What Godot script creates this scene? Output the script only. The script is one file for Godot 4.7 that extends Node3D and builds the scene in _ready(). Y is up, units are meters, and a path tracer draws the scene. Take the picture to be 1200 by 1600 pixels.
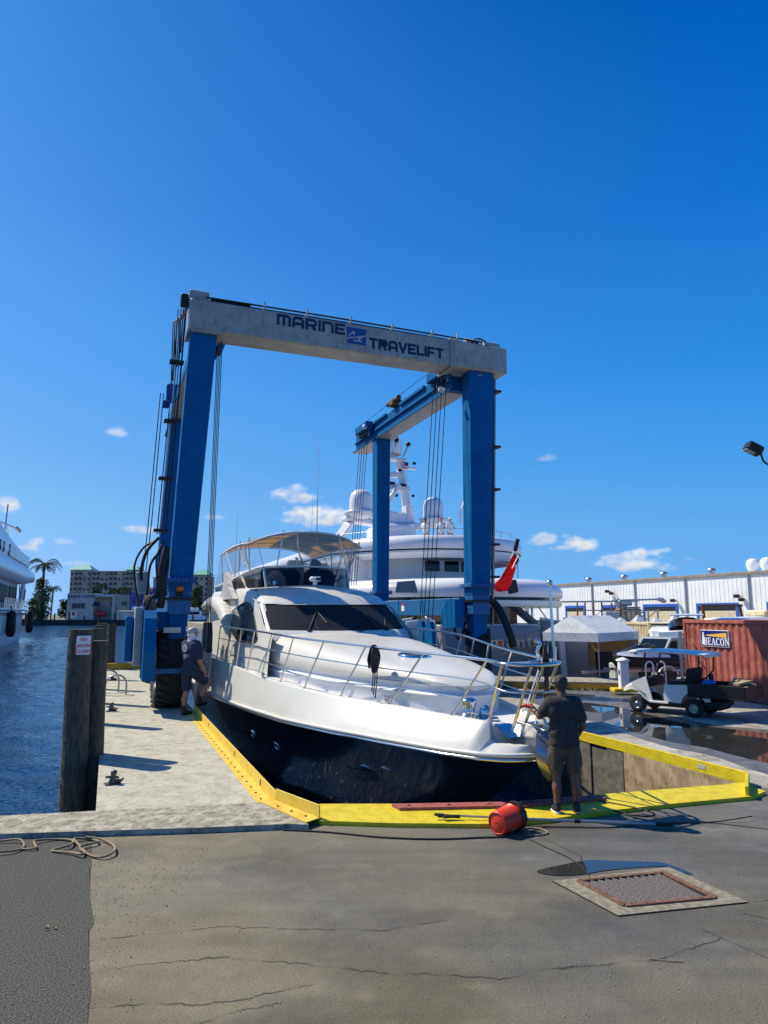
extends Node3D
# A boatyard: a travelling boat hoist stands over a slip with a motor yacht in it.
const TH := 0.37525            # the slip runs away from the quay at this angle
const WATER := -1.3
var M := {}
var used := {}
var rng := RandomNumberGenerator.new()
var P := Vector3.ZERO          # base of the thing being built, in slip measures (across, up, along)

# ---------- small tools ----------
func W(v: float, h: float, u: float) -> Vector3:
	return Vector3(cos(TH) * v - sin(TH) * u, h, -sin(TH) * v - cos(TH) * u)

func L(v: float, h: float, u: float) -> Vector3:
	return Vector3(v - P.x, h - P.y, -(u - P.z))

func numbered(n: String) -> String:
	used[n] = used.get(n, 0) + 1
	return n if used[n] == 1 else "%s_%03d" % [n, used[n] - 1]

func tag(o: Node3D, label: String, category: String, group := "") -> Node3D:
	o.set_meta("label", label)
	o.set_meta("category", category)
	if group != "":
		o.set_meta("group", group)
	return o

func thing(called: String, label: String, category: String, at := Vector3.ZERO, turn := 0.0, group := "") -> Node3D:
	var o := Node3D.new()
	o.name = numbered(called)
	add_child(o)
	o.position = at
	o.rotation.y = turn
	tag(o, label, category, group)
	return o

# a thing whose parts are given in slip measures through L()
func slip_thing(called: String, label: String, category: String, v: float, h: float, u: float, group := "") -> Node3D:
	P = Vector3(v, h, u)
	return thing(called, label, category, W(v, h, u), TH, group)

func begin() -> SurfaceTool:
	var s := SurfaceTool.new()
	s.begin(Mesh.PRIMITIVE_TRIANGLES)
	s.set_smooth_group(-1)
	return s

func commit(s: SurfaceTool) -> ArrayMesh:
	s.generate_normals()
	return s.commit()

func put(called: String, mesh: Mesh, m: Material, parent: Node = null) -> MeshInstance3D:
	var o := MeshInstance3D.new()
	o.mesh = mesh
	o.material_override = m
	if parent == null:
		o.name = numbered(called)
		add_child(o)
	else:
		o.name = called
		parent.add_child(o, true)
	return o

func part(called: String, s: SurfaceTool, m: Material, parent: Node) -> MeshInstance3D:
	return put(called, commit(s), m, parent)

func struct(called: String, s: SurfaceTool, m: Material) -> MeshInstance3D:
	var o := put(called, commit(s), m)
	o.set_meta("kind", "structure")
	return o

func copy(o: Node3D, at: Vector3, turn: float, label := "") -> Node3D:
	var c: Node3D = o.duplicate()
	c.name = numbered(String(o.name).rstrip("0123456789").rstrip("_"))
	add_child(c)
	c.position = at
	c.rotation.y = turn
	if label != "":
		c.set_meta("label", label)
	return c

func tri(s: SurfaceTool, a: Vector3, b: Vector3, c: Vector3) -> void:
	s.add_vertex(a)
	s.add_vertex(b)
	s.add_vertex(c)

func quad(s: SurfaceTool, a: Vector3, b: Vector3, c: Vector3, d: Vector3) -> void:
	tri(s, a, b, c)
	tri(s, a, c, d)

func face(s: SurfaceTool, pts: Array, out: Vector3) -> void:
	var n: Vector3 = (pts[1] - pts[0]).cross(pts[2] - pts[0])
	var p := pts.duplicate()
	if n.dot(out) > 0.0:
		p.reverse()
	for i in range(1, p.size() - 1):
		tri(s, p[0], p[i], p[i + 1])

# a box with chamfered edges
func box(s: SurfaceTool, c: Vector3, size: Vector3, turn := Basis.IDENTITY, ch := 0.0) -> void:
	s.set_smooth_group(-1)
	var h := size * 0.5
	var e: float = min(ch, min(h.x, min(h.y, h.z)) * 0.9)
	var at := func(x: float, y: float, z: float) -> Vector3: return c + turn * Vector3(x, y, z)
	for ax in 3:
		for sg in [-1.0, 1.0]:
			var pts := []
			for k in [[-1, -1], [1, -1], [1, 1], [-1, 1]]:
				var v := Vector3.ZERO
				v[ax] = sg * h[ax]
				v[(ax + 1) % 3] = k[0] * (h[(ax + 1) % 3] - e)
				v[(ax + 2) % 3] = k[1] * (h[(ax + 2) % 3] - e)
				pts.append(at.call(v.x, v.y, v.z))
			var o := Vector3.ZERO
			o[ax] = sg
			face(s, pts, turn * o)
	if e <= 0.0:
		return
	for ax in 3:
		var b: int = (ax + 1) % 3
		var d: int = (ax + 2) % 3
		for sb in [-1.0, 1.0]:
			for sd in [-1.0, 1.0]:
				var pts := []
				for k in [[-1, 0], [1, 0], [1, 1], [-1, 1]]:
					var v := Vector3.ZERO
					v[ax] = k[0] * (h[ax] - e)
					v[b] = sb * (h[b] - (e if k[1] == 1 else 0.0))
					v[d] = sd * (h[d] - (0.0 if k[1] == 1 else e))
					pts.append(at.call(v.x, v.y, v.z))
				var o := Vector3.ZERO
				o[b] = sb
				o[d] = sd
				face(s, pts, turn * o)
	for sx in [-1.0, 1.0]:
		for sy in [-1.0, 1.0]:
			for sz in [-1.0, 1.0]:
				face(s, [at.call(sx * h.x, sy * (h.y - e), sz * (h.z - e)), at.call(sx * (h.x - e), sy * h.y, sz * (h.z - e)), at.call(sx * (h.x - e), sy * (h.y - e), sz * h.z)], turn * Vector3(sx, sy, sz))

# a box between two opposite corners
func span(s: SurfaceTool, a: Vector3, b: Vector3, ch := 0.0) -> void:
	box(s, (a + b) * 0.5, (b - a).abs(), Basis.IDENTITY, ch)

# a straight bar of rectangular section between two points
func bar(s: SurfaceTool, a: Vector3, b: Vector3, w: float, t: float, ch := 0.0, up := Vector3.UP) -> void:
	var z := (b - a).normalized()
	var x := up.cross(z)
	if x.length() < 0.01:
		x = Vector3.RIGHT.cross(z)
	x = x.normalized()
	box(s, (a + b) * 0.5, Vector3(w, t, (b - a).length()), Basis(x, z.cross(x), z), ch)

func tube(s: SurfaceTool, pts: Array, r, n := 8, closed := false, caps := true) -> void:
	s.set_smooth_group(0)
	var m := pts.size()
	var rings := []
	var nx := Vector3.ZERO
	for i in m:
		var a: Vector3 = pts[(i - 1 + m) % m] if closed else pts[max(i - 1, 0)]
		var b: Vector3 = pts[(i + 1) % m] if closed else pts[min(i + 1, m - 1)]
		var t := (b - a).normalized()
		if i == 0:
			nx = t.cross(Vector3.UP if abs(t.y) < 0.9 else Vector3.RIGHT).normalized()
		else:
			nx = (nx - t * nx.dot(t)).normalized()
		var ny := t.cross(nx)
		var rad: float = r[i] if r is Array else r
		var ring := []
		for k in n:
			var an := TAU * k / n
			ring.append(pts[i] + (nx * cos(an) + ny * sin(an)) * rad)
		rings.append(ring)
	loft(s, rings, true, closed)
	if caps and not closed:
		s.set_smooth_group(-1)
		fan(s, rings[0], (pts[0] - pts[1]))
		fan(s, rings[m - 1], (pts[m - 1] - pts[m - 2]))
		s.set_smooth_group(0)

func fan(s: SurfaceTool, ring: Array, out: Vector3) -> void:
	var c := Vector3.ZERO
	for p in ring:
		c += p
	c /= ring.size()
	var flip: bool = (ring[0] - c).cross(ring[1] - c).dot(out) > 0.0
	for k in ring.size():
		var a: Vector3 = ring[k]
		var b: Vector3 = ring[(k + 1) % ring.size()]
		if flip:
			tri(s, c, b, a)
		else:
			tri(s, c, a, b)

func loft(s: SurfaceTool, rings: Array, closed := false, wrap := false) -> void:
	var m := rings.size()
	for i in (m if wrap else m - 1):
		var a: Array = rings[i]
		var b: Array = rings[(i + 1) % m]
		var n := a.size()
		for k in (n if closed else n - 1):
			var k2 := (k + 1) % n
			quad(s, a[k], a[k2], b[k2], b[k])

func lathe(s: SurfaceTool, prof: Array, n := 16, xf := Transform3D.IDENTITY) -> void:
	s.set_smooth_group(0)
	var rings := []
	for p in prof:
		var ring := []
		for k in n:
			var a := TAU * k / n
			ring.append(xf * Vector3(cos(a) * p.x, p.y, -sin(a) * p.x))
		rings.append(ring)
	loft(s, rings, true)

func disc(s: SurfaceTool, c: Vector3, r: float, h: float, n := 12, axis := Vector3.UP) -> void:
	tube(s, [c, c + axis.normalized() * h], r, n)

# a flat outline (x, y) given thickness along z
func plate(s: SurfaceTool, poly: PackedVector2Array, depth: float, xf := Transform3D.IDENTITY) -> void:
	s.set_smooth_group(-1)
	var idx := Geometry2D.triangulate_polygon(poly)
	for k in range(0, idx.size(), 3):
		var a := poly[idx[k]]
		var b := poly[idx[k + 1]]
		var c := poly[idx[k + 2]]
		face(s, [xf * Vector3(a.x, a.y, depth * 0.5), xf * Vector3(b.x, b.y, depth * 0.5), xf * Vector3(c.x, c.y, depth * 0.5)], xf.basis.z)
		if depth > 0.0:
			face(s, [xf * Vector3(a.x, a.y, -depth * 0.5), xf * Vector3(b.x, b.y, -depth * 0.5), xf * Vector3(c.x, c.y, -depth * 0.5)], -xf.basis.z)
	if depth > 0.0:
		var ccw := not Geometry2D.is_polygon_clockwise(poly)
		for k in poly.size():
			var a := poly[k]
			var b := poly[(k + 1) % poly.size()]
			var nrm := Vector3(b.y - a.y, a.x - b.x, 0) * (1.0 if ccw else -1.0)
			face(s, [xf * Vector3(a.x, a.y, -depth * 0.5), xf * Vector3(b.x, b.y, -depth * 0.5), xf * Vector3(b.x, b.y, depth * 0.5), xf * Vector3(a.x, a.y, depth * 0.5)], xf.basis * nrm)

# a slab with a given outline on the ground (points x, z) between two heights
func slab(s: SurfaceTool, poly: PackedVector2Array, y0: float, y1: float) -> void:
	plate(s, poly, abs(y1 - y0), Transform3D(Basis(Vector3(1, 0, 0), Vector3(0, 0, 1), Vector3(0, 1, 0)), Vector3(0, (y0 + y1) * 0.5, 0)))

func ball(s: SurfaceTool, c: Vector3, r: Vector3, n := 12) -> void:
	var prof := []
	for i in n + 1:
		var a := -PI / 2 + PI * i / n
		prof.append(Vector2(max(cos(a), 0.0005), sin(a)))
	lathe(s, prof, n * 2, Transform3D(Basis.from_scale(r), c))

func bez(a: Vector3, b: Vector3, c: Vector3, d: Vector3, n := 10) -> Array:
	var out := []
	for i in n + 1:
		out.append(a.bezier_interpolate(b, c, d, float(i) / n))
	return out

# a smooth line through the given points
func spline(pts: Array, per := 5, closed := false) -> Array:
	var out := []
	var n := pts.size()
	for i in (n if closed else n - 1):
		var p0: Vector3 = pts[(i - 1 + n) % n] if closed else pts[max(i - 1, 0)]
		var p1: Vector3 = pts[i]
		var p2: Vector3 = pts[(i + 1) % n]
		var p3: Vector3 = pts[(i + 2) % n] if closed else pts[min(i + 2, n - 1)]
		for k in per:
			out.append(p1.cubic_interpolate(p2, p0, p3, float(k) / per))
	if not closed:
		out.append(pts[n - 1])
	return out

func tab(t: Array, x: float) -> float:
	for i in t.size() - 1:
		if x <= t[i + 1][0]:
			return lerpf(t[i][1], t[i + 1][1], clampf((x - t[i][0]) / (t[i + 1][0] - t[i][0]), 0, 1))
	return t[t.size() - 1][1]

func stab(t: Array, x: float) -> float:      # the same, with smooth corners
	return 0.25 * tab(t, x - 0.25) + 0.5 * tab(t, x) + 0.25 * tab(t, x + 0.25)

# ---------- lettering ----------
func words(called: String, text: String, height: float, m: Material, parent: Node3D, xf: Transform3D, wide := 1.0, serif := false, thick := 0.01) -> MeshInstance3D:
	var f := SystemFont.new()
	f.font_names = PackedStringArray(["Droid Serif" if serif else "Droid Sans"])
	f.font_weight = 700
	var t := TextMesh.new()
	t.font = f
	t.text = text
	t.font_size = 64
	t.pixel_size = height / 46.0
	t.depth = thick
	var o := put(called, t, m, parent)
	o.transform = xf * Transform3D(Basis.from_scale(Vector3(wide, 1, 1)), Vector3.ZERO)
	return o

# ---------- materials ----------
func lin(r: float, g: float, b: float) -> Color:
	return Color(r, g, b).linear_to_srgb()

func noise_tex(freq: float, a: Color, b: Color, octaves := 4, sd := 1, size := 256, kind := FastNoiseLite.TYPE_SIMPLEX_SMOOTH, lo := 0.25, hi := 0.75) -> NoiseTexture2D:
	var n := FastNoiseLite.new()
	n.noise_type = kind
	n.seed = sd
	n.frequency = freq
	n.fractal_octaves = octaves
	var t := NoiseTexture2D.new()
	t.width = size
	t.height = size
	t.seamless = true
	t.generate_mipmaps = false
	t.noise = n
	var g := Gradient.new()
	g.offsets = PackedFloat32Array([lo, hi])
	g.colors = PackedColorArray([a, b])
	t.color_ramp = g
	return t

func norm_tex(freq: float, strength: float, octaves := 4, sd := 5, size := 256) -> NoiseTexture2D:
	var n := FastNoiseLite.new()
	n.noise_type = FastNoiseLite.TYPE_SIMPLEX_SMOOTH
	n.seed = sd
	n.frequency = freq
	n.fractal_octaves = octaves
	var t := NoiseTexture2D.new()
	t.width = size
	t.height = size
	t.seamless = true
	t.generate_mipmaps = false
	t.noise = n
	t.as_normal_map = true
	t.bump_strength = strength
	return t

func flat(key: String, c: Color, rough := 0.5, metal := 0.0) -> StandardMaterial3D:
	var m := StandardMaterial3D.new()
	m.resource_name = key
	m.albedo_color = c
	m.roughness = rough
	m.metallic = metal
	M[key] = m
	return m

# two tones mixed by noise, laid on in the world's axes; tile = metres that one repeat covers
func mottled(key: String, a: Color, b: Color, tile: float, rough := 0.6, freq := 0.012, normal: Texture2D = null, strength := 0.5, metal := 0.0, lo := 0.25, hi := 0.75) -> StandardMaterial3D:
	var m := flat(key, Color.WHITE, rough, metal)
	m.albedo_texture = noise_tex(freq, a, b, 5, key.hash() % 1000, 256, FastNoiseLite.TYPE_SIMPLEX_SMOOTH, lo, hi)
	m.uv1_triplanar = true
	m.uv1_world_triplanar = true
	m.uv1_scale = Vector3.ONE / tile
	if normal:
		m.normal_enabled = true
		m.normal_texture = normal
		m.normal_scale = strength
	return m

func pane(key: String, c: Color, alpha: float) -> StandardMaterial3D:
	var m := flat(key, Color(c.r, c.g, c.b, alpha), 0.03)
	m.transparency = BaseMaterial3D.TRANSPARENCY_ALPHA
	return m

# rare stains (or vertical streaks, when tall is small) multiplied over a paint
var stains := {}

func worn(key: String, tile: float, tall := 1.0, dark := Color(0.55, 0.5, 0.44), lo := 0.22, hi := 0.42) -> void:
	var id := "%s %.2f" % [dark.to_html(), lo]
	if not stains.has(id):
		stains[id] = noise_tex(0.03, dark, Color.WHITE, 5, 300 + stains.size(), 512, FastNoiseLite.TYPE_SIMPLEX_SMOOTH, lo, hi)
	var m: StandardMaterial3D = M[key]
	m.detail_enabled = true
	m.detail_uv_layer = BaseMaterial3D.DETAIL_UV_2
	m.detail_blend_mode = BaseMaterial3D.BLEND_MODE_MUL
	m.detail_albedo = stains[id]
	m.uv2_triplanar = true
	m.uv2_world_triplanar = true
	m.uv2_scale = Vector3(1.0, tall, 1.0) / tile

# ================================================================ the place
func _ready() -> void:
	rng.seed = 11
	var cam := Camera3D.new()
	cam.name = "camera"
	add_child(cam)
	cam.position = Vector3(0, 2.55, 0)
	cam.rotation.x = atan(160.0 / 1080.0)
	cam.fov = rad_to_deg(2.0 * atan(800.0 / 1080.0))
	cam.near = 0.05
	cam.far = 6000.0
	cam.current = true

	var env := Environment.new()
	env.background_mode = Environment.BG_SKY
	env.sky = Sky.new()
	var pano := PanoramaSkyMaterial.new()
	pano.panorama = ImageTexture.create_from_image(sky_image())
	pano.energy_multiplier = 1.0 / 1.35
	env.sky.sky_material = pano
	env.tonemap_mode = Environment.TONE_MAPPER_LINEAR
	env.tonemap_exposure = 1.35
	env.sky_rotation = Vector3(0, PI, 0)
	env.sdfgi_enabled = true
	env.ssao_enabled = true
	env.ssil_enabled = true
	var we := WorldEnvironment.new()
	we.name = "surroundings"
	we.environment = env
	add_child(we)

	var sun := DirectionalLight3D.new()
	sun.name = "sun"
	add_child(sun)
	var e := deg_to_rad(49.0)
	var d := Vector3(0.906 * cos(e), -sin(e), 0.423 * cos(e))
	sun.basis = Basis.looking_at(d)
	sun.light_energy = 1.4
	sun.light_color = Color(1.0, 0.95, 0.86)
	sun.light_angular_distance = 0.5
	sun.shadow_enabled = true

	materials()
	ground()
	slip()
	far_shore()
	warehouse()
	left_superyacht()
	stern_superyacht()
	boat_hoist()
	motor_yacht()
	right_yard()
	quay_things()
	people()
	small_things()

func sky_image() -> Image:
	var keys := [[-90, 0.27, 0.54, 0.94], [0, 0.27, 0.54, 0.94], [3, 0.235, 0.51, 0.93], [6, 0.19, 0.475, 0.91], [12, 0.10, 0.38, 0.86], [19, 0.046, 0.291, 0.81], [30, 0.012, 0.175, 0.63], [45, -0.006, 0.09, 0.44], [65, 0.012, 0.085, 0.32], [90, 0.03, 0.10, 0.30]]
	var im := Image.create(512, 256, false, Image.FORMAT_RGBF)
	var se := deg_to_rad(49.0)
	var sun := Vector3(-0.906 * cos(se), sin(se), -0.423 * cos(se))
	for y in 256:
		var el := 90.0 - (y + 0.5) / 256.0 * 180.0
		var c := Color.BLACK
		for i in keys.size() - 1:
			if el >= keys[i][0] and el <= keys[i + 1][0]:
				var t: float = (el - keys[i][0]) / (keys[i + 1][0] - keys[i][0])
				c = Color(keys[i][1], keys[i][2], keys[i][3]).lerp(Color(keys[i + 1][1], keys[i + 1][2], keys[i + 1][3]), t)
		var kr := 0.08 + 1.7 * exp(-maxf(el, 0.0) / 14.0)
		var kg := 0.35 + 1.0 * exp(-maxf(el, 0.0) / 20.0)
		for x in 512:
			var az := ((x + 0.5) / 512.0 - 0.5) * TAU
			var dir := Vector3(sin(az) * cos(deg_to_rad(el)), sin(deg_to_rad(el)), -cos(az) * cos(deg_to_rad(el)))
			var ang := rad_to_deg(dir.angle_to(sun))
			var g := exp(-ang / 28.0) - 0.1
			im.set_pixel(x, y, Color(maxf(c.r + g * kr, 0.001), maxf(c.g + g * kg, 0.02), maxf(c.b + g * 0.8, 0.05)))
	im.resize(4096, 2048, Image.INTERPOLATE_CUBIC)
	var n := FastNoiseLite.new()
	n.seed = 4
	n.frequency = 0.03
	n.fractal_octaves = 5
	var clouds := [[-21.47, 14.03, 1.81, 0.74], [-19.75, 6.59, 2.45, 0.69], [-7.39, 9.73, 3.30, 1.49], [-6.03, 8.06, 4.89, 1.81], [-29.04, 8.03, 1.38, 1.49], [-27.28, 5.00, 1.91, 0.96], [13.00, 6.04, 2.23, 1.17], [15.58, 5.51, 2.98, 1.17], [20.19, 4.03, 4.68, 1.70], [13.47, 12.53, 1.38, 0.48], [-24.94, 5.43, 1.60, 0.45], [-27.95, 2.54, 3.19, 0.55], [-23.96, 3.83, 2.13, 0.40], [-13.92, 7.77, 1.60, 0.40], [75.0, 8.0, 9.0, 2.5], [-95.0, 7.0, 8.0, 2.2], [140.0, 6.0, 10.0, 2.6], [-160.0, 9.0, 7.0, 2.0]]
	var at := 0
	for cl in clouds:
		at += 1
		var cx: float = (cl[0] / 360.0 + 0.5) * 4096.0
		var cy: float = (90.0 - cl[1]) / 180.0 * 2048.0
		var rx: float = cl[2] * 11.38 * 0.62
		var ry: float = cl[3] * 11.38 * 0.62
		var thin: float = 1.0 if cl[3] > 0.9 else 0.6 if cl[3] > 0.6 else 0.3
		for py in range(int(cy - ry * 2), int(cy + ry * 2)):
			for px in range(int(cx - rx * 1.8), int(cx + rx * 1.8)):
				var ex := (px - cx) / rx
				var ey := (py - cy) / ry
				var base := 1.0 - ex * ex - (ey * ey * (1.0 if ey < 0.0 else 1.9))
				var v := base + 1.5 * n.get_noise_3d(px * 1.1, py * 2.2, at * 37.0) + 0.35 * n.get_noise_3d(px * 4.0, py * 6.0, at * 11.0)
				if v > 0.0 and px >= 0 and px < 4096:
					var a := clampf(v * 0.85, 0.0, 1.0) * thin
					var lit := clampf(0.86 - ey * 0.12 + 0.18 * n.get_noise_3d(px * 2.0, py * 3.0, at * 5.0), 0.55, 1.0)
					var o := im.get_pixel(px, py)
					im.set_pixel(px, py, o.lerp(Color(lit * 0.95, lit * 0.97, lit), a * 0.92))
	return im

func materials() -> void:
	var grain := norm_tex(0.09, 3.0, 4, 3)
	var soft := norm_tex(0.02, 4.0, 4, 9)
	mottled("pier_concrete", lin(0.375, 0.365, 0.295), lin(0.445, 0.435, 0.36), 3.0, 0.85, 0.02, grain, 0.35)
	mottled("cap_concrete", lin(0.24, 0.225, 0.17), lin(0.40, 0.38, 0.31), 1.8, 0.9, 0.025, grain, 0.6)
	mottled("apron_concrete", lin(0.30, 0.285, 0.245), lin(0.44, 0.42, 0.37), 5.0, 0.8, 0.015, grain, 0.35)
	mottled("wet_concrete", lin(0.10, 0.10, 0.095), lin(0.17, 0.165, 0.15), 2.5, 0.35, 0.02, grain, 0.2)
	mottled("asphalt", lin(0.032, 0.032, 0.028), lin(0.115, 0.113, 0.096), 0.55, 0.95, 0.12, grain, 1.4)
	mottled("wall_panel", lin(0.27, 0.19, 0.11), lin(0.46, 0.36, 0.235), 1.6, 0.85, 0.015, soft, 0.3)
	mottled("dock_timber", lin(0.09, 0.085, 0.075), lin(0.17, 0.16, 0.14), 1.2, 0.85, 0.02, soft, 0.5)
	mottled("safety_yellow", lin(0.60, 0.41, 0.04), lin(0.70, 0.51, 0.07), 1.6, 0.55, 0.02, soft, 0.12, 0.0, 0.1, 0.6)
	mottled("bright_yellow", lin(0.52, 0.405, 0.006), lin(0.63, 0.51, 0.015), 1.4, 0.6, 0.025, grain, 0.25, 0.0, 0.2, 0.6)
	mottled("ochre", lin(0.42, 0.22, 0.02), lin(0.55, 0.32, 0.03), 2.0, 0.6, 0.02)
	mottled("blue_paint", lin(0.001, 0.10, 0.27), lin(0.002, 0.125, 0.33), 4.0, 0.5, 0.02, soft, 0.06)
	M.blue_paint.metallic_specular = 0.25
	mottled("blue_paint_worn", lin(0.006, 0.10, 0.27), lin(0.02, 0.15, 0.38), 1.3, 0.45, 0.02, soft, 0.1)
	mottled("cream_paint", lin(0.33, 0.33, 0.30), lin(0.42, 0.42, 0.385), 2.5, 0.4, 0.012, soft, 0.08)
	mottled("grey_box", lin(0.36, 0.40, 0.38), lin(0.45, 0.48, 0.46), 1.5, 0.5)
	mottled("rubber", lin(0.018, 0.018, 0.019), lin(0.04, 0.039, 0.037), 0.8, 0.85, 0.03, grain, 0.4)
	mottled("hull_navy", lin(0.0055, 0.007, 0.010), lin(0.009, 0.011, 0.015), 3.0, 0.16, 0.01)
	M.hull_navy.clearcoat_enabled = true
	M.hull_navy.clearcoat = 0.6
	M.hull_navy.clearcoat_roughness = 0.05
	var gel := mottled("gelcoat", lin(0.63, 0.62, 0.56), lin(0.69, 0.68, 0.62), 3.5, 0.34, 0.01)
	gel.clearcoat_enabled = true
	gel.clearcoat = 0.18
	gel.clearcoat_roughness = 0.06
	mottled("deck_paint", lin(0.58, 0.575, 0.55), lin(0.66, 0.655, 0.63), 1.2, 0.7, 0.05, grain, 0.35)
	mottled("ship_white", lin(0.74, 0.75, 0.78), lin(0.80, 0.81, 0.83), 5.0, 0.25, 0.01)
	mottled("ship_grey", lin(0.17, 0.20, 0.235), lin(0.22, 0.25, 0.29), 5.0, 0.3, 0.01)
	flat("steel", lin(0.72, 0.72, 0.72), 0.14, 1.0)
	flat("iron", lin(0.09, 0.09, 0.088), 0.5, 0.5)
	flat("dull_steel", lin(0.42, 0.42, 0.41), 0.4, 0.9)
	flat("black_metal", lin(0.012, 0.013, 0.015), 0.45, 0.2)
	flat("black_rubber", lin(0.014, 0.014, 0.015), 0.6)
	flat("cable", lin(0.02, 0.02, 0.022), 0.5, 0.5)
	mottled("screen_mesh", lin(0.010, 0.013, 0.018), lin(0.015, 0.019, 0.025), 0.5, 0.5, 0.2)
	M.screen_mesh.metallic_specular = 0.3
	flat("dark_glass", lin(0.008, 0.010, 0.013), 0.04)
	flat("ink_blue", lin(0.006, 0.02, 0.075), 0.45)
	flat("logo_blue", lin(0.012, 0.075, 0.27), 0.45)
	flat("white_paint", lin(0.78, 0.78, 0.77), 0.5)
	flat("cream_print", lin(0.46, 0.45, 0.40), 0.5)
	flat("orange_lens", lin(0.75, 0.14, 0.01), 0.2)
	flat("red_paint", lin(0.55, 0.03, 0.025), 0.5)
	mottled("red_wood", lin(0.26, 0.06, 0.055), lin(0.36, 0.11, 0.10), 0.8, 0.8, 0.03, soft, 0.4)
	mottled("canvas_beige", lin(0.34, 0.26, 0.16), lin(0.42, 0.33, 0.21), 1.4, 0.85, 0.02, soft, 0.25)
	M.canvas_beige.backlight_enabled = true
	M.canvas_beige.backlight = Color(1.0, 0.84, 0.6)
	flat("vinyl_edge", lin(0.66, 0.66, 0.63), 0.6)
	pane("clear_vinyl", Color(0.85, 0.9, 0.92), 0.12)
	pane("tinted_screen", Color(0.03, 0.04, 0.05), 0.72)
	pane("clear_glass", Color(0.6, 0.7, 0.75), 0.2)
	mottled("container_red", lin(0.33, 0.085, 0.06), lin(0.44, 0.145, 0.105), 2.6, 0.6, 0.018, soft, 0.15)
	mottled("container_cream", lin(0.56, 0.50, 0.32), lin(0.66, 0.60, 0.42), 3.0, 0.6, 0.018)
	mottled("cladding", lin(0.70, 0.72, 0.74), lin(0.78, 0.80, 0.81), 9.0, 0.5, 0.012)
	mottled("roof_trim", lin(0.22, 0.19, 0.15), lin(0.30, 0.26, 0.21), 4.0, 0.7)
	flat("door_blue", lin(0.01, 0.09, 0.42), 0.5)
	mottled("tent_cloth", lin(0.60, 0.63, 0.66), lin(0.72, 0.74, 0.76), 2.0, 0.8, 0.02, soft, 0.3)
	mottled("tarp_blue", lin(0.01, 0.12, 0.42), lin(0.02, 0.20, 0.55), 1.2, 0.5, 0.03, soft, 0.5)
	mottled("rust", lin(0.10, 0.05, 0.03), lin(0.22, 0.11, 0.07), 0.5, 0.85, 0.03, grain, 0.6)
	mottled("grate_plate", lin(0.10, 0.088, 0.075), lin(0.19, 0.165, 0.14), 0.5, 0.7, 0.06, grain, 0.7, 0.2)
	flat("pit_black", lin(0.004, 0.004, 0.004), 0.9)
	mottled("rope", lin(0.20, 0.15, 0.09), lin(0.36, 0.28, 0.18), 0.08, 0.9, 0.1)
	mottled("bucket_red", lin(0.62, 0.035, 0.014), lin(0.70, 0.05, 0.02), 0.6, 0.35, 0.03)
	mottled("leaf_dark", lin(0.018, 0.04, 0.012), lin(0.05, 0.085, 0.022), 6.0, 0.9, 0.05)
	M.leaf_dark.metallic_specular = 0.15
	mottled("leaf_olive", lin(0.045, 0.06, 0.018), lin(0.10, 0.115, 0.035), 6.0, 0.6, 0.05)
	mottled("palm_leaf", lin(0.014, 0.03, 0.01), lin(0.035, 0.052, 0.016), 4.0, 0.95, 0.05)
	M.palm_leaf.metallic_specular = 0.1
	mottled("bark", lin(0.13, 0.11, 0.085), lin(0.20, 0.17, 0.13), 2.0, 0.9)
	mottled("stucco_tan", lin(0.40, 0.34, 0.27), lin(0.47, 0.41, 0.33), 30.0, 0.8, 0.01)
	mottled("stucco_white", lin(0.50, 0.50, 0.48), lin(0.58, 0.58, 0.56), 20.0, 0.8, 0.01)
	mottled("teal_roof", lin(0.07, 0.32, 0.28), lin(0.10, 0.40, 0.35), 12.0, 0.6, 0.02)
	mottled("sea_wall", lin(0.02, 0.02, 0.022), lin(0.05, 0.05, 0.052), 8.0, 0.8, 0.03)
	mottled("far_ground", lin(0.10, 0.11, 0.07), lin(0.2, 0.19, 0.14), 25.0, 0.9, 0.02)
	flat("window_dark", lin(0.02, 0.028, 0.04), 0.1)
	mottled("skin_dark", lin(0.14, 0.066, 0.038), lin(0.19, 0.09, 0.052), 0.4, 0.5, 0.03)
	mottled("skin_tan", lin(0.36, 0.17, 0.10), lin(0.42, 0.21, 0.13), 0.4, 0.55, 0.03)
	mottled("cloth_black", lin(0.03, 0.028, 0.03), lin(0.05, 0.046, 0.047), 0.5, 0.95, 0.02, soft, 0.8)
	mottled("cloth_brown", lin(0.07, 0.054, 0.04), lin(0.105, 0.082, 0.062), 0.5, 0.95, 0.02, soft, 0.8)
	mottled("cloth_navy", lin(0.022, 0.028, 0.055), lin(0.035, 0.044, 0.08), 0.5, 0.95, 0.02, soft, 0.8)
	mottled("hair_grey", lin(0.03, 0.028, 0.027), lin(0.085, 0.08, 0.076), 0.06, 0.9, 0.1, grain, 1.5)
	flat("puddle", lin(0.03, 0.031, 0.03), 0.015)
	M.puddle.metallic_specular = 0.6
	worn("safety_yellow", 1.3, 1.0, Color(0.72, 0.62, 0.5), 0.06, 0.2)
	worn("bright_yellow", 1.1, 1.0, Color(0.72, 0.62, 0.5), 0.06, 0.2)
	worn("ochre", 1.5, 1.0, Color(0.72, 0.62, 0.5), 0.06, 0.2)
	worn("blue_paint_worn", 1.2, 0.4, Color(0.72, 0.62, 0.5), 0.06, 0.2)
	worn("cream_paint", 2.6, 0.3, Color(0.82, 0.79, 0.74), 0.1, 0.4)
	worn("container_red", 2.2, 0.25, Color(0.8, 0.66, 0.6), 0.1, 0.45)
	worn("container_cream", 2.2, 0.2, Color(0.8, 0.66, 0.6), 0.1, 0.45)
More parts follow.
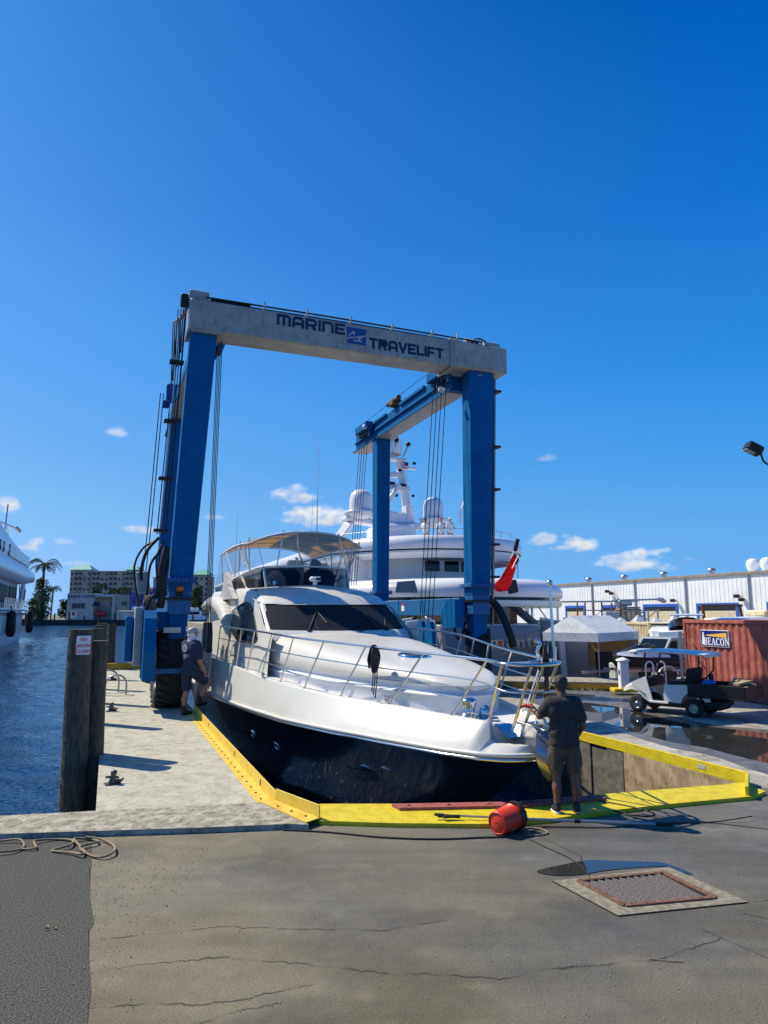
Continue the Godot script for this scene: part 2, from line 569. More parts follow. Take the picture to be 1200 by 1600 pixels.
	worn("pier_concrete", 5.0, 1.0, Color(0.9, 0.89, 0.86), 0.2, 0.5)
	worn("cap_concrete", 2.3, 1.0, Color(0.76, 0.74, 0.7), 0.15, 0.45)
	worn("apron_concrete", 6.0, 1.0, Color(0.76, 0.74, 0.7), 0.15, 0.45)
	worn("wall_panel", 1.4, 0.4, Color(0.76, 0.74, 0.7), 0.15, 0.45)
	worn("tent_cloth", 2.0, 0.4, Color(0.9, 0.89, 0.86), 0.2, 0.5)
	worn("stucco_white", 14.0, 0.4, Color(0.9, 0.89, 0.86), 0.2, 0.5)
	worn("stucco_tan", 20.0, 0.4, Color(0.9, 0.89, 0.86), 0.2, 0.5)
	var w := flat("sea", lin(0.003, 0.020, 0.062), 0.05)
	w.normal_enabled = true
	w.normal_texture = norm_tex(0.035, 6.0, 4, 21, 512)
	w.normal_scale = 1.0
	w.uv1_triplanar = true
	w.uv1_world_triplanar = true
	w.uv1_scale = Vector3.ONE / 3.5

# ================================================================ ground and water
func poly(a: Array) -> PackedVector2Array:
	var p := PackedVector2Array()
	for q in a:
		p.append(Vector2(q[0], q[1]))
	return p

func wz(v: float, u: float) -> Array:
	var p := W(v, 0, u)
	return [p.x, p.z]

func sheet(s: SurfaceTool, a: Array, y: float) -> void:
	plate(s, poly(a), 0.0, Transform3D(Basis(Vector3(1, 0, 0), Vector3(0, 0, 1), Vector3(0, 1, 0)), Vector3(0, y, 0)))

func round_outline(a: Array, per := 4) -> Array:
	var pts := []
	for q in a:
		pts.append(Vector3(q[0], 0, q[1]))
	var out := []
	for p in spline(pts, per, true):
		out.append([p.x, p.z])
	return out

func wall_strip(s: SurfaceTool, line: Array, y0: float, y1: float) -> void:
	for i in line.size() - 1:
		quad(s, Vector3(line[i][0], y0, line[i][1]), Vector3(line[i + 1][0], y0, line[i + 1][1]), Vector3(line[i + 1][0], y1, line[i + 1][1]), Vector3(line[i][0], y1, line[i][1]))

func yard_image() -> Image:
	# 14 m of concrete: x -4..10, z -11..3
	var big := FastNoiseLite.new()
	big.seed = 3
	big.frequency = 0.011
	big.fractal_octaves = 5
	var streak := FastNoiseLite.new()
	streak.seed = 8
	streak.frequency = 0.02
	streak.fractal_octaves = 4
	var im := Image.create(512, 512, false, Image.FORMAT_RGB8)
	for y in 512:
		for x in 512:
			var a := big.get_noise_2d(x, y) * 0.5 + 0.5
			var b := streak.get_noise_2d(x * 0.5, y * 3.2) * 0.5 + 0.5
			var c := big.get_noise_2d(x * 3.0 + 900.0, y * 3.0) * 0.5 + 0.5
			var wx := -4.0 + x * 14.0 / 512.0
			var wzz := -11.0 + y * 14.0 / 512.0
			var warm := clampf(0.75 - wx * 0.16 + (a - 0.5) * 1.6 + (wzz + 6.0) * 0.12, 0.0, 1.0)
			var v := 0.125 + 0.045 * clampf(0.5 - wx * 0.22, 0.0, 1.0) + 0.075 * (a - 0.5) + 0.06 * (b - 0.5) + 0.025 * (c - 0.5)
			var stain := clampf((big.get_noise_2d(x * 0.8 + 300.0, y * 1.3 + 77.0) - 0.05) * 3.0, 0.0, 1.0)
			v *= 1.0 - 0.28 * stain
			var pale := clampf((streak.get_noise_2d(x * 1.5 + 50.0, y * 2.0 + 500.0) - 0.22) * 4.0, 0.0, 1.0)
			v += 0.05 * pale * c
			if wx > 3.2 and wzz < -8.0:
				v += 0.05 * clampf((wx - 3.2) * 0.6, 0, 1) * c
			im.set_pixel(x, y, Color(v * lerpf(1.02, 1.14, warm), v * lerpf(1.0, 1.0, warm), v * lerpf(0.86, 0.66, warm)).linear_to_srgb())
	im.resize(2048, 2048, Image.INTERPOLATE_CUBIC)
	# cracks
	var cr := RandomNumberGenerator.new()
	cr.seed = 5
	var lines := [[[-2.2, -5.95], [-1.2, -6.15], [0.0, -6.05], [0.55, -6.3]], [[-2.05, -5.45], [-1.3, -5.62], [-0.4, -5.5], [0.1, -5.38], [0.8, -5.34], [1.3, -5.45], [2.1, -5.62], [2.7, -5.95]], [[-1.95, -4.95], [-1.0, -5.05], [-0.5, -5.25]], [[-1.9, -4.6], [-1.3, -4.75], [-0.7, -5.0]], [[3.1, -6.4], [3.6, -5.9], [4.1, -5.7]], [[2.6, -6.1], [3.0, -5.4], [3.3, -4.6]], [[1.8, -8.5], [2.1, -7.8], [2.0, -7.3]], [[3.0, -6.6], [4.5, -6.9], [6.5, -7.4]]]
	for li in lines.size():
		var ln: Array = lines[li]
		for i in ln.size() - 1:
			var a := Vector2(ln[i][0], ln[i][1])
			var b := Vector2(ln[i + 1][0], ln[i + 1][1])
			var n := int(a.distance_to(b) / 0.0045)
			for k in n:
				var p := a.lerp(b, float(k) / n)
				var px := (p.x + 4.0) / 14.0 * 2048.0
				var py := (p.y + 11.0) / 14.0 * 2048.0
				py += 9.0 * big.get_noise_2d(px * 0.9, li * 200.0) + 3.0 * big.get_noise_2d(px * 7.0, li * 100.0)
				var wide: float = 1.0 + (1.3 * clampf(big.get_noise_2d(px * 0.6, 700.0) * 4.0, 0, 1) if li == 1 else 0.0)
				for dy in range(-int(wide), int(wide) + 1):
					var ix := clampi(int(px), 0, 2047)
					var iy := clampi(int(py) + dy, 0, 2047)
					var o := im.get_pixel(ix, iy)
					im.set_pixel(ix, iy, o.darkened((0.5 if dy == 0 else 0.28) * clampf(0.55 + 1.6 * big.get_noise_2d(px * 1.5, 350.0 + li * 90.0), 0.12, 1.0)))
	return im

func ground() -> void:
	# foreground concrete
	var front := [[-1.7, -9.7], [-0.87, -9.7], [1.37, -9.72], [3.5, -10.35], [5.51, -10.98], [6.4, -9.95], [10, -9.9], [10, 3], [1.35, 3], [-1.87, -4.78], [-2.2, -5.59], [-2.69, -6.77], [-3.34, -8.35], [-4.0, -8.5], [-4.0, -9.24]]
	var s := begin()
	var pf := poly(front)
	var idx := Geometry2D.triangulate_polygon(pf)
	for i in range(0, idx.size(), 3):
		var pts := []
		for k in 3:
			pts.append(pf[idx[i + k]])
		if (pts[1] - pts[0]).cross(pts[2] - pts[0]) < 0.0:
			pts.reverse()
		for q in pts:
			s.set_uv(Vector2((q.x + 4.0) / 14.0, (q.y + 11.0) / 14.0))
			s.add_vertex(Vector3(q.x, 0, q.y))
	var m := flat("yard_concrete", Color.WHITE, 0.78)
	m.albedo_texture = ImageTexture.create_from_image(yard_image())
	m.detail_enabled = true
	m.detail_uv_layer = BaseMaterial3D.DETAIL_UV_2
	m.detail_blend_mode = BaseMaterial3D.BLEND_MODE_MUL
	m.detail_albedo = noise_tex(0.11, Color(0.80, 0.80, 0.80), Color.WHITE, 4, 77, 512)
	m.uv2_triplanar = true
	m.uv2_world_triplanar = true
	m.uv2_scale = Vector3.ONE / 1.1
	var h := FastNoiseLite.new()
	h.frequency = 0.06
	h.fractal_octaves = 4
	var ht := NoiseTexture2D.new()
	ht.width = 1024
	ht.height = 1024
	ht.noise = h
	ht.seamless = true
	ht.generate_mipmaps = false
	m.heightmap_enabled = true
	m.heightmap_texture = ht
	m.heightmap_scale = 0.6
	m.roughness_texture = noise_tex(0.01, Color(0.6, 0.6, 0.6), Color(0.95, 0.95, 0.95), 4, 41, 512)
	m.roughness = 1.0
	struct("yard_pavement", s, m)
	# asphalt beside it
	s = begin()
	sheet(s, [[-60, 14], [-60, 1.8], [-4.8, -9.09], [-4.0, -9.24], [-4.0, -8.5], [-3.34, -8.35], [-3.0, -7.55], [-2.98, -7.45], [-2.69, -6.77], [-2.42, -6.2], [-2.40, -6.05], [-2.2, -5.59], [-2.0, -5.15], [-1.87, -4.78], [1.35, 3], [10, 3], [10, 14]], 0.004)
	struct("asphalt_road", s, M.asphalt)
	# right-hand apron, with the second basin cut out
	s = begin()
	sheet(s, [[5.51, -10.98], wz(9.15, 50), wz(12.7, 50), wz(12.7, 23), wz(24.2, 23), wz(24.2, 2600), [2500, -2600], [2500, 14], [10, 14], [10, -9.9], [6.4, -9.95]], -0.002)
	struct("apron_pavement", s, M.apron_concrete)
	# edges of the land, down into the water
	s = begin()
	wall_strip(s, [[-60, 1.8], [-4.8, -9.09], [-1.71, -9.72]], -2.0, 0.0)
	wall_strip(s, [wz(-0.02, 9.8), wz(-0.02, 35.4), wz(2.26, 35.4), wz(2.26, 9.6)], -2.0, 0.0)
	wall_strip(s, [[-1.3, -9.73], [-0.87, -9.72], [1.37, -9.73], [3.5, -10.36], [5.51, -10.99]], -2.0, 0.0)
	wall_strip(s, [wz(9.2, 23), wz(9.2, 50), wz(12.7, 50), wz(12.7, 23), wz(24.2, 23), wz(24.2, 300)], -2.0, -0.002)
	struct("quay_wall", s, M.cap_concrete)
	# the finger pier, in five poured bays with a joint between them
	for k in 5:
		s = begin()
		var a := 9.66 + k * 5.16
		slab(s, poly([wz(-0.02, a + 0.012), wz(2.24, a + 0.012), wz(2.24, a + 5.148), wz(-0.02, a + 5.148)]), -0.35, 0.0)
		struct("pier", s, M.pier_concrete)
	# concrete cap along the quay
	s = begin()
	slab(s, poly([[-60, 1.95], [-4.79, -9.09], [-1.71, -9.7], [-1.45, -9.62], [-1.0, -9.02], [-0.9, -8.72], [-1.15, -8.75], [-2.2, -8.6], [-4.39, -8.37], [-60, 2.7]]), -0.3, 0.065)
	struct("quay_cap", s, M.cap_concrete)
	# water
	s = begin()
	s.set_smooth_group(0)
	var n := FastNoiseLite.new()
	n.seed = 6
	n.frequency = 0.35
	n.fractal_octaves = 3
	var rows := []
	for j in 260:
		var u := 2.0 + pow(j / 259.0, 1.5) * 128.0
		var row := []
		for i in 130:
			var v := 0.5 - pow(i / 129.0, 1.25) * 62.0
			var p := W(v, 0, u)
			row.append(Vector3(p.x, WATER + 0.11 * n.get_noise_2d(p.x * 1.3, p.z * 3.0), p.z))
		rows.append(row)
	loft(s, rows)
	struct("water", s, M.sea)
	s = begin()
	quad(s, Vector3(-3000, WATER - 0.12, 200), Vector3(3000, WATER - 0.12, 200), Vector3(3000, WATER - 0.12, -3000), Vector3(-3000, WATER - 0.12, -3000))
	struct("water", s, M.sea)
	# wet patch and puddles on the apron
	s = begin()
	sheet(s, round_outline([[5.29, -25.51], [6.55, -24.23], [8.32, -23.07], [7.92, -20.48], [7.24, -19.65], [7.58, -16.93], [8.59, -16.01], [10.5, -14.81], [12.0, -12.4], [9.0, -10.6], [6.6, -10.9], [6.14, -11.85], [5.98, -13.17], [5.55, -13.91], [5.30, -15.04], [5.05, -16.93], [4.78, -18.19], [4.44, -19.79], [4.36, -22.03]]), 0.003)
	struct("wet_pavement", s, M.wet_concrete)
	var pools := [[[5.23, -20.77], [6.12, -20.5], [6.66, -19.3], [6.9, -17.75], [7.2, -16.65], [7.68, -16.19], [8.32, -15.51], [9.3, -14.6], [10.2, -13.2], [9.4, -11.9], [8.0, -11.7], [6.75, -12.4], [6.4, -13.17], [6.20, -13.91], [5.80, -14.45], [5.55, -15.43], [5.28, -16.84], [4.98, -18.08], [4.75, -19.39]], [[4.6, -23.4], [5.6, -23.3], [6.7, -22.6], [6.2, -22.1], [5.0, -22.3]], [[1.53, -7.38], [1.84, -7.56], [2.14, -7.69], [2.40, -7.67], [2.66, -7.65], [2.91, -7.60], [3.06, -7.30], [2.95, -7.36], [2.86, -7.51], [2.31, -7.42], [1.93, -7.28], [1.66, -7.27]]]
	for p in pools:
		s = begin()
		sheet(s, round_outline(p), 0.007)
		struct("puddle", s, M.puddle)
	# weeds along the foot of the far kerb
	s = begin()
	var r := RandomNumberGenerator.new()
	r.seed = 31
	for i in 900:
		var t := r.randf()
		var q := Vector3(lerpf(2.2, 8.4, t), 0, lerpf(-25.36, -23.7, t) + r.randf_range(-0.02, 0.3) * r.randf())
		var hh := r.randf_range(0.03, 0.13)
		var a := r.randf() * TAU
		var side := Vector3(cos(a), 0, sin(a)) * 0.02
		tri(s, q - side, q + side, q + Vector3(r.randf_range(-0.05, 0.05), hh, r.randf_range(-0.05, 0.05)))
	var g := put("grass", commit(s), M.leaf_olive)
	tag(g, "thin strip of weeds growing along the foot of the far kerb", "grass")
	g.set_meta("kind", "stuff")

# ================================================================ the slip: walls, kerbs, boards
func slip() -> void:
	# right-hand wall of the basin: one pale panel, then timber sheeting
	var s := begin()
	quad(s, W(9.3, -2.2, 8.0), W(9.3, -2.2, 23), W(9.3, 0, 23), W(9.3, 0, 8.0))
	var wall := struct("slip_wall", s, M.dock_timber)
	s = begin()
	var q := func(v0: float, v1: float, h0: float, h1: float, u0: float, u1: float, st: SurfaceTool) -> void:
		box(st, W((v0 + v1) / 2, (h0 + h1) / 2, (u0 + u1) / 2), Vector3(abs(v1 - v0), abs(h1 - h0), abs(u1 - u0)), Basis(Vector3.UP, TH), 0.006)
	q.call(9.13, 9.29, -1.9, -0.012, 8.25, 10.92, s)
	part("concrete_panel", s, M.wall_panel, wall)
	for k in 24:
		s = begin()
		var u := 10.96 + k * 0.48
		q.call(9.15 + 0.03 * (k % 2), 9.29, -1.9, -0.012, u, u + 0.465, s)
		part("plank", s, M.dock_timber, wall)
	# left-hand steel kerb
	var t := slip_thing("steel_kerb", "pale yellow bolted steel angle kerb along the left pier edge", "kerb", 2.2, 0, 14)
	s = begin()
	span(s, L(2.02, 0.002, 9.62), L(2.222, 0.014, 19.4), 0.003)
	span(s, L(2.02, 0.016, 9.55), L(2.06, 0.018, 9.56))
	var fl := PackedVector2Array()
	for c in [[2.02, 9.615], [2.222, 9.615], [2.54, 8.62], [2.34, 8.5]]:
		var p := L(c[0], 0, c[1])
		fl.append(Vector2(p.x, p.z))
	slab(s, fl, 0.067, 0.079)
	part("flange", s, M.safety_yellow, t)
	s = begin()
	span(s, L(2.222, 0.002, 9.62), L(2.238, 0.19, 19.4), 0.004)
	part("upstand", s, M.safety_yellow, t)
	s = begin()
	bar(s, L(2.23, 0.11, 9.62), L(2.55, 0.11, 8.63), 0.016, 0.23, 0.004)
	part("upstand", s, M.safety_yellow, t)
	for k in 26:
		s = begin()
		disc(s, L(2.10, 0.014, 10.0 + k * 0.36), 0.016, 0.012, 6)
		part("bolt", s, M.rust, t)
	for k in 3:
		s = begin()
		disc(s, L(2.18 + k * 0.11, 0.079, 9.3 - k * 0.28), 0.016, 0.012, 6)
		part("bolt", s, M.rust, t)
	for u in [10.6, 12.9, 16.4]:
		s = begin()
		span(s, L(2.2185, 0.05, u), L(2.2215, 0.13, u + 0.07))
		part("slot", s, M.pit_black, t)
	# painted sill in front of the bow
	s = begin()
	slab(s, poly([[-0.79, -8.93], [0.15, -8.83], [1.23, -8.80], [2.06, -9.01], [2.97, -9.40], [3.94, -9.73], [5.11, -10.08], [5.45, -10.35], [5.40, -10.9], [5.04, -10.76], [3.15, -10.22], [1.37, -9.70], [0.09, -9.70], [-0.86, -9.70]]), -0.2, 0.05)
	tag(put("painted_sill", commit(s), M.bright_yellow), "bright yellow painted concrete sill in front of the bow", "kerb")
	# right-hand kerb
	t = thing("steel_kerb", "bright yellow steel kerb above the right slip wall with a grey reflector", "kerb", Vector3(4.5, 0, -12.5))
	var o := Vector3(4.5, 0, -12.5)
	s = begin()
	bar(s, W(9.16, 0.085, 8.2) - o, W(9.16, 0.085, 22.4) - o, 0.05, 0.19, 0.006)
	part("upstand", s, M.bright_yellow, t)
	s = begin()
	bar(s, W(9.15, 0.085, 8.18) - o, Vector3(5.06, 0.085, -10.1) - o, 0.05, 0.19, 0.006)
	part("end_plate", s, M.bright_yellow, t)
	s = begin()
	box(s, W(9.131, 0.09, 9.05) - o, Vector3(0.006, 0.07, 0.17), Basis(Vector3.UP, TH))
	part("reflector", s, M.grey_box, t)
	# kerb across the far end of the pier
	s = begin()
	box(s, Vector3.ZERO, Vector3(2.3, 0.3, 0.2), Basis.IDENTITY, 0.02)
	var k2 := put("pier_end_kerb", commit(s), M.ochre)
	k2.position = W(1.12, 0.152, 35.25)
	k2.rotation.y = TH
	tag(k2, "ochre painted kerb across the far end of the left pier", "kerb")
	# platform at the head of the second basin
	t = thing("basin_kerb", "low ochre kerb with pale concrete top before the superyacht stern", "kerb", Vector3(5.3, 0, -25))
	s = begin()
	var pl := poly([[2.07 - 5.3, -25.51 + 25], [4.85 - 5.3, -24.6 + 25], [6.61 - 5.3, -24.5 + 25], [8.79 - 5.3, -23.83 + 25], [9.5 - 5.3, -25.6 + 25], [6.61 - 5.3, -26.4 + 25], [4.85 - 5.3, -26.6 + 25], [2.4 - 5.3, -27.4 + 25]])
	slab(s, pl, 0.0, 0.2)
	part("edge", s, M.ochre, t)
	s = begin()
	slab(s, pl, 0.203, 0.245)
	part("top", s, M.cap_concrete, t)

# ================================================================ across the river
func leaf_cloud(s: SurfaceTool, r: RandomNumberGenerator, c: Vector3, rad: Vector3, n: int, size: float) -> void:
	for i in n:
		var d := Vector3(r.randfn(), r.randfn(), r.randfn()).normalized() * pow(r.randf(), 0.4)
		var p := c + d * rad
		var a := Vector3(r.randfn(), r.randfn() * 0.6, r.randfn()).normalized() * size * r.randf_range(0.6, 1.3)
		var b := a.cross(Vector3(r.randfn(), r.randfn(), r.randfn())).normalized() * size * r.randf_range(0.4, 0.9)
		quad(s, p - a, p - b * 0.7, p + a, p + b)

func tree(label: String, at: Vector3, h: float, w: float, leaf: Material, sd: int, group := "", from := 0.25) -> void:
	var r := RandomNumberGenerator.new()
	r.seed = sd
	var t := thing("tree", label, "tree", at, 0.0, group)
	var s := begin()
	tube(s, spline([Vector3.ZERO, Vector3(0.1, h * 0.25, 0.1), Vector3(-0.1, h * 0.6, 0)], 3), [h * 0.035, h * 0.033, h * 0.03, h * 0.028, h * 0.024, h * 0.02, h * 0.015], 7)
	for k in 5:
		var a := r.randf() * TAU
		tube(s, [Vector3(0, h * r.randf_range(0.2, 0.5), 0), Vector3(cos(a) * w * 0.2, h * 0.55, sin(a) * w * 0.2), Vector3(cos(a) * w * 0.36, h * r.randf_range(0.6, 0.8), sin(a) * w * 0.36)], [h * 0.016, h * 0.012, h * 0.006], 5)
	part("trunk", s, M.bark, t)
	s = begin()
	for k in 16:
		var a := r.randf() * TAU
		var y := r.randf_range(from, 0.95)
		var q := w * 0.42 * sin(clampf((y - from + 0.12) / (1.08 - from), 0, 1) * PI * 0.9)
		var c := Vector3(cos(a) * q * r.randf(), h * y, sin(a) * q * r.randf())
		leaf_cloud(s, r, c, Vector3.ONE * w * r.randf_range(0.14, 0.26), 90, w * 0.045)
	part("crown", s, leaf, t)

func palm(label: String, at: Vector3, h: float, reach: float, sd: int, group := "") -> void:
	var r := RandomNumberGenerator.new()
	r.seed = sd
	var t := thing("palm_tree", label, "palm tree", at, 0.0, group)
	var s := begin()
	var lean := Vector3(r.randf_range(-0.6, 0.6), h, r.randf_range(-0.4, 0.4))
	tube(s, spline([Vector3.ZERO, lean * Vector3(0.2, 0.4, 0.2), lean], 4), h * 0.018 + 0.09, 8)
	part("trunk", s, M.bark, t)
	for k in 15:
		s = begin()
		var a := TAU * k / 15.0 + r.randf_range(-0.2, 0.2)
		var up := r.randf_range(-0.15, 0.9)
		var d := Vector3(cos(a), 0, sin(a))
		var b := bez(lean, lean + (d * 0.35 + Vector3.UP * up * 0.6) * reach, lean + (d * 0.8 + Vector3.UP * (up * 0.6 - 0.05)) * reach, lean + (d * 1.05 + Vector3.UP * (up * 0.3 - 0.5)) * reach, 9)
		for i in 9:
			var p: Vector3 = b[i]
			var q: Vector3 = b[i + 1]
			var side := (q - p).cross(Vector3.UP).normalized()
			var wd := reach * 0.26 * sin(PI * clampf((i + 0.8) / 10.0, 0, 1))
			for sg in [-1.0, 1.0]:
				for z in 2:
					var o := p.lerp(q, z * 0.5)
					tri(s, o, o + (q - p) * 0.4, o + side * sg * wd + (q - p) * 0.5 + Vector3(0, -wd * r.randf_range(0.35, 0.9), 0))
		part("frond", s, M.palm_leaf, t)

func hip_roof(s: SurfaceTool, a: Vector3, w: float, d: float, h: float) -> void:
	var e := [a + Vector3(-w / 2, 0, d / 2), a + Vector3(w / 2, 0, d / 2), a + Vector3(w / 2, 0, -d / 2), a + Vector3(-w / 2, 0, -d / 2)]
	var k: float = min(w, d) * 0.35
	var r0 := a + Vector3(-w / 2 + k, h, 0)
	var r1 := a + Vector3(w / 2 - k, h, 0)
	quad(s, e[0], e[1], r1, r0)
	quad(s, e[2], e[3], r0, r1)
	tri(s, e[1], e[2], r1)
	tri(s, e[3], e[0], r0)
	quad(s, e[0], e[1], e[2], e[3])

func far_shore() -> void:
	var s := begin()
	sheet(s, [[-420, -318], [-230, -285], [-60, -248], [0, -235], [40, -300], [40, -2800], [-2800, -2800], [-2800, -420]], 0.25)
	struct("far_bank", s, M.far_ground)
	s = begin()
	wall_strip(s, [[-2800, -420], [-420, -318], [-230, -285], [-60, -248], [0, -235]], -1.8, 0.55)
	wall_strip(s, [[-2800, -420.6], [-420, -318.6], [-230, -285.6], [-60, -248.6], [0, -235.6]], -1.8, 0.55)
	for i in 4:
		var l := [[-2800, -420], [-420, -318], [-230, -285], [-60, -248], [0, -235]]
		quad(s, Vector3(l[i][0], 0.55, l[i][1]), Vector3(l[i + 1][0], 0.55, l[i + 1][1]), Vector3(l[i + 1][0], 0.55, l[i + 1][1] - 0.6), Vector3(l[i][0], 0.55, l[i][1] - 0.6))
	struct("sea_wall", s, M.sea_wall)
	for k in 22:
		s = begin()
		var x := -190.0 + k * 6.1
		var z := -285.0 + (x + 230.0) * 37.0 / 170.0
		tube(s, [Vector3.ZERO, Vector3(0, 4.4 + 0.8 * sin(k * 2.3), 0)], 0.26, 7)
		var o := put("dock_pile", commit(s), M.sea_wall)
		o.position = Vector3(x, -1.6, z + 0.9)
		tag(o, "dark dock pile standing along the far sea wall", "pile", "dock piles along the far bank")
	# apartment blocks
	apartments("long tan apartment block with two teal hipped corner roofs across the river", Vector3(-176.5, 0.25, -438), 43.0, 29.0, 9, 16, [[-15.0, 13.5, 3.6], [17.5, 8.0, 2.8]])
	apartments("smaller tan apartment block with a teal roof, mostly behind trees", Vector3(-151, 0.25, -470), 10, 26, 8, 3, [[0.0, 11.0, 3.0]])
	apartments("tan apartment block with teal roof seen between hoist leg and yacht", Vector3(-118.5, 0.25, -440), 15.0, 26.0, 8, 5, [[2.5, 11.5, 3.4]])
	# low buildings on the bank
	var t := thing("boat_shop", "low white waterfront building with dark window strip and lettered parapet", "building", Vector3(-119.5, 0.25, -276))
	s = begin()
	span(s, Vector3(-6, 0, -8), Vector3(4.6, 10.6, 0))
	part("wall", s, M.stucco_white, t)
	for k in 3:
		s = begin()
		span(s, Vector3(-3.9 + k * 1.75, 4.6, 0.02), Vector3(-2.35 + k * 1.75, 6.6, 0.1))
		part("window", s, M.window_dark, t)
	words("lettering", "MARINE CENTER", 1.0, M.ink_blue, t, Transform3D(Basis.IDENTITY, Vector3(-0.6, 9.3, 0.06)))
	s = begin()
	span(s, Vector3(-4.4, 0.9, 0.02), Vector3(-2.0, 3.6, 0.08))
	var bd := part("notice_board", s, M.white_paint, t)
	s = begin()
	span(s, Vector3(-3.8, 1.9, 0.09), Vector3(-2.6, 3.2, 0.1))
	part("print", s, M.red_paint, bd)
	t = thing("boat_shop", "white open-fronted waterfront building with blue awning and red boat inside", "building", Vector3(-111, 0.25, -276))
	s = begin()
	span(s, Vector3(-3.8, 0, -8), Vector3(4.2, 10.0, -3.2))
	part("wall", s, M.stucco_tan, t)
	s = begin()
	span(s, Vector3(-3.8, 9.2, -3.2), Vector3(4.2, 10.2, 0.1))
	span(s, Vector3(3.5, 0, -3.2), Vector3(4.2, 9.2, 0.1))
	part("portal", s, M.stucco_white, t)
	s = begin()
	quad(s, Vector3(-3.8, 7.4, 0), Vector3(-1.4, 7.0, 0), Vector3(-1.0, 5.4, 1.8), Vector3(-3.8, 5.4, 1.8))
	part("awning", s, M.ink_blue, t)
	for x in [1.6, 2.8]:
		s = begin()
		span(s, Vector3(x, 5.6, -3.19), Vector3(x + 0.8, 7.2, -3.1))
		part("window", s, M.window_dark, t)
	s = begin()
	span(s, Vector3(-3.2, 1.6, -1.5), Vector3(1.2, 3.8, -0.4), 0.4)
	tag(put("boat", commit(s), M.red_paint), "small dark red boat hull under the white portal", "boat").position = Vector3(-111, 0.25, -275.4)
	t = thing("boat_shop", "plain tan waterfront building beside the blue boat rack", "building", Vector3(-104.3, 0.25, -277))
	s = begin()
	span(s, Vector3(-2.5, 0, -7), Vector3(3.2, 10.0, 0))
	part("wall", s, M.stucco_tan, t)
	for x in [0.1, 1.2]:
		s = begin()
		span(s, Vector3(x, 5.8, 0.02), Vector3(x + 0.8, 7.3, 0.1))
		part("window", s, M.window_dark, t)
	t = thing("boat_rack", "tall blue steel boat storage rack on the far bank", "rack", Vector3(-95.5, 0.25, -277))
	for x in [-5.2, -2.2, 1.4, 5.2]:
		for z in [0.0, -4.0]:
			s = begin()
			bar(s, Vector3(x, 0, z), Vector3(x, 10.8, z), 0.5, 0.5)
			part("post", s, M.door_blue, t)
	for y in [3.2, 5.6, 8.2, 10.6]:
		for z in [0.0, -4.0]:
			s = begin()
			bar(s, Vector3(-5.2, y, z), Vector3(5.2, y, z), 0.4, 0.7)
			part("beam", s, M.door_blue, t)
	s = begin()
	span(s, Vector3(-5.2, 0, -4.3), Vector3(5.2, 9.6, -4.1))
	part("back_panel", s, M.stucco_tan, t)
	var hulls := [["red covered boat on top of the blue storage rack", Vector3(-94.2, 11.0, -277), M.red_paint, 6.0], ["white boat stored low in the blue rack", Vector3(-97.5, 3.9, -277), M.ship_white, 4.6], ["white boat stored on the middle shelf of the blue rack", Vector3(-93.2, 6.3, -277), M.ship_white, 4.2]]
	for hq in hulls:
		var ln: float = hq[3]
		s = begin()
		s.set_smooth_group(0)
		var rings := []
		for i in 7:
			var q := i / 6.0
			var wd := 1.4 * sqrt(1.0 - pow(q, 3)) + 0.02
			rings.append([Vector3(-ln / 2 + q * ln, 1.5, -wd), Vector3(-ln / 2 + q * ln, 0.5, -wd * 0.8), Vector3(-ln / 2 + q * ln * 0.96, 0, 0), Vector3(-ln / 2 + q * ln, 0.5, wd * 0.8), Vector3(-ln / 2 + q * ln, 1.5, wd), Vector3(-ln / 2 + q * ln, 2.2, 0)])
		loft(s, rings, true)
		fan(s, rings[0], Vector3.LEFT)
		tag(put("boat", commit(s), hq[2]), hq[0], "boat").position = hq[1]
	# white shed with rounded corners on the dock, and a moored cruiser further right
	t = thing("dock_shelter", "white dockside shelter with dark posts in front of the blue rack", "shelter", Vector3(-96.5, 0.25, -262))
	s = begin()
	span(s, Vector3(-3.4, 3.1, -1.5), Vector3(3.4, 3.7, 0), 0.2)
	span(s, Vector3(-3.4, 0, -1.5), Vector3(-2.9, 3.1, 0), 0.1)
	part("frame", s, M.stucco_white, t)
	s = begin()
	span(s, Vector3(-2.9, 0.1, -1.2), Vector3(2.2, 2.9, -1.0))
	part("panel", s, M.tent_cloth, t)
	s = begin()
	span(s, Vector3(2.3, 0, -1.0), Vector3(2.7, 3.1, -0.4))
	part("post", s, M.sea_wall, t)
	t = thing("cruiser", "grey flybridge cruiser moored between hoist leg and yacht", "boat", Vector3(-68.5, -1.3, -252), 0.2)
	s = begin()
	s.set_smooth_group(0)
	var rg := []
	for i in 8:
		var q := i / 7.0
		var wd := 2.1 * sqrt(1.0 - pow(q, 2.6)) + 0.02
		rg.append([Vector3(-5 + q * 11, 2.6 + q, -wd), Vector3(-5 + q * 9.5, 0, -wd * 0.7), Vector3(-5 + q * 9.5, 0, wd * 0.7), Vector3(-5 + q * 11, 2.6 + q, wd)])
	loft(s, rg, true)
	fan(s, rg[0], Vector3.LEFT)
	part("hull", s, M.ship_white, t)
	s = begin()
	span(s, Vector3(-3.5, 2.6, -1.7), Vector3(2.5, 5.2, 1.7), 0.4)
	span(s, Vector3(-4.5, 5.3, -1.8), Vector3(1.5, 6.3, 1.8), 0.3)
	bar(s, Vector3(-3, 6.2, 0), Vector3(-1.5, 10.5, 0), 0.4, 0.5)
	part("cabin", s, M.ship_white, t)
	s = begin()
	span(s, Vector3(-2.5, 3.8, 1.68), Vector3(2.0, 4.8, 1.74))
	part("window", s, M.window_dark, t)
	s = begin()
	lathe(s, [Vector2(2.6, 0), Vector2(1.4, 0.9), Vector2(0.05, 1.5)], 10, Transform3D(Basis.IDENTITY, Vector3(0, 3, 0)))
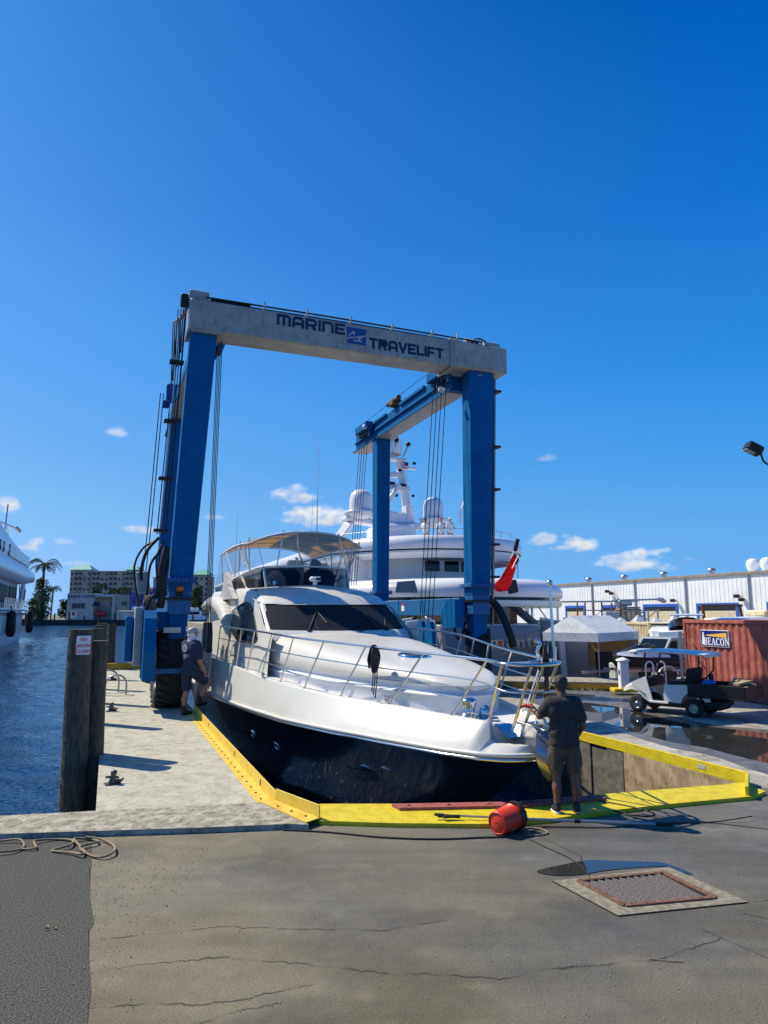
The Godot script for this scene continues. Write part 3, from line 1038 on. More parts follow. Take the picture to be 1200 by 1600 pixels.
	tube(s, [Vector3.ZERO, Vector3(0, 4.4, 0)], 0.08, 6)
	tag(put("umbrella", commit(s), M.canvas_beige), "cream parasol on the far bank right of the hoist leg", "umbrella").position = Vector3(-71.5, 0.3, -256)
	s = begin()
	span(s, Vector3(-1.6, 0.4, -1), Vector3(1.6, 1.8, 1), 0.3)
	span(s, Vector3(-0.9, 1.8, -0.9), Vector3(0.7, 2.7, 0.9), 0.3)
	tag(put("parked_car", commit(s), M.red_paint), "dark red car parked under the cream parasol", "car").position = Vector3(-71, 0.25, -252)
	# plants
	tree("big bushy olive tree left of the white waterfront building", Vector3(-131.5, 0.25, -267), 16, 10.5, M.leaf_olive, 3, "", 0.08)
	tree("dark tree behind the moored yacht's stern at far left", Vector3(-141, 0.25, -285), 15, 9, M.leaf_dark, 4, "", 0.1)
	tree("dark green tree between the hoist leg and the moored cruiser", Vector3(-71.5, 0.25, -266), 14, 9, M.leaf_dark, 5, "", 0.1)
	var sp := [[-136, -330, 12, 9], [-128, -335, 9, 10], [-150, -330, 8, 11], [-141, -332, 9, 8], [-121, -330, 10, 10], [-112, -330, 9, 9], [-104, -332, 11, 9], [-97, -325, 12, 8], [-165, -330, 9, 10], [-88, -325, 13, 9], [-157, -318, 12, 9]]
	for i in sp.size():
		tree("dark tree in the green belt below the long apartment block", Vector3(sp[i][0], 0.25, sp[i][1]), sp[i][2] + 2.0, sp[i][3], [M.leaf_dark, M.leaf_olive][i % 2], 50 + i, "trees below the apartment block", 0.15)
	palm("tall wind-blown royal palm above the moored yacht's stern", Vector3(-131.8, 0.25, -268), 21.5, 6.4, 2)
	palm("palm left of the long apartment block's first tower", Vector3(-143, 0.25, -300), 13.5, 3.6, 6)
	var pp := [[-130, -320, 15.5], [-120, -320, 14], [-126, -325, 13], [-105, -318, 12.5], [-99, -315, 13.5]]
	for i in pp.size():
		palm("palm standing before the long apartment block", Vector3(pp[i][0], 0.25, pp[i][1]), pp[i][2], 4.2, 70 + i, "palms before the apartment block")
	s = begin()
	span(s, Vector3(-6, 0, -1), Vector3(6, 1.0, 1), 0.4)
	var hd := put("hedge", commit(s), M.leaf_olive)
	hd.position = Vector3(-136, 0.25, -266)
	tag(hd, "low bright hedge on the far bank below the olive tree", "hedge")

func apartments(label: String, at: Vector3, w: float, h: float, floors: int, cols: int, caps: Array) -> void:
	var t := thing("apartment_building", label, "building", at)
	var s := begin()
	span(s, Vector3(-w / 2, 0, -14), Vector3(w / 2, h, 0))
	span(s, Vector3(-w / 2 - 0.3, h, -14.2), Vector3(w / 2 + 0.3, h + 0.5, 0.3))
	part("wall", s, M.stucco_tan, t)
	for c in caps:
		s = begin()
		span(s, Vector3(c[0] - c[1] / 2 + 0.6, 0.1, 0.002), Vector3(c[0] + c[1] / 2 - 0.6, h + 1.2, 1.2))
		part("tower", s, M.stucco_tan, t)
		s = begin()
		hip_roof(s, Vector3(c[0], h + 1.2, -4.0), c[1] + 1.2, 12.0, c[2])
		part("roof", s, M.teal_roof, t)
	var wm := BoxMesh.new()
	wm.size = Vector3(1.15, 1.7, 0.1)
	var bm := BoxMesh.new()
	bm.size = Vector3(2.0, 2.3, 0.1)
	for f in floors:
		for c in cols:
			var x := -w / 2 + (c + 0.5) * w / cols
			var z := 0.03
			for cp in caps:
				if abs(x - cp[0]) < cp[1] / 2 - 0.6:
					z = 1.23
			var big := c % 4 in [1, 2]
			if c % 4 == 3 and f % 2 == 0:
				continue
			var o := put("window", bm if big else wm, M.window_dark, t)
			o.position = Vector3(x, (f + 0.55) * h / floors, z)
			if big:
				s = begin()
				span(s, Vector3(x - 1.1, (f + 0.55) * h / floors - 1.25, z + 0.02), Vector3(x + 1.1, (f + 0.55) * h / floors - 0.55, z + 0.9))
				part("balcony", s, M.stucco_tan, t)

# ================================================================ the big shed on the right
func warehouse() -> void:
	var t := slip_thing("warehouse", "long white ribbed metal boat shed with brown roof trim behind the containers", "warehouse", 83, 0, 95)
	var s := begin()
	span(s, L(83, 0, 20), L(150, 8.1, 180))
	part("wall", s, M.cladding, t)
	s = begin()
	for k in 190:
		var u := 28.0 + k * 0.76
		span(s, L(82.965, 0.3, u), L(83.01, 8.08, u + 0.07))
	part("rib", s, M.cladding, t).set_meta("kind", "stuff")
	s = begin()
	span(s, L(82.7, 8.1, 19.5), L(83.4, 8.5, 180.5), 0.03)
	part("roof_trim", s, M.roof_trim, t)
	s = begin()
	quad(s, L(83.0, 8.52, 19.5), L(83.0, 8.52, 180.5), L(117, 10.4, 180.5), L(117, 10.4, 19.5))
	quad(s, L(117, 10.4, 19.5), L(117, 10.4, 180.5), L(150, 8.52, 180.5), L(150, 8.52, 19.5))
	part("roof", s, M.cladding, t)
	for u in [127.0, 116.5, 105.5, 94.2, 83.0, 71.5, 60.0, 48.5]:
		s = begin()
		tube(s, [L(82.82, 8.1, u), L(82.82, 0.2, u)], 0.13, 8)
		part("downpipe", s, M.dull_steel, t)
	for d in [[108.3, 113.4], [85.3, 92.1], [74.0, 80.7], [62.0, 68.5], [97.0, 102.5]]:
		s = begin()
		span(s, L(82.86, 0, d[0] - 0.45), L(82.96, 4.2, d[0]))
		span(s, L(82.86, 0, d[1]), L(82.96, 4.2, d[1] + 0.45))
		span(s, L(82.86, 3.75, d[0]), L(82.96, 4.2, d[1]))
		var fr := part("door_frame", s, M.door_blue, t)
		for k in 8:
			s = begin()
			span(s, L(82.94, k * 0.385, d[0]), L(82.99, k * 0.385 + 0.36, d[1]), 0.02)
			part("door_slat", s, M.container_cream, fr)
		s = begin()
		span(s, L(82.92, 3.1, d[0]), L(82.99, 3.74, d[1]))
		part("lintel_panel", s, M.black_metal, fr)
	for q in [[100.36, 6.5], [85.0, 4.6], [73.0, 5.0], [72.2, 4.5], [99.3, 6.1]]:
		s = begin()
		bar(s, L(82.95, q[1], q[0]), L(82.3, q[1] + 0.25, q[0]), 0.12, 0.12)
		box(s, L(82.1, q[1] + 0.1, q[0]), Vector3(0.7, 0.5, 0.6), Basis.IDENTITY, 0.08)
		part("wall_lamp", s, M.black_metal, t)
	for u in [110.3, 100.3, 90.7, 80.7, 66.0]:
		s = begin()
		tube(s, [L(86, 8.6, u), L(86, 9.25, u)], 0.42, 10)
		lathe(s, [Vector2(0.65, 0), Vector2(0.65, 0.25), Vector2(0.05, 0.5)], 10, Transform3D(Basis.IDENTITY, L(86, 9.2, u)))
		part("roof_vent", s, M.dull_steel, t)
	for q in [[74.95, "left-hand white satellite dome showing above the shed roof"], [72.6, "right-hand white satellite dome showing above the shed roof"]]:
		s = begin()
		lathe(s, [Vector2(0.5, -0.5), Vector2(0.8, 0.0), Vector2(0.95, 0.6), Vector2(0.85, 1.1), Vector2(0.5, 1.45), Vector2(0.02, 1.55)], 14)
		var o := put("satellite_dome", commit(s), M.ship_white)
		o.position = W(88, 9.2, q[0])
		tag(o, q[1], "satellite dome")

# ================================================================ the moored superyacht at the left edge
func left_superyacht() -> void:
	var t := slip_thing("superyacht", "white superyacht moored stern-out at the left edge with black fenders", "yacht", -16, 0, 90)
	var s := begin()
	s.set_smooth_group(0)
	var rings := []
	for i in 13:
		var u := 40.0 + i * 6.0
		var k := 1.0 if i < 11 else 1.0 - (i - 10) * 0.03
		var ring := []
		for c in [[-11.9, -2.0], [-11.35, -1.0], [-11.2, 0.6], [-11.15, 2.7], [-11.3, 2.95]]:
			ring.append(L(-16 + (c[0] + 16) * k, c[1], u))
		for c in [[-20.7, 2.95], [-20.8, 0.6], [-20.1, -2.0]]:
			ring.append(L(-16 + (c[0] + 16) * k, c[1], u))
		rings.append(ring)
	loft(s, rings, true)
	s.set_smooth_group(-1)
	fan(s, rings[12], Vector3(0, 0, -1))
	part("hull", s, M.ship_white, t)
	s = begin()
	span(s, L(-11.25, 2.96, 40), L(-10.95, 3.25, 112.6), 0.08)
	part("rubbing_strake", s, M.ship_white, t)
	s = begin()
	span(s, L(-11.16, 2.45, 40), L(-11.08, 2.75, 112.3))
	part("boot_stripe", s, M.ink_blue, t)
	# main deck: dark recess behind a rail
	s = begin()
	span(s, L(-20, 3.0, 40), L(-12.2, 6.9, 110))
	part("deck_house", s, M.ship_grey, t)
	for k in 5:
		s = begin()
		span(s, L(-12.18, 4.0, 66 + k * 8.9), L(-12.1, 6.2, 73.0 + k * 8.9))
		part("window", s, M.screen_mesh, t)
	s = begin()
	for k in 14:
		tube(s, [L(-11.4, 3.2, 92 + k * 1.45), L(-11.4, 4.5, 92 + k * 1.45)], 0.06, 5)
	for h in [3.75, 4.1, 4.5]:
		tube(s, [L(-11.4, h, 92), L(-11.4, h, 110.9)], 0.05, 5)
	part("rail", s, M.steel, t)
	s = begin()
	bar(s, L(-11.6, 3.1, 108), L(-11.6, 8.9, 113.5), 0.4, 1.6, 0.05)
	bar(s, L(-20.2, 3.1, 108), L(-20.2, 8.9, 113.5), 0.4, 1.6, 0.05)
	part("wing_strut", s, M.ship_white, t)
	# upper bulwark, sweeping out over the stern
	s = begin()
	s.set_smooth_group(0)
	rings = []
	for i in 15:
		var u := 50.0 + i * 6.15
		var q := clampf((u - 112.0) / 24.0, 0, 1)
		var lo := lerpf(6.9, 8.3, q)
		var hi := lerpf(9.15, 9.45, q)
		var v := lerpf(-11.15, -12.4, q * q)
		rings.append([L(v - 1.2, lo - 0.1, u), L(v - 0.1, lo, u), L(v, lerpf(lo, hi, 0.4), u), L(v - 0.15, hi, u), L(v - 0.6, hi + 0.05, u), L(-16, hi - 0.6, u), L(-31.4 - v, hi, u), L(-32 - v, lo, u), L(-30.8 - v, lo - 0.1, u)])
	loft(s, rings, true)
	s.set_smooth_group(-1)
	fan(s, rings[14], Vector3(0, 0, -1))
	part("upper_deck", s, M.ship_white, t)
	# top house: curved flank falling towards the stern
	s = begin()
	s.set_smooth_group(0)
	rings = []
	for i in 14:
		var u := 56.0 + i * 4.6
		var hi := tab([[56, 17.5], [70, 16.0], [80, 14.4], [87, 12.9], [96, 12.1], [108, 11.6], [116, 11.15]], u)
		rings.append([L(-11.55, 9.2, u), L(-11.4, 10.2, u), L(-11.5, 11.0, u), L(-11.75, hi - 0.3, u), L(-12.5, hi, u), L(-18.6, hi, u), L(-20, 10.6, u), L(-20.1, 9.2, u)])
	loft(s, rings, false)
	s.set_smooth_group(-1)
	fan(s, rings[13], Vector3(0, 0, -1))
	part("bridge_house", s, M.ship_white, t)
	s = begin()
	var wp := PackedVector2Array([Vector2(-2.5, 9.5), Vector2(-3.0, 10.9), Vector2(-14, 10.55), Vector2(-22.3, 9.85), Vector2(-23.0, 9.5)])
	var big := PackedVector2Array()
	for p in wp:
		big.append(Vector2(p.x, p.y))
	plate(s, big, 0.1, Transform3D(Basis(Vector3(0, 0, 1), Vector3(0, 1, 0), Vector3(-1, 0, 0)), L(-11.38, 0, 90)))
	part("side_window", s, M.dark_glass, t)
	for k in 3:
		s = begin()
		plate(s, PackedVector2Array([Vector2(0, 9.55), Vector2(0.2, 10.7), Vector2(-0.5, 10.65), Vector2(-0.9, 9.55)]), 0.1, Transform3D(Basis(Vector3(0, 0, 1), Vector3(0, 1, 0), Vector3(-1, 0, 0)), L(-11.38, 0, 82.8 + k * 2.6)))
		part("slot_window", s, M.dark_glass, t)
	# a lamp boom over the upper deck
	s = begin()
	bar(s, L(-12.5, 11.8, 96), L(-12.5, 16.2, 97), 0.14, 0.14)
	bar(s, L(-12.5, 13.1, 88), L(-12.5, 14.3, 107), 0.18, 0.18)
	bar(s, L(-12.5, 12.0, 100), L(-12.5, 13.7, 97), 0.15, 0.15)
	box(s, L(-12.5, 14.35, 108.5), Vector3(0.5, 0.55, 3.4), Basis.IDENTITY, 0.1)
	part("lamp_boom", s, M.dull_steel, t)
	s = begin()
	bar(s, L(-12.2, 6.9, 112.3), L(-12.2, 3.2, 114.0), 0.1, 0.12)
	part("flagstaff", s, M.dull_steel, t)
	for q in [[93.3, "black cylindrical fender nearer the photo's left edge on the moored superyacht"], [114.0, "black cylindrical fender hanging at the moored superyacht's stern corner"]]:
		s = begin()
		lathe(s, [Vector2(0.02, 3.1), Vector2(0.34, 3.0), Vector2(0.5, 2.6), Vector2(0.53, 0.6), Vector2(0.34, 0.05), Vector2(0.02, 0.0)], 12)
		tube(s, [Vector3(0, 3.0, 0), Vector3(-0.2, 3.6, 0)], 0.07, 5)
		var o := put("fender", commit(s), M.black_rubber)
		o.position = W(-10.7, -0.1, q[0])
		tag(o, q[1], "fender", "")
	var fl := begin()
	quad(fl, Vector3(0, 0, 0), Vector3(0.9, -0.5, 0.1), Vector3(0.7, -2.6, 0.0), Vector3(-0.2, -2.0, -0.1))
	var fo := put("flag", commit(fl), M.red_paint)
	fo.position = W(-12.1, 6.6, 112.8)
	tag(fo, "small drooping red and white ensign at the moored superyacht's stern", "flag")

# ================================================================ lettering made of strokes
const STROKES := {
	"M": [1.16, [[0.11, 0], [0.11, 0.89], [0.86, 0.89], [1.05, 0.72], [1.05, 0]], [[0.58, 0.775], [0.58, 0]]],
	"A": [1.0, [[0.11, 0], [0.11, 0.68], [0.28, 0.89], [0.72, 0.89], [0.89, 0.68], [0.89, 0]], [[0.225, 0.36], [0.775, 0.36]]],
	"R": [0.98, [[0.11, 0], [0.11, 0.89], [0.7, 0.89], [0.86, 0.78], [0.86, 0.52], [0.7, 0.4], [0.225, 0.4]], [[0.6, 0.285], [0.86, 0.0]]],
	"I": [0.22, [[0.11, 0], [0.11, 1]]],
	"N": [1.0, [[0.11, 0], [0.11, 0.89], [0.7, 0.89], [0.89, 0.7], [0.89, 0]]],
	"E": [0.88, [[0.88, 0.89], [0.11, 0.89], [0.11, 0.11], [0.88, 0.11]], [[0.225, 0.5], [0.8, 0.5]]],
	"T": [0.9, [[0, 0.89], [0.9, 0.89]], [[0.45, 0.775], [0.45, 0]]],
	"V": [0.96, [[0.07, 1], [0.48, 0.06], [0.89, 1]]],
	"L": [0.78, [[0.11, 1], [0.11, 0.11], [0.78, 0.11]]],
	"F": [0.86, [[0.86, 0.89], [0.11, 0.89], [0.11, 0]], [[0.225, 0.46], [0.76, 0.46]]],
}

func stroke_words(text: String, w: float, h: float, m: Material, parent: Node3D, xf: Transform3D) -> void:
	var total := 0.0
	for ch in text:
		total += STROKES[ch][0] + 0.11
	total -= 0.11
	var x := 0.0
	for ch in text:
		var d: Array = STROKES[ch]
		var s := begin()
		for k in range(1, d.size()):
			var line := PackedVector2Array()
			for p in d[k]:
				line.append(Vector2((x + p[0]) * w / total, p[1] * h))
			for pg in Geometry2D.offset_polyline(line, 0.12 * h, Geometry2D.JOIN_MITER, Geometry2D.END_BUTT):
				plate(s, pg, 0.008, xf)
		part("letter", s, m, parent)
		x += d[0] + 0.11

func pix_line(s: SurfaceTool, pts: Array, r: float, n := 6) -> void:
	var out := []
	for p in pts:
		out.append(L(p[0], p[1], p[2]))
	tube(s, out, r, n)

func hoist_wheel(parent: Node3D, at: Vector3, turn: float, wheel_mesh: Array) -> void:
	var hub := put("wheel", wheel_mesh[0], M.rubber, parent)
	hub.position = at
	hub.rotation.y = turn
	put("tread", wheel_mesh[1], M.rubber, hub)
	put("rim", wheel_mesh[2], M.blue_paint_worn, hub)

# ================================================================ the boat hoist
func boat_hoist() -> void:
	var t := slip_thing("boat_hoist", "tall blue four-legged boat hoist with lettered cream crossbeam over the slip", "boat hoist", 6.8, 0, 24.5)
	# crossbeam
	var s := begin()
	span(s, L(1.74, 10.87, 20.95), L(12.52, 11.8, 20.0), 0.035)
	var beam := part("crossbeam", s, M.cream_paint, t)
	s = begin()
	span(s, L(10.29, 10.8, 21.0), L(10.37, 11.86, 19.96))
	part("splice_plate", s, M.cream_paint, beam)
	s = begin()
	for k in 9:
		for v in [10.25, 10.41]:
			disc(s, L(v, 10.93 + k * 0.098, 20.0), 0.018, 0.03, 6, Vector3(0, 0, 1))
	part("bolts", s, M.dull_steel, beam)
	s = begin()
	span(s, L(1.70, 10.80, 20.98), L(2.75, 10.865, 20.0))
	for k in 10:
		disc(s, L(1.8 + k * 0.095, 10.80, 20.04), 0.02, -0.03, 6)
	part("flange", s, M.cream_paint, beam)
	stroke_words("MARINE", 2.21, 0.36, M.ink_blue, beam, Transform3D(Basis.IDENTITY, L(4.33, 11.37, 19.995)))
	stroke_words("TRAVELIFT", 2.68, 0.36, M.ink_blue, beam, Transform3D(Basis.IDENTITY, L(7.36, 11.06, 19.995)))
	s = begin()
	box(s, L(6.93, 11.39, 19.993), Vector3(0.66, 0.55, 0.008), Basis.IDENTITY, 0.003)
	var lg := part("logo", s, M.logo_blue, beam)
	s = begin()
	var mk := Transform3D(Basis.IDENTITY, L(6.6, 11.115, 19.984))
	for li in [[[0.0, 0.17], [0.3, 0.235], [0.66, 0.33]], [[0.05, 0.24], [0.22, 0.42], [0.24, 0.30]], [[0.24, 0.42], [0.24, 0.32]], [[0.20, 0.12], [0.48, 0.12], [0.37, 0.2], [0.52, 0.24]]]:
		var line := PackedVector2Array()
		for p in li:
			line.append(Vector2(p[0], p[1]))
		for pg in Geometry2D.offset_polyline(line, 0.02, Geometry2D.JOIN_MITER, Geometry2D.END_BUTT):
			plate(s, pg, 0.006, mk)
			mk.origin.z += 0.0015
	part("mark", s, M.cream_print, lg)
	for k in 2:
		s = begin()
		lathe(s, [Vector2(0.022, 0.0), Vector2(0.03, 0.0), Vector2(0.03, 0.004), Vector2(0.022, 0.004), Vector2(0.022, 0.0)], 14, Transform3D(Basis(Vector3(1, 0, 0), PI / 2), L([7.3, 10.13][k], [11.62, 11.42][k], 19.998)))
		part("registered_mark", s, M.ink_blue, beam)
	# pipes and lugs along the top
	for k in 3:
		s = begin()
		pix_line(s, [[2.2, 11.93 - k * 0.03, 20.1 + k * 0.16], [6, 11.95 - k * 0.03, 20.1 + k * 0.16], [11.6, 11.92 - k * 0.03, 20.1 + k * 0.16]], 0.028)
		part("pipe", s, M.black_rubber, t)
	for v in [3.95, 5.3, 6.75, 8.2, 9.65, 10.6]:
		s = begin()
		bar(s, L(v, 11.8, 20.05), L(v, 12.06, 20.05), 0.07, 0.04)
		bar(s, L(v, 11.92, 20.03), L(v, 11.92, 20.5), 0.05, 0.03)
		part("pipe_bracket", s, M.cream_paint, t)
	s = begin()
	span(s, L(1.72, 11.8, 20.1), L(2.3, 12.12, 20.55), 0.03)
	part("corner_housing", s, M.cream_paint, t)
	s = begin()
	span(s, L(2.35, 11.81, 20.15), L(3.55, 12.0, 20.5), 0.04)
	span(s, L(1.5, 11.7, 20.3), L(1.72, 12.05, 20.6), 0.03)
	part("winch_drum", s, M.black_metal, t)
	for q in [[11.0, 0.5], [11.75, 0.6]]:
		s = begin()
		tube(s, [L(q[0], 11.93, 20.3), L(q[0] + q[1], 11.93, 20.3)], 0.13, 10)
		part("hydraulic_motor", s, M.cream_paint, t)
	s = begin()
	for k in 5:
		tube(s, spline([L(11.2 + k * 0.2, 11.84, 20.15), L(11.5 + k * 0.1, 12.1, 20.2 + k * 0.05), L(12.1, 11.95 - k * 0.02, 20.3)], 4), 0.022, 5)
	part("hose", s, M.black_rubber, t)
	s = begin()
	lathe(s, [Vector2(0.16, 0), Vector2(0.12, 0.16), Vector2(0.02, 0.2)], 10, Transform3D(Basis(Vector3(1, 0, 0), -2.3), L(11.5, 10.83, 20.2)))
	lathe(s, [Vector2(0.12, 0), Vector2(0.1, 0.12), Vector2(0.02, 0.16)], 10, Transform3D(Basis(Vector3(1, 0, 0), -2.3), L(10.45, 10.4, 21.0)))
	part("work_lamp", s, M.white_paint, t)
	# legs: each tapers from the beam to its pedestal
	var legs := [[1.80, 2.57, 1.50, 2.14, 20.12, 20.72, 10.86], [11.10, 12.05, 11.04, 11.72, 20.12, 20.72, 10.86], [1.86, 2.56, 1.62, 2.2, 28.2, 28.8, 10.36], [10.78, 11.42, 10.78, 11.34, 28.2, 28.8, 10.36]]
	for g in legs:
		s = begin()
		var rings := []
		for k in 2:
			var hh: float = g[6] if k == 0 else 3.2
			var ring := []
			for c in [[0.0, 0.03], [0.03, 0.0], [0.97, 0.0], [1.0, 0.03], [1.0, 0.97], [0.97, 1.0], [0.03, 1.0], [0.0, 0.97]]:
				ring.append(L(lerpf(g[k * 2], g[k * 2 + 1], c[0]), hh, lerpf(g[4], g[5], c[1])))
			rings.append(ring)
		loft(s, rings, true)
		var leg := part("leg", s, M.blue_paint, t)
		var v0: float = g[2]
		var v1: float = g[3]
		s = begin()
		span(s, L(v0 - 0.12, 3.44, g[4] - 0.1), L(v1 + 0.12, 3.49, g[5] + 0.1), 0.01)
		span(s, L(v0 - 0.12, 3.50, g[4] - 0.1), L(v1 + 0.12, 3.55, g[5] + 0.1), 0.01)
		for k in 8:
			for h in [3.40, 3.555]:
				disc(s, L(v0 - 0.06 + k * (v1 - v0 + 0.12) / 7.0, h, g[4] - 0.05), 0.03, 0.04, 6)
		part("bolted_flange", s, M.blue_paint_worn, leg)
		s = begin()
		span(s, L(v0 + 0.02, 2.55, g[4] + 0.02), L(v1 - 0.02, 3.2, g[5]), 0.01)
		part("pedestal", s, M.blue_paint_worn, leg)
		s = begin()
		span(s, L(v0 - 0.05, 2.95, g[4] - 0.06), L(v1 + 0.1, 3.02, g[5] + 0.06))
		part("base_plate", s, M.black_metal, leg)
		s = begin()
		span(s, L(v0 + 0.05, 1.75, g[4] + 0.05), L(v1 - 0.12, 2.93, g[5] - 0.02), 0.02)
		part("kingpin_housing", s, M.blue_paint, leg)
	# rails along the slip
	for side in 2:
		var a := 10.85 if side == 1 else 2.0
		var b := 11.4 if side == 1 else 2.55
		var o := -1.0 if side == 1 else 1.0
		var inn := a if side == 1 else b
		s = begin()
		span(s, L(a, 10.425, 20.98), L(b, 11.22, 31.3), 0.015)
		var rail := part("rail", s, M.blue_paint, t)
		s = begin()
		span(s, L(a - 0.12, 10.37, 20.98), L(b + 0.1, 10.422, 31.4), 0.005)
		span(s, L(inn, 10.78, 22.2), L(inn + o * 0.09, 10.84, 31.3))
		span(s, L(inn, 11.14, 23.2), L(inn + o * 0.10, 11.24, 25.6))
		span(s, L(inn, 11.14, 27.2), L(inn + o * 0.10, 11.24, 29.6))
		part("flange", s, M.blue_paint, rail)
		s = begin()
		span(s, L(a - 0.10, 10.35, 21.2), L(b + 0.08, 10.367, 28.1))
		span(s, L(a - 0.10, 10.35, 28.9), L(b + 0.08, 10.367, 31.35))
		part("underside", s, M.cream_paint, rail)
		s = begin()
		tube(s, [L(inn + o * 0.05, 11.62, 21.3), L(inn + o * 0.05, 11.6, 26.2), L(inn + o * 0.05, 11.5, 30.6)], 0.012, 5)
		part("haul_wire", s, M.cable, rail)
		s = begin()
		box(s, L(inn + o * 0.02, 11.42, 26.2), Vector3(0.42, 0.3, 0.5), Basis.IDENTITY, 0.05)
		tube(s, [L(inn + o * 0.1, 11.5, 25.6), L(inn + o * 0.1, 11.5, 26.8)], 0.11, 9)
		bar(s, L(inn + o * 0.05, 11.2, 26.2), L(inn + o * 0.05, 11.42, 26.2), 0.1, 0.1)
		part("winch", s, M.rust, rail)
		# sheave blocks, hoisting ropes, bottom blocks and slings
		for u in [21.5, 29.5]:
			s = begin()
			span(s, L(inn + o * 0.42, 10.95, u - 0.75), L(inn + o * 0.04, 11.3, u + 0.75), 0.03)
			bar(s, L(inn + o * 0.2, 10.62, u - 0.7), L(inn + o * 0.2, 11.0, u - 0.7), 0.12, 0.12)
			var tr := part("trolley", s, M.blue_paint, t)
			for k in 4:
				s = begin()
				disc(s, L(inn + o * 0.16, 10.92, u - 0.55 + k * 0.36), 0.17, -o * 0.09, 12, Vector3(-1, 0, 0))
				part("sheave", s, M.black_metal, tr)
			s = begin()
			lathe(s, [Vector2(0.01, 0.1), Vector2(0.09, 0.04), Vector2(0.12, -0.1), Vector2(0.02, -0.12)], 8, Transform3D(Basis.IDENTITY, L(inn + o * 0.5, 11.0, u - 0.8)))
			part("work_lamp", s, M.white_paint, tr)
			var bv := 9.98 if side == 1 else 2.78
			for k in 4:
				s = begin()
				tube(s, [L(inn + o * (0.22 if side == 1 else 0.28), 10.9, u - 0.55 + k * 0.36), L(bv, 2.2, u - 0.5 + k * 0.33)], 0.014, 6)
				part("hoist_rope", s, M.cable, t)
			s = begin()
			for k in 2:
				var c := L(bv, 1.95, u - 0.35 + k * 0.7)
				plate(s, PackedVector2Array([Vector2(-0.3, -0.5), Vector2(0.3, -0.5), Vector2(0.3, 0.05), Vector2(0.13, 0.36), Vector2(-0.13, 0.36), Vector2(-0.3, 0.05)]), 0.14, Transform3D(Basis(Vector3.UP, PI / 2), c))
			part("bottom_block", s, M.blue_paint if side == 1 else M.black_metal, t)
			s = begin()
			for k in 2:
				var top := L(bv, 1.55, u - 0.35 + k * 0.7)
				var mid := L(bv + (0.1 if side == 1 else -0.18), 0.3, u - 0.3 + k * 0.6)
				var low := L(bv + (-0.4 if side == 1 else -0.05), -1.4, u - 0.25 + k * 0.5)
				bar(s, top, mid, 0.03, 0.24, 0.0, Vector3.RIGHT)
				bar(s, mid, low, 0.03, 0.24, 0.0, Vector3.RIGHT)
			part("sling", s, M.dull_steel if side == 0 else M.black_rubber, t)
		# side sill
		s = begin()
		var sa := 10.84 if side == 1 else 1.62
		span(s, L(sa, 2.5, 20.7), L(sa + 0.5, 3.1, 28.25), 0.02)
		var sill := part("side_sill", s, M.blue_paint_worn, t)
		for k in 3:
			s = begin()
			span(s, L(sa - 0.014 if side == 1 else sa + 0.5, 2.5, 21.3 + k * 2.3), L(sa if side == 1 else sa + 0.514, 3.1, 21.34 + k * 2.3))
			part("rib", s, M.blue_paint, sill)
		if side == 1:
			s = begin()
			span(s, L(10.826, 2.68, 25.3), L(10.838, 2.98, 25.6))
			var lab := part("warning_label", s, M.white_paint, sill)
			s = begin()
			span(s, L(10.82, 2.9, 25.3), L(10.825, 2.98, 25.6))
			part("print", s, M.red_paint, lab)
			s = begin()
			plate(s, PackedVector2Array([Vector2(-0.5, 2.12), Vector2(0.5, 2.12), Vector2(0.5, 2.66), Vector2(0.1, 3.02), Vector2(-0.5, 3.02)]), 0.32, Transform3D(Basis(Vector3.UP, PI / 2), L(10.64, 0, 20.8)))
			part("control_box", s, M.blue_paint, t)
			s = begin()
			tube(s, bez(L(10.6, 2.15, 20.6), L(10.6, 1.6, 20.5), L(10.9, 1.6, 20.6), L(11.0, 2.3, 20.6), 8), 0.05, 7)
			part("hose", s, M.black_rubber, t)
	# wheels
	var wt := begin()
	lathe(wt, [Vector2(0.55, -0.36), Vector2(0.9, -0.42), Vector2(0.99, -0.37), Vector2(1.01, -0.2), Vector2(1.02, 0.0), Vector2(1.01, 0.2), Vector2(0.99, 0.37), Vector2(0.9, 0.42), Vector2(0.55, 0.36)], 40, Transform3D(Basis(Vector3(0, 0, 1), -PI / 2), Vector3.ZERO))
	var wl := begin()
	for k in 26:
		for sg in [-1.0, 1.0]:
			var a := TAU * (k + (0.5 if sg > 0 else 0.0)) / 26.0
			var rot := Basis(Vector3.RIGHT, a)
			box(wl, rot * Vector3(sg * 0.235, 1.015, 0), Vector3(0.4, 0.05, 0.1), rot * Basis(Vector3.UP, sg * 0.55), 0.008)
	var wr := begin()
	tube(wr, [Vector3(-0.2, 0, 0), Vector3(0.2, 0, 0)], 0.26, 16)
	for sg in [-1.0, 1.0]:
		lathe(wr, [Vector2(0.02, sg * 0.18), Vector2(0.25, sg * 0.2), Vector2(0.3, sg * 0.12), Vector2(0.52, sg * 0.2), Vector2(0.58, sg * 0.37)], 24, Transform3D(Basis(Vector3(0, 0, 1), -PI / 2), Vector3.ZERO))
	var wheel := [commit(wt), commit(wl), commit(wr)]
	hoist_wheel(t, L(1.66, 1.04, 20.75), 0.03, wheel)
	hoist_wheel(t, L(11.55, 1.04, 20.75), -0.5, wheel)
	hoist_wheel(t, L(1.75, 1.04, 28.6), 0.0, wheel)
	hoist_wheel(t, L(11.25, 1.04, 28.6), 0.2, wheel)
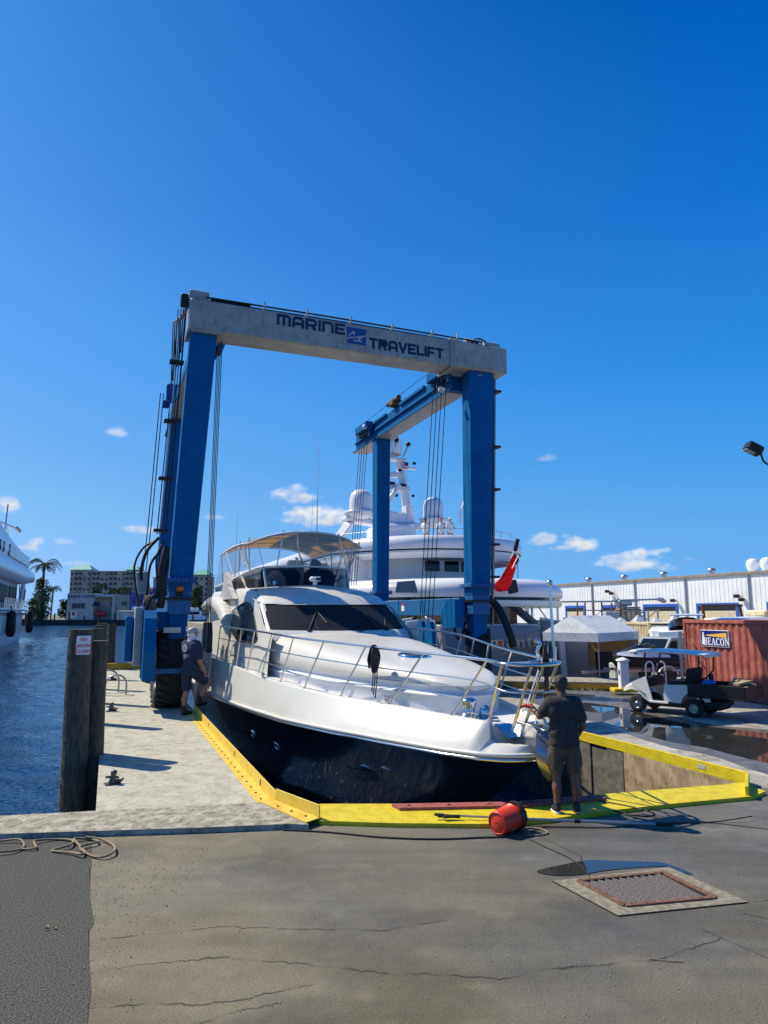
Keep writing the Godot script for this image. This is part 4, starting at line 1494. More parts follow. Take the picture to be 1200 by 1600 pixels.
	for g in [[1.02, 0.0]]:
		var vv: float = g[0]
		s = begin()
		var fp := PackedVector2Array([Vector2(0.2, 0.86), Vector2(-1.2, 0.86), Vector2(-1.35, 1.6), Vector2(-1.2, 2.45), Vector2(-0.9, 2.66), Vector2(-0.05, 2.66), Vector2(0.2, 2.4)])
		plate(s, fp, 0.3, Transform3D(Basis(Vector3(0, 0, -1), Vector3(0, 1, 0), Vector3(1, 0, 0)), L(vv, 0, 20.2)))
		span(s, L(vv - 0.1 if g[1] == 0.0 else vv - 0.65, 2.2, 20.3), L(vv + 1.05 if g[1] == 0.0 else vv + 0.15, 2.62, 21.2), 0.02)
		part("wheel_fork", s, M.blue_paint, t)
	s = begin()
	span(s, L(1.14, 1.0, 19.45), L(2.12, 1.13, 19.55), 0.01)
	span(s, L(1.14, 1.0, 19.5), L(1.22, 1.13, 20.3), 0.01)
	part("wheel_guard", s, M.blue_paint_worn, t)
	s = begin()
	span(s, L(1.4, 2.06, 19.74), L(1.84, 2.2, 19.78))
	part("plate", s, M.dull_steel, t)
	# cabinets, lamp, labels and hoses on the left leg
	s = begin()
	span(s, L(0.66, 1.2, 19.75), L(0.86, 2.74, 20.9), 0.02)
	var cb := part("cabinet", s, M.grey_box, t)
	s = begin()
	for k in 3:
		disc(s, L(0.76, 1.4 + k * 0.55, 19.74), 0.025, 0.02, 6, Vector3(0, 0, 1))
	part("latch", s, M.dull_steel, cb)
	s = begin()
	span(s, L(0.45, 1.3, 20.2), L(0.64, 2.5, 21.0), 0.02)
	part("tank", s, M.blue_paint, t)
	s = begin()
	box(s, L(0.86, 3.45, 20.9), Vector3(0.34, 0.62, 0.3), Basis(Vector3.BACK, 0.12), 0.03)
	part("junction_box", s, M.grey_box, t)
	s = begin()
	box(s, L(1.80, 3.26, 20.08), Vector3(0.2, 0.16, 0.1), Basis.IDENTITY, 0.04)
	part("amber_lamp", s, M.orange_lens, t)
	s = begin()
	box(s, L(1.80, 3.12, 20.08), Vector3(0.2, 0.1, 0.08), Basis.IDENTITY, 0.02)
	part("lamp_bracket", s, M.black_metal, t)
	for q in [[1.02, 1.9, 20.0], [11.95, 1.6, 19.98]]:
		s = begin()
		box(s, L(q[0], q[1], q[2] - 0.005), Vector3(0.17, 0.2, 0.006))
		var wl2 := part("warning_label", s, M.orange_lens, t)
		s = begin()
		box(s, L(q[0], q[1] + 0.06, q[2] - 0.011), Vector3(0.15, 0.05, 0.004))
		box(s, L(q[0], q[1] - 0.04, q[2] - 0.011), Vector3(0.06, 0.07, 0.004))
		part("print", s, M.red_paint, wl2)
	var hoses := [[[1.34, 4.6, 20.2], [1.15, 4.1, 20.1], [1.2, 3.3, 20.05], [1.1, 2.7, 20.1]], [[1.4, 4.4, 20.15], [1.3, 3.8, 20.0], [1.33, 3.1, 20.0], [1.3, 2.75, 20.1]], [[1.2, 4.7, 20.4], [0.9, 4.3, 20.4], [0.78, 3.8, 20.5], [0.8, 3.5, 20.6]], [[1.1, 4.6, 20.5], [0.8, 4.4, 20.6], [0.6, 3.9, 20.7], [0.68, 3.2, 20.6], [0.75, 2.76, 20.4]], [[1.25, 4.3, 20.3], [1.0, 3.9, 20.2], [0.95, 3.2, 20.15], [0.9, 2.76, 20.2]], [[1.45, 4.2, 20.1], [1.42, 3.7, 19.98], [1.22, 3.2, 19.95], [1.0, 2.9, 20.0], [0.92, 2.55, 20.05]]]
	for i in hoses.size():
		s = begin()
		var pts := []
		for p in hoses[i]:
			pts.append(L(p[0], p[1], p[2]))
		tube(s, spline(pts, 5), 0.11 if i == 1 else 0.03 + 0.008 * (i % 3), 8)
		part("hose", s, M.black_rubber, t)
	for q in [[1.12, 2.78, 20.1], [1.0, 2.95, 20.05], [1.18, 2.5, 20.05]]:
		s = begin()
		lathe(s, [Vector2(0.05, -0.12), Vector2(0.09, -0.1), Vector2(0.09, 0.1), Vector2(0.05, 0.12)], 9, Transform3D(Basis(Vector3.BACK, 0.25), L(q[0], q[1], q[2])))
		part("hose_coupling", s, M.canvas_beige, t)
	# pipes on the outer faces
	for sd in 2:
		for k in 4:
			var off := k * 0.07
			s = begin()
			if sd == 0:
				pix_line(s, [[1.66 - off, 11.6, 20.3 + off], [1.56 - off, 9.0, 20.3 + off], [1.36 - off, 4.8, 20.3 + off]], 0.026 if k % 2 == 0 else 0.016, 7)
			else:
				pix_line(s, [[12.12 + off, 10.8, 20.3 + off], [12.0 + off, 7.0, 20.3 + off], [11.82 + off, 2.2, 20.3 + off]], 0.026 if k % 2 == 0 else 0.016, 7)
			part("pipe", s, M.dull_steel if k == 2 else M.black_metal, t)
		for h in [9.9, 8.1, 6.4, 4.9] if sd == 0 else [10.3, 8.3, 6.8, 4.9, 3.8]:
			s = begin()
			var vc := tab([[2.2, 11.86], [10.8, 12.18]], h) if sd == 1 else tab([[4.8, 1.3], [11.6, 1.6]], h)
			box(s, L(vc + (0.06 if sd == 1 else -0.06), h, 20.4), Vector3(0.4, 0.07, 0.3), Basis.IDENTITY, 0.01)
			part("pipe_clamp", s, M.black_metal, t)
	for k in 2:
		s = begin()
		pix_line(s, [[1.62 - k * 0.12, 11.6, 29.0], [1.4 - k * 0.12, 6.2, 29.0], [1.2 - k * 0.1, 3.0, 29.0]], 0.022, 6)
		part("pipe", s, M.black_metal, t)
	s = begin()
	box(s, L(1.95, 11.5, 28.6), Vector3(0.5, 0.7, 0.5), Basis.IDENTITY, 0.04)
	box(s, L(1.7, 11.0, 28.5), Vector3(0.25, 0.25, 0.4), Basis.IDENTITY, 0.03)
	part("sheave_housing", s, M.blue_paint, t)
	for k in 7:
		s = begin()
		pix_line(s, [[1.72 - 0.02 * k, 11.75 - 0.04 * k, 20.2 + 0.08 * k], [1.62 - 0.05 * k, 11.2, 20.25 + 0.06 * k], [1.6 - 0.04 * k, 10.4 - 0.2 * k, 20.3 + 0.06 * k]], 0.02, 5)
		part("hose", s, M.black_rubber, t)
	# black hydraulic arm over the right wheel
	s = begin()
	tube(s, spline([L(11.9, 3.1, 20.6), L(12.15, 2.7, 20.3), L(12.35, 1.9, 20.0), L(12.45, 1.5, 20.0)], 5), 0.13, 9)
	part("hose", s, M.black_rubber, t)

# ================================================================ the superyacht in the second basin
func deck_line(half: float, aft: float, round_by: float, h: float, end := 78.0) -> Array:
	var out := [L(18.2 - half, h, end)]
	for i in 33:
		var a := -1.0 + i / 16.0
		out.append(L(18.2 + half * a, h, aft + round_by * pow(abs(a), 2.6)))
	out.append(L(18.2 + half, h, end))
	return out

func band(called: String, prof: Array, half: float, aft: float, round_by: float, m: Material, t: Node3D) -> MeshInstance3D:
	var s := begin()
	s.set_smooth_group(0)
	var rings := []
	for p in prof:
		rings.append(deck_line(half - p[1], aft + p[1], round_by, p[0]))
	loft(s, rings)
	return part(called, s, m, t)

func deck_fill(called: String, half: float, aft: float, round_by: float, h: float, thick: float, m: Material, t: Node3D) -> void:
	var s := begin()
	var pl := PackedVector2Array()
	for p in deck_line(half, aft, round_by, h):
		pl.append(Vector2(p.x, p.z))
	slab(s, pl, h, h + thick)
	part(called, s, m, t)

func small_dome(called: String, at: Vector3, r: float, h: float, dish: bool, t: Node3D) -> void:
	var s := begin()
	lathe(s, [Vector2(r * 0.96, 0), Vector2(r, h * 0.2), Vector2(r * 0.98, h * 0.55), Vector2(r * 0.85, h * 0.78), Vector2(r * 0.55, h * 0.94), Vector2(0.01, h)], 20, Transform3D(Basis.IDENTITY, at))
	var d := part(called, s, M.ship_white, t)
	if dish:
		s = begin()
		lathe(s, [Vector2(0.15, -0.55), Vector2(r * 0.9, -0.45), Vector2(r * 1.42, -0.22), Vector2(r * 1.45, -0.06), Vector2(r * 1.0, 0.0)], 22, Transform3D(Basis.IDENTITY, at))
		part("dome_base", s, M.ship_white, d)

func stern_superyacht() -> void:
	var t := slip_thing("superyacht", "large white superyacht with grey transom and domes behind the hoist's right legs", "yacht", 17.3, 0, 31)
	# hull
	var s := begin()
	s.set_smooth_group(0)
	var rings := []
	for c in [[-2.0, 28.6, 5.0], [-0.4, 28.65, 5.1], [1.0, 28.85, 5.2], [1.95, 29.1, 5.2], [2.02, 29.3, 5.0]]:
		var ring := [L(17.3 - c[2], c[0], 80)]
		for i in 5:
			ring.append(L(17.3 - c[2], c[0], 60 - i * 6.0))
		ring.append(L(17.3 - c[2], c[0], 31.3))
		ring.append(L(14.3, c[0], 31.3))
		ring.append(L(14.3, c[0], c[1] + 0.12))
		for i in 9:
			ring.append(L(14.45 + i * 0.6375, c[0], c[1] - 0.12 + 0.12 * pow(abs(i / 4.0 - 1.0), 4)))
		ring.append(L(19.65, c[0], c[1] + 0.12))
		ring.append(L(19.65, c[0], 31.3))
		ring.append(L(17.3 + c[2], c[0], 31.3))
		for i in 5:
			ring.append(L(17.3 + c[2], c[0], 36 + i * 6.0))
		ring.append(L(17.3 + c[2], c[0], 80))
		rings.append(ring)
	for i in rings.size() - 1:
		s.set_smooth_group(-1)
		loft(s, [rings[i], rings[i + 1]])
	var hull := part("hull", s, M.ship_grey, t)
	s = begin()
	span(s, L(14.3, 1.98, 29.3), L(19.66, 2.06, 31.0), 0.02)
	span(s, L(12.1, 1.98, 31.0), L(22.5, 2.06, 60), 0.02)
	part("deck", s, M.ship_white, hull)
	words("name", "Amante", 0.52, M.dull_steel, hull, Transform3D(Basis.IDENTITY, L(17.65, 1.23, 28.66)), 1.25, true, 0.03)
	s = begin()
	for k in 2:
		span(s, L(17.2 + k * 0.5, 0.72, 28.68), L(17.55 + k * 0.5, 0.77, 28.71))
	part("home_port", s, M.dull_steel, hull)
	# stairs and flared quarter on both sides
	for sg in [-1.0, 1.0]:
		for k in 8:
			s = begin()
			var a: float = 17.3 + sg * 2.4
			var b: float = 17.3 + sg * 3.75
			span(s, L(min(a, b), -0.2, 29.0 + k * 0.29), L(max(a, b), 0.1 + k * 0.25, 29.3 + k * 0.29), 0.01)
			part("step", s, M.ship_grey, t)
		for q in [[29.0, 0.0, 1.0], [31.0, 0.7, 0.75]]:
			s = begin()
			var pl := PackedVector2Array()
			for c in [[3.75, -0.6], [3.6, 2.12 + q[1] * 0.2], [4.75, 1.95 + q[1] * 0.3], [5.15, 1.2 + q[1]], [5.5, -0.6]]:
				pl.append(Vector2(sg * c[0] if sg > 0 else sg * c[0], c[1]))
			plate(s, pl, 0.3, Transform3D(Basis.IDENTITY, L(17.3, 0, q[0])))
			var wing := part("quarter_wing", s, M.ship_grey, t)
			s = begin()
			for i in 4:
				var e := [[3.62, -0.6, 3.5, 1.9], [3.5, 1.9, 3.62, 2.2], [3.62, 2.2, 4.8, 2.02], [4.8, 2.02, 5.2, 1.2]]
				bar(s, L(17.3 + sg * e[i][0], e[i][1], q[0] - 0.05), L(17.3 + sg * e[i][2], e[i][3], q[0] - 0.05), 0.12, 0.42, 0.03)
			part("edge", s, M.ship_white, wing)
	s = begin()
	for k in 2:
		tube(s, [L(20.0 + k * 0.9, 0.3, 29.0), L(20.0 + k * 0.9, 1.2, 29.0), L(20.0 + k * 0.9, 3.1, 31.2)], 0.03, 6)
	part("stair_rail", s, M.steel, t)
	# main deck aft
	s = begin()
	span(s, L(13.2, 2.05, 35.5), L(22.0, 3.2, 60), 0.02)
	part("saloon_wall", s, M.ship_grey, t)
	s = begin()
	span(s, L(20.7, 2.06, 35.3), L(22.3, 3.02, 35.48), 0.01)
	var door := part("door", s, M.canvas_beige, t)
	door.material_override = mottled("teak", lin(0.16, 0.075, 0.03), lin(0.25, 0.12, 0.05), 0.9, 0.5, 0.02)
	s = begin()
	for k in 9:
		span(s, L(20.2, 2.1 + k * 0.11, 33.8), L(20.9, 2.15 + k * 0.11, 34.0))
	part("louvre", s, M.ship_white, t)
	for k in 4:
		s = begin()
		span(s, L(13.3 + k * 1.1, 2.15, 35.4), L(14.2 + k * 1.1, 2.95, 35.47))
		part("window", s, M.dark_glass, t)
	s = begin()
	bar(s, L(20.2, 2.05, 30.3), L(20.0, 3.2, 32.5), 0.35, 0.3, 0.02)
	bar(s, L(14.4, 2.05, 30.3), L(14.6, 3.2, 32.5), 0.35, 0.3, 0.02)
	part("deck_strut", s, M.ship_grey, t)
	for v in [21.3, 13.3]:
		s = begin()
		tube(s, [L(v, 2.0, 32.2), L(v, 3.2, 32.2)], 0.07, 8)
		part("stanchion", s, M.steel, t)
	# lower overhanging deck
	deck_fill("deck_soffit", 7.2, 29.6, 7.0, 2.95, 0.08, M.ship_white, t)
	band("fascia", [[2.93, 0.1], [3.0, 0.02], [3.24, 0.02]], 7.3, 29.5, 7.0, M.ship_white, t)
	band("stripe", [[3.24, 0.1], [3.40, 0.1]], 7.3, 29.5, 7.0, M.dark_glass, t)
	band("bulwark", [[3.40, 0.02], [3.55, -0.04], [3.8, -0.03], [4.05, 0.1], [4.22, 0.32], [4.33, 0.7], [4.36, 1.1]], 7.3, 29.5, 7.0, M.ship_white, t)
	deck_fill("upper_deck_floor", 6.4, 30.4, 7.0, 4.2, 0.1, M.ship_white, t)
	# house on that deck
	s = begin()
	s.set_smooth_group(0)
	rings = []
	for h in [4.25, 5.95]:
		var ring := []
		for p in deck_line(5.2, 36.2, 4.0, h, 66.0):
			ring.append(p)
		rings.append(ring)
	loft(s, rings)
	part("upper_house", s, M.ship_white, t)
	for q in [[16.85, 17.7], [18.05, 18.95], [19.2, 20.05]]:
		s = begin()
		span(s, L(q[0], 5.02, 36.1), L(q[1], 5.62, 36.4), 0.02)
		part("window", s, M.dark_glass, t)
	s = begin()
	span(s, L(16.7, 5.66, 36.05), L(20.2, 5.9, 36.4), 0.02)
	part("header", s, M.ship_grey, t)
	for k in 4:
		s = begin()
		span(s, L(13.76, 4.55, 40.5 + k * 4.2), L(13.83, 5.7, 44.2 + k * 4.2))
		part("window", s, M.dark_glass, t)
	for q in [[12.75, 37.0, 10], [13.6, 36.6, 9]]:
		s = begin()
		for k in q[2]:
			span(s, L(q[0], 4.5 + k * 0.14, q[1]), L(q[0] + 0.5, 4.57 + k * 0.14, q[1] + 0.25))
		part("louvre", s, M.ship_white, t)
	s = begin()
	plate(s, PackedVector2Array([Vector2(12.35, 3.55), Vector2(13.45, 3.55), Vector2(13.3, 4.12), Vector2(12.45, 4.05)]), 0.04, Transform3D(Basis(Vector3.UP, -0.12), L(0, 0, 31.2)))
	var vent := part("air_vent", s, M.ship_grey, t)
	s = begin()
	for k in 8:
		span(s, L(12.5, 3.58 + k * 0.066, 31.12), L(13.4, 3.61 + k * 0.066, 31.17))
	part("vent_slat", s, M.ship_white, vent)
	# upper overhanging deck
	deck_fill("sun_deck_soffit", 6.2, 33.1, 5.5, 5.93, 0.06, M.ship_white, t)
	band("fascia", [[5.6, 0.5], [5.85, 0.12], [5.92, 0.1]], 6.3, 33.0, 5.5, M.ship_white, t)
	band("stripe", [[5.92, 0.12], [6.07, 0.12]], 6.3, 33.0, 5.5, M.dark_glass, t)
	band("bulwark", [[6.07, 0.03], [6.2, -0.02], [6.5, 0.0], [6.75, 0.12], [6.82, 0.3], [6.8, 0.5]], 6.3, 33.0, 5.5, M.ship_white, t)
	deck_fill("sun_deck", 5.8, 33.6, 5.5, 6.55, 0.08, M.ship_white, t)
	s = begin()
	tube(s, deck_line(6.0, 33.4, 5.5, 7.18), 0.02, 5)
	for i in range(2, 34, 3):
		var p: Vector3 = deck_line(6.0, 33.4, 5.5, 6.75)[i]
		tube(s, [p, p + Vector3(0, 0.43, 0)], 0.018, 5)
	part("rail", s, M.dull_steel, t)
	s = begin()
	tube(s, [L(20.6, 5.7, 36.5), L(23.2, 5.62, 36.5), L(23.2, 4.3, 36.5)], 0.035, 6)
	part("awning_pole", s, M.steel, t)
	s = begin()
	for k in 6:
		span(s, L(20.75, 4.55 + k * 0.2, 37.5), L(21.0, 4.62 + k * 0.2, 37.8))
	part("side_ladder", s, M.black_metal, t)
	s = begin()
	tube(s, [L(20.6, 8.2, 39.0), L(20.62, 9.0, 39.0), L(20.85, 9.5, 39.0)], 0.09, 8)
	box(s, L(20.95, 9.7, 39.0), Vector3(0.2, 0.55, 0.25), Basis(Vector3.BACK, -0.3), 0.05)
	part("searchlight", s, M.ship_white, t)
	# mast house, domes and mast
	s = begin()
	span(s, L(16.0, 6.6, 40.6), L(18.3, 8.35, 44), 0.15)
	span(s, L(16.2, 8.36, 41.2), L(17.9, 9.2, 43.6), 0.12)
	bar(s, L(12.4, 6.9, 39.0), L(14.3, 8.6, 42.0), 0.6, 0.35, 0.05)
	bar(s, L(18.0, 8.25, 41.5), L(20.8, 8.55, 41.5), 1.4, 0.35, 0.1)
	bar(s, L(13.6, 8.6, 41.5), L(16.5, 8.3, 41.5), 1.2, 0.35, 0.1)
	part("mast_house", s, M.ship_white, t)
	small_dome("radar_dome", L(14.57, 9.05, 41.0), 0.74, 1.42, true, t)
	small_dome("radar_dome", L(19.66, 8.85, 41.0), 0.68, 1.42, true, t)
	s = begin()
	for q in [[-0.62, -0.95], [0.45, 0.85]]:
		var pts := [L(17.3 + q[1], 7.9, 41.4), L(17.3 + q[1] * 0.9, 9.6, 41.6), L(17.3 + q[0], 12.0, 41.9), L(17.3 + q[0] * 0.9, 12.9, 42.0)]
		for i in 3:
			bar(s, pts[i], pts[i + 1], [0.72, 0.6, 0.5][i], 0.5, 0.06)
	bar(s, L(16.3, 10.85, 41.6), L(18.2, 10.75, 41.6), 0.5, 0.35, 0.05)
	bar(s, L(16.6, 11.75, 41.8), L(17.7, 11.75, 41.8), 0.4, 0.35, 0.05)
	bar(s, L(16.6, 12.85, 41.9), L(18.0, 12.8, 41.9), 0.6, 0.2, 0.04)
	bar(s, L(17.9, 12.3, 41.8), L(18.75, 12.25, 41.8), 0.3, 0.1)
	bar(s, L(16.3, 9.6, 40.9), L(17.3, 11.0, 41.2), 0.3, 0.3, 0.05)
	part("mast", s, M.ship_white, t)
	s = begin()
	for q in [[16.75, 11.05, 0.5], [17.55, 10.98, 0.5], [17.35, 11.95, 0.2], [18.3, 10.3, 0.16], [17.1, 10.25, 0.2], [18.4, 12.5, 0.2], [18.15, 7.75, 0.3], [18.15, 8.0, 0.3], [18.2, 7.5, 0.3]]:
		box(s, L(q[0], q[1], 41.2), Vector3(q[2], 0.17, 0.2), Basis.IDENTITY, 0.03)
	part("antenna", s, M.black_metal, t)
	small_dome("radar_dome", L(17.15, 13.15, 42.0), 0.62, 1.5, false, t)
	for q in [[16.9, 13.0, 17.2, 13.9], [17.7, 12.95, 18.05, 13.7]]:
		s = begin()
		tube(s, [L(q[0], q[1], 41.5), L(q[2], q[3], 41.4)], 0.06, 6)
		var arm := part("lamp_arm", s, M.dull_steel, t)
		s = begin()
		ball(s, L(q[2], q[3] + 0.12, 41.4), Vector3.ONE * 0.17, 6)
		part("lamp", s, M.black_metal, arm)
	s = begin()
	tube(s, [L(17.25, 13.1, 41.0), L(17.28, 14.75, 41.0)], 0.018, 5)
	part("whip_antenna", s, M.ship_white, t)
	# flags
	var f := thing("flag", "small striped flag flying on the superyacht's mast", "flag", W(17.55, 12.15, 41.3), TH)
	for k in 5:
		s = begin()
		quad(s, Vector3(0, k * 0.085, 0), Vector3(0.4, k * 0.085 - 0.06, 0.08), Vector3(0.4, k * 0.085 + 0.02, 0.08), Vector3(0, k * 0.085 + 0.083, 0))
		part("stripe", s, M.red_paint if k % 2 == 0 else M.white_paint, f)
	s = begin()
	quad(s, Vector3(0.18, 0.2, 0.045), Vector3(0.42, 0.17, 0.09), Vector3(0.42, 0.38, 0.09), Vector3(0.18, 0.41, 0.045))
	part("canton", s, M.ink_blue, f)
	f = thing("ensign", "red ensign drooping from a slanting staff at the superyacht's stern", "flag", W(15.75, 0, 29.0), TH)
	P = Vector3(17.3, 0, 31)
	s = begin()
	tube(s, [L(19.05, 3.9, 30.9), L(19.5, 6.0, 30.2)], 0.045, 7)
	var staff := part("flagstaff", s, M.ship_white, f)
	s = begin()
	tube(s, [L(19.45, 5.55, 30.35), L(19.5, 6.1, 30.15)], 0.1, 8)
	part("finial", s, M.black_metal, staff)
	var ens := mottled("ensign_red", lin(0.66, 0.04, 0.022), lin(0.76, 0.065, 0.04), 1.0, 0.8)
	ens.backlight_enabled = true
	ens.backlight = Color(0.9, 0.2, 0.14)
	s = begin()
	s.set_smooth_group(0)
	rings = []
	var hang := [[19.45, 5.3, 0.16], [19.3, 5.0, 0.3], [19.1, 4.55, 0.42], [18.85, 4.1, 0.55], [18.5, 3.78, 0.75], [18.15, 3.7, 0.55]]
	for i in hang.size():
		var ring := []
		for k in 9:
			var a := -1.0 + k / 4.0
			ring.append(L(hang[i][0] + a * hang[i][2] * 0.55, hang[i][1] - 0.12 * a, 30.25 + 0.09 * sin(k * 2.3 + i)))
		rings.append(ring)
	loft(s, rings)
	part("cloth", s, ens, f)
	s = begin()
	for q in [[19.44, 5.28, 19.1, 4.7, 0.05], [19.52, 5.1, 19.25, 4.75, 0.06]]:
		bar(s, L(q[0], q[1], 30.1), L(q[2], q[3], 30.1), q[4], 0.02)
	part("white_cross", s, M.white_paint, f)
	s = begin()
	bar(s, L(19.5, 5.2, 30.13), L(19.32, 4.8, 30.13), 0.06, 0.02)
	part("canton", s, M.ink_blue, f)
	s = begin()
	box(s, L(19.3, 3.85, 30.55), Vector3(0.5, 0.62, 0.25), Basis(Vector3.BACK, 0.2), 0.05)
	tag(put("life_ring_case", commit(s), M.black_metal), "black cushion-shaped case on the superyacht's stern bulwark beside the ensign", "case")
	var lr: Node3D = get_child(get_child_count() - 1)
	lr.position = W(15.75, 0, 28.9)
	lr.rotation.y = TH

# ================================================================ the motor yacht in the slip
const BR := [[0.0, 0.0], [0.03, 0.2], [0.12, 0.42], [0.35, 0.66], [0.9, 0.95], [2.15, 1.38], [3.25, 1.72], [5.35, 2.12], [8.25, 2.36], [11.3, 2.42], [17.5, 2.38]]
const HR := [[0.0, 0.62], [3.0, 0.57], [5.0, 0.5], [8.2, 0.41], [11.3, 0.32], [17.5, 0.25]]
const BT := [[0.0, 0.0], [0.06, 0.16], [0.3, 0.42], [1.25, 0.69], [2.75, 1.10], [4.1, 1.55], [5.45, 1.93], [7.35, 2.18], [12.2, 2.29], [17.5, 2.26]]
const HT := [[0.0, 0.80], [0.44, 0.80], [0.47, 1.07], [4.0, 1.10], [7.3, 1.22], [12.0, 1.28], [17.5, 1.3]]

func Y(x: float, h: float, s: float) -> Vector3:
	return Vector3(x, h, -s)

func hull_at(side: float, S: float, h: float) -> Vector3:
	var hr := tab(HR, S)
	var hs := maxf(0.60 - S / 1.55, -2.2)
	var p := tab([[0.0, 0.9], [3.0, 0.95], [8.0, 0.5], [12.0, 0.3]], S)
	var q := clampf((h - hs) / maxf(hr - hs, 0.001), 0, 1)
	return Y(side * tab(BR, S) * pow(q, p), lerpf(hs, hr, q), S)

func both_sides(list: Array) -> Array:      # port aft, round the bow, starboard aft
	var out := []
	for i in range(list.size() - 1, -1, -1):
		out.append([-1.0, list[i]])
	for i in range(1, list.size()):
		out.append([1.0, list[i]])
	return out

func motor_yacht() -> void:
	var t := thing("motor_yacht", "white flybridge motor yacht with glossy black hull hanging in the hoist slip", "yacht", W(5.47, 0, 8.25), TH + 0.02)
	var st := [0.0, 0.015, 0.03, 0.07, 0.12, 0.22, 0.35, 0.445, 0.47, 0.6, 0.9, 1.25, 1.7, 2.15, 2.75, 3.4, 4.1, 4.8, 5.45, 6.3, 7.35, 8.4, 9.8, 11.3, 13, 15, 17.5]
	# dark hull
	var s := begin()
	s.set_smooth_group(0)
	var rings := []
	for e in both_sides(st):
		var ring := []
		var S: float = e[1]
		var hr := tab(HR, S)
		var hs := maxf(0.60 - S / 1.55, -2.2)
		for k in 17:
			ring.append(hull_at(e[0], S, lerpf(hs, hr, k / 16.0)))
		rings.append(ring)
	loft(s, rings)
	var hull := part("hull", s, M.hull_navy, t)
	s = begin()
	var tr := []
	for k in 17:
		tr.append(rings[0][k])
	for k in range(16, -1, -1):
		tr.append(rings[rings.size() - 1][k])
	fan(s, tr, Vector3(0, 0, -1))
	part("transom", s, M.gelcoat, t)
	# pale topside above the rubbing strake
	s = begin()
	s.set_smooth_group(0)
	rings = []
	for e in both_sides(st):
		var S: float = e[1]
		var br := tab(BR, S)
		var bt := tab(BT, S)
		var hr := tab(HR, S)
		var ht := tab(HT, S)
		var ring := []
		for c in [[0.0, 0.0], [0.03, 0.07], [0.10, 0.12], [0.14, 0.2], [0.32, 0.4], [0.55, 0.62], [0.8, 0.84], [0.95, 0.965], [1.0, 1.0]]:
			ring.append(Y(e[0] * lerpf(br, bt, c[0]), lerpf(hr, ht, c[1]), S))
		ring.append(Y(e[0] * maxf(bt - 0.05, 0), ht + 0.005, S + 0.02))
		ring.append(Y(e[0] * maxf(bt - 0.085, 0), ht - 0.03, S + 0.03))
		ring.append(Y(e[0] * maxf(bt - 0.09, 0), ht - 0.06, S + 0.03))
		rings.append(ring)
	loft(s, rings)
	part("topside", s, M.gelcoat, t)
	# decks
	s = begin()
	for k in range(8, st.size() - 1):
		var a: float = st[k] + 0.03
		var b: float = st[k + 1] + 0.03
		var wa := maxf(tab(BT, st[k]) - 0.088, 0.01)
		var wb := maxf(tab(BT, st[k + 1]) - 0.088, 0.01)
		quad(s, Y(-wa, tab(HT, st[k]) - 0.058, a), Y(wa, tab(HT, st[k]) - 0.058, a), Y(wb, tab(HT, st[k + 1]) - 0.058, b), Y(-wb, tab(HT, st[k + 1]) - 0.058, b))
	part("deck", s, M.deck_paint, t)
	s = begin()
	for k in 8:
		var wa := maxf(tab(BT, st[k]) - 0.05, 0.005)
		var wb := maxf(tab(BT, st[k + 1]) - 0.05, 0.005)
		quad(s, Y(-wa, 0.795, st[k] + 0.02), Y(wa, 0.795, st[k] + 0.02), Y(wb, 0.795, st[k + 1] + 0.02), Y(-wb, 0.795, st[k + 1] + 0.02))
	quad(s, Y(-0.4, 0.795, 0.49), Y(0.4, 0.795, 0.49), Y(0.4, 1.02, 0.49), Y(-0.4, 1.02, 0.49))
	part("bow_platform", s, M.gelcoat, t)
	s = begin()
	var line := []
	var line2 := []
	for e in both_sides(st):
		line.append(Y(e[0] * (tab(BR, e[1]) + 0.012), tab(HR, e[1]) + 0.0, e[1] - 0.012))
		line2.append(Y(e[0] * (tab(BR, e[1]) + 0.004), tab(HR, e[1]) + 0.06, e[1] - 0.004))
	tube(s, line, 0.026, 8)
	part("rubbing_strake", s, M.steel, t)
	s = begin()
	tube(s, line2, 0.032, 8)
	part("moulding", s, M.gelcoat, t)
	# hull portholes
	for q in [[8.2, -0.16], [6.75, -0.20], [8.2, -0.16], [6.75, -0.2]].size():
		var d: Array = [[8.2, -0.16, -1.0], [6.75, -0.20, -1.0], [8.2, -0.16, 1.0], [6.75, -0.2, 1.0]][q]
		var c := hull_at(d[2], d[0], d[1])
		var ax := (hull_at(d[2], d[0] + 0.1, d[1]) - c).cross(hull_at(d[2], d[0], d[1] + 0.1) - c).normalized()
		if ax.x * d[2] < 0.0:
			ax = -ax
		var up := (Vector3.UP - ax * ax.y).normalized()
		var bs := Basis(up.cross(ax), ax, up.cross(ax).cross(ax))
		s = begin()
		lathe(s, [Vector2(0.13, -0.01), Vector2(0.13, 0.012), Vector2(0.11, 0.022), Vector2(0.095, 0.012), Vector2(0.09, -0.03)], 20, Transform3D(bs.scaled_local(Vector3(1.3, 1, 0.75)), c))
		var ring_o := part("porthole", s, M.steel, t)
		s = begin()
		disc(s, c - ax * 0.03, 0.10, 0.032, 18, ax)
		part("glass", s, M.dark_glass, ring_o)
	# bow window in the hull: dark glass with bright bent trims
	s = begin()
	s.set_smooth_group(0)
	for k in 2:
		var pts := []
		for i in 7:
			var a := lerpf(-0.4, 1.0, i / 6.0)
			var p := hull_at(-1.0, 3.15 - k * 0.5 + 0.25 * a, 0.05 - 0.18 * a * a + 0.05 * k)
			pts.append(p + Vector3(-0.012, -0.004, 0.012))
		tube(s, pts, [0.004, 0.014, 0.02, 0.022, 0.018, 0.012, 0.004], 6)
	part("hull_trim", s, M.steel, t)
	s = begin()
	rings = []
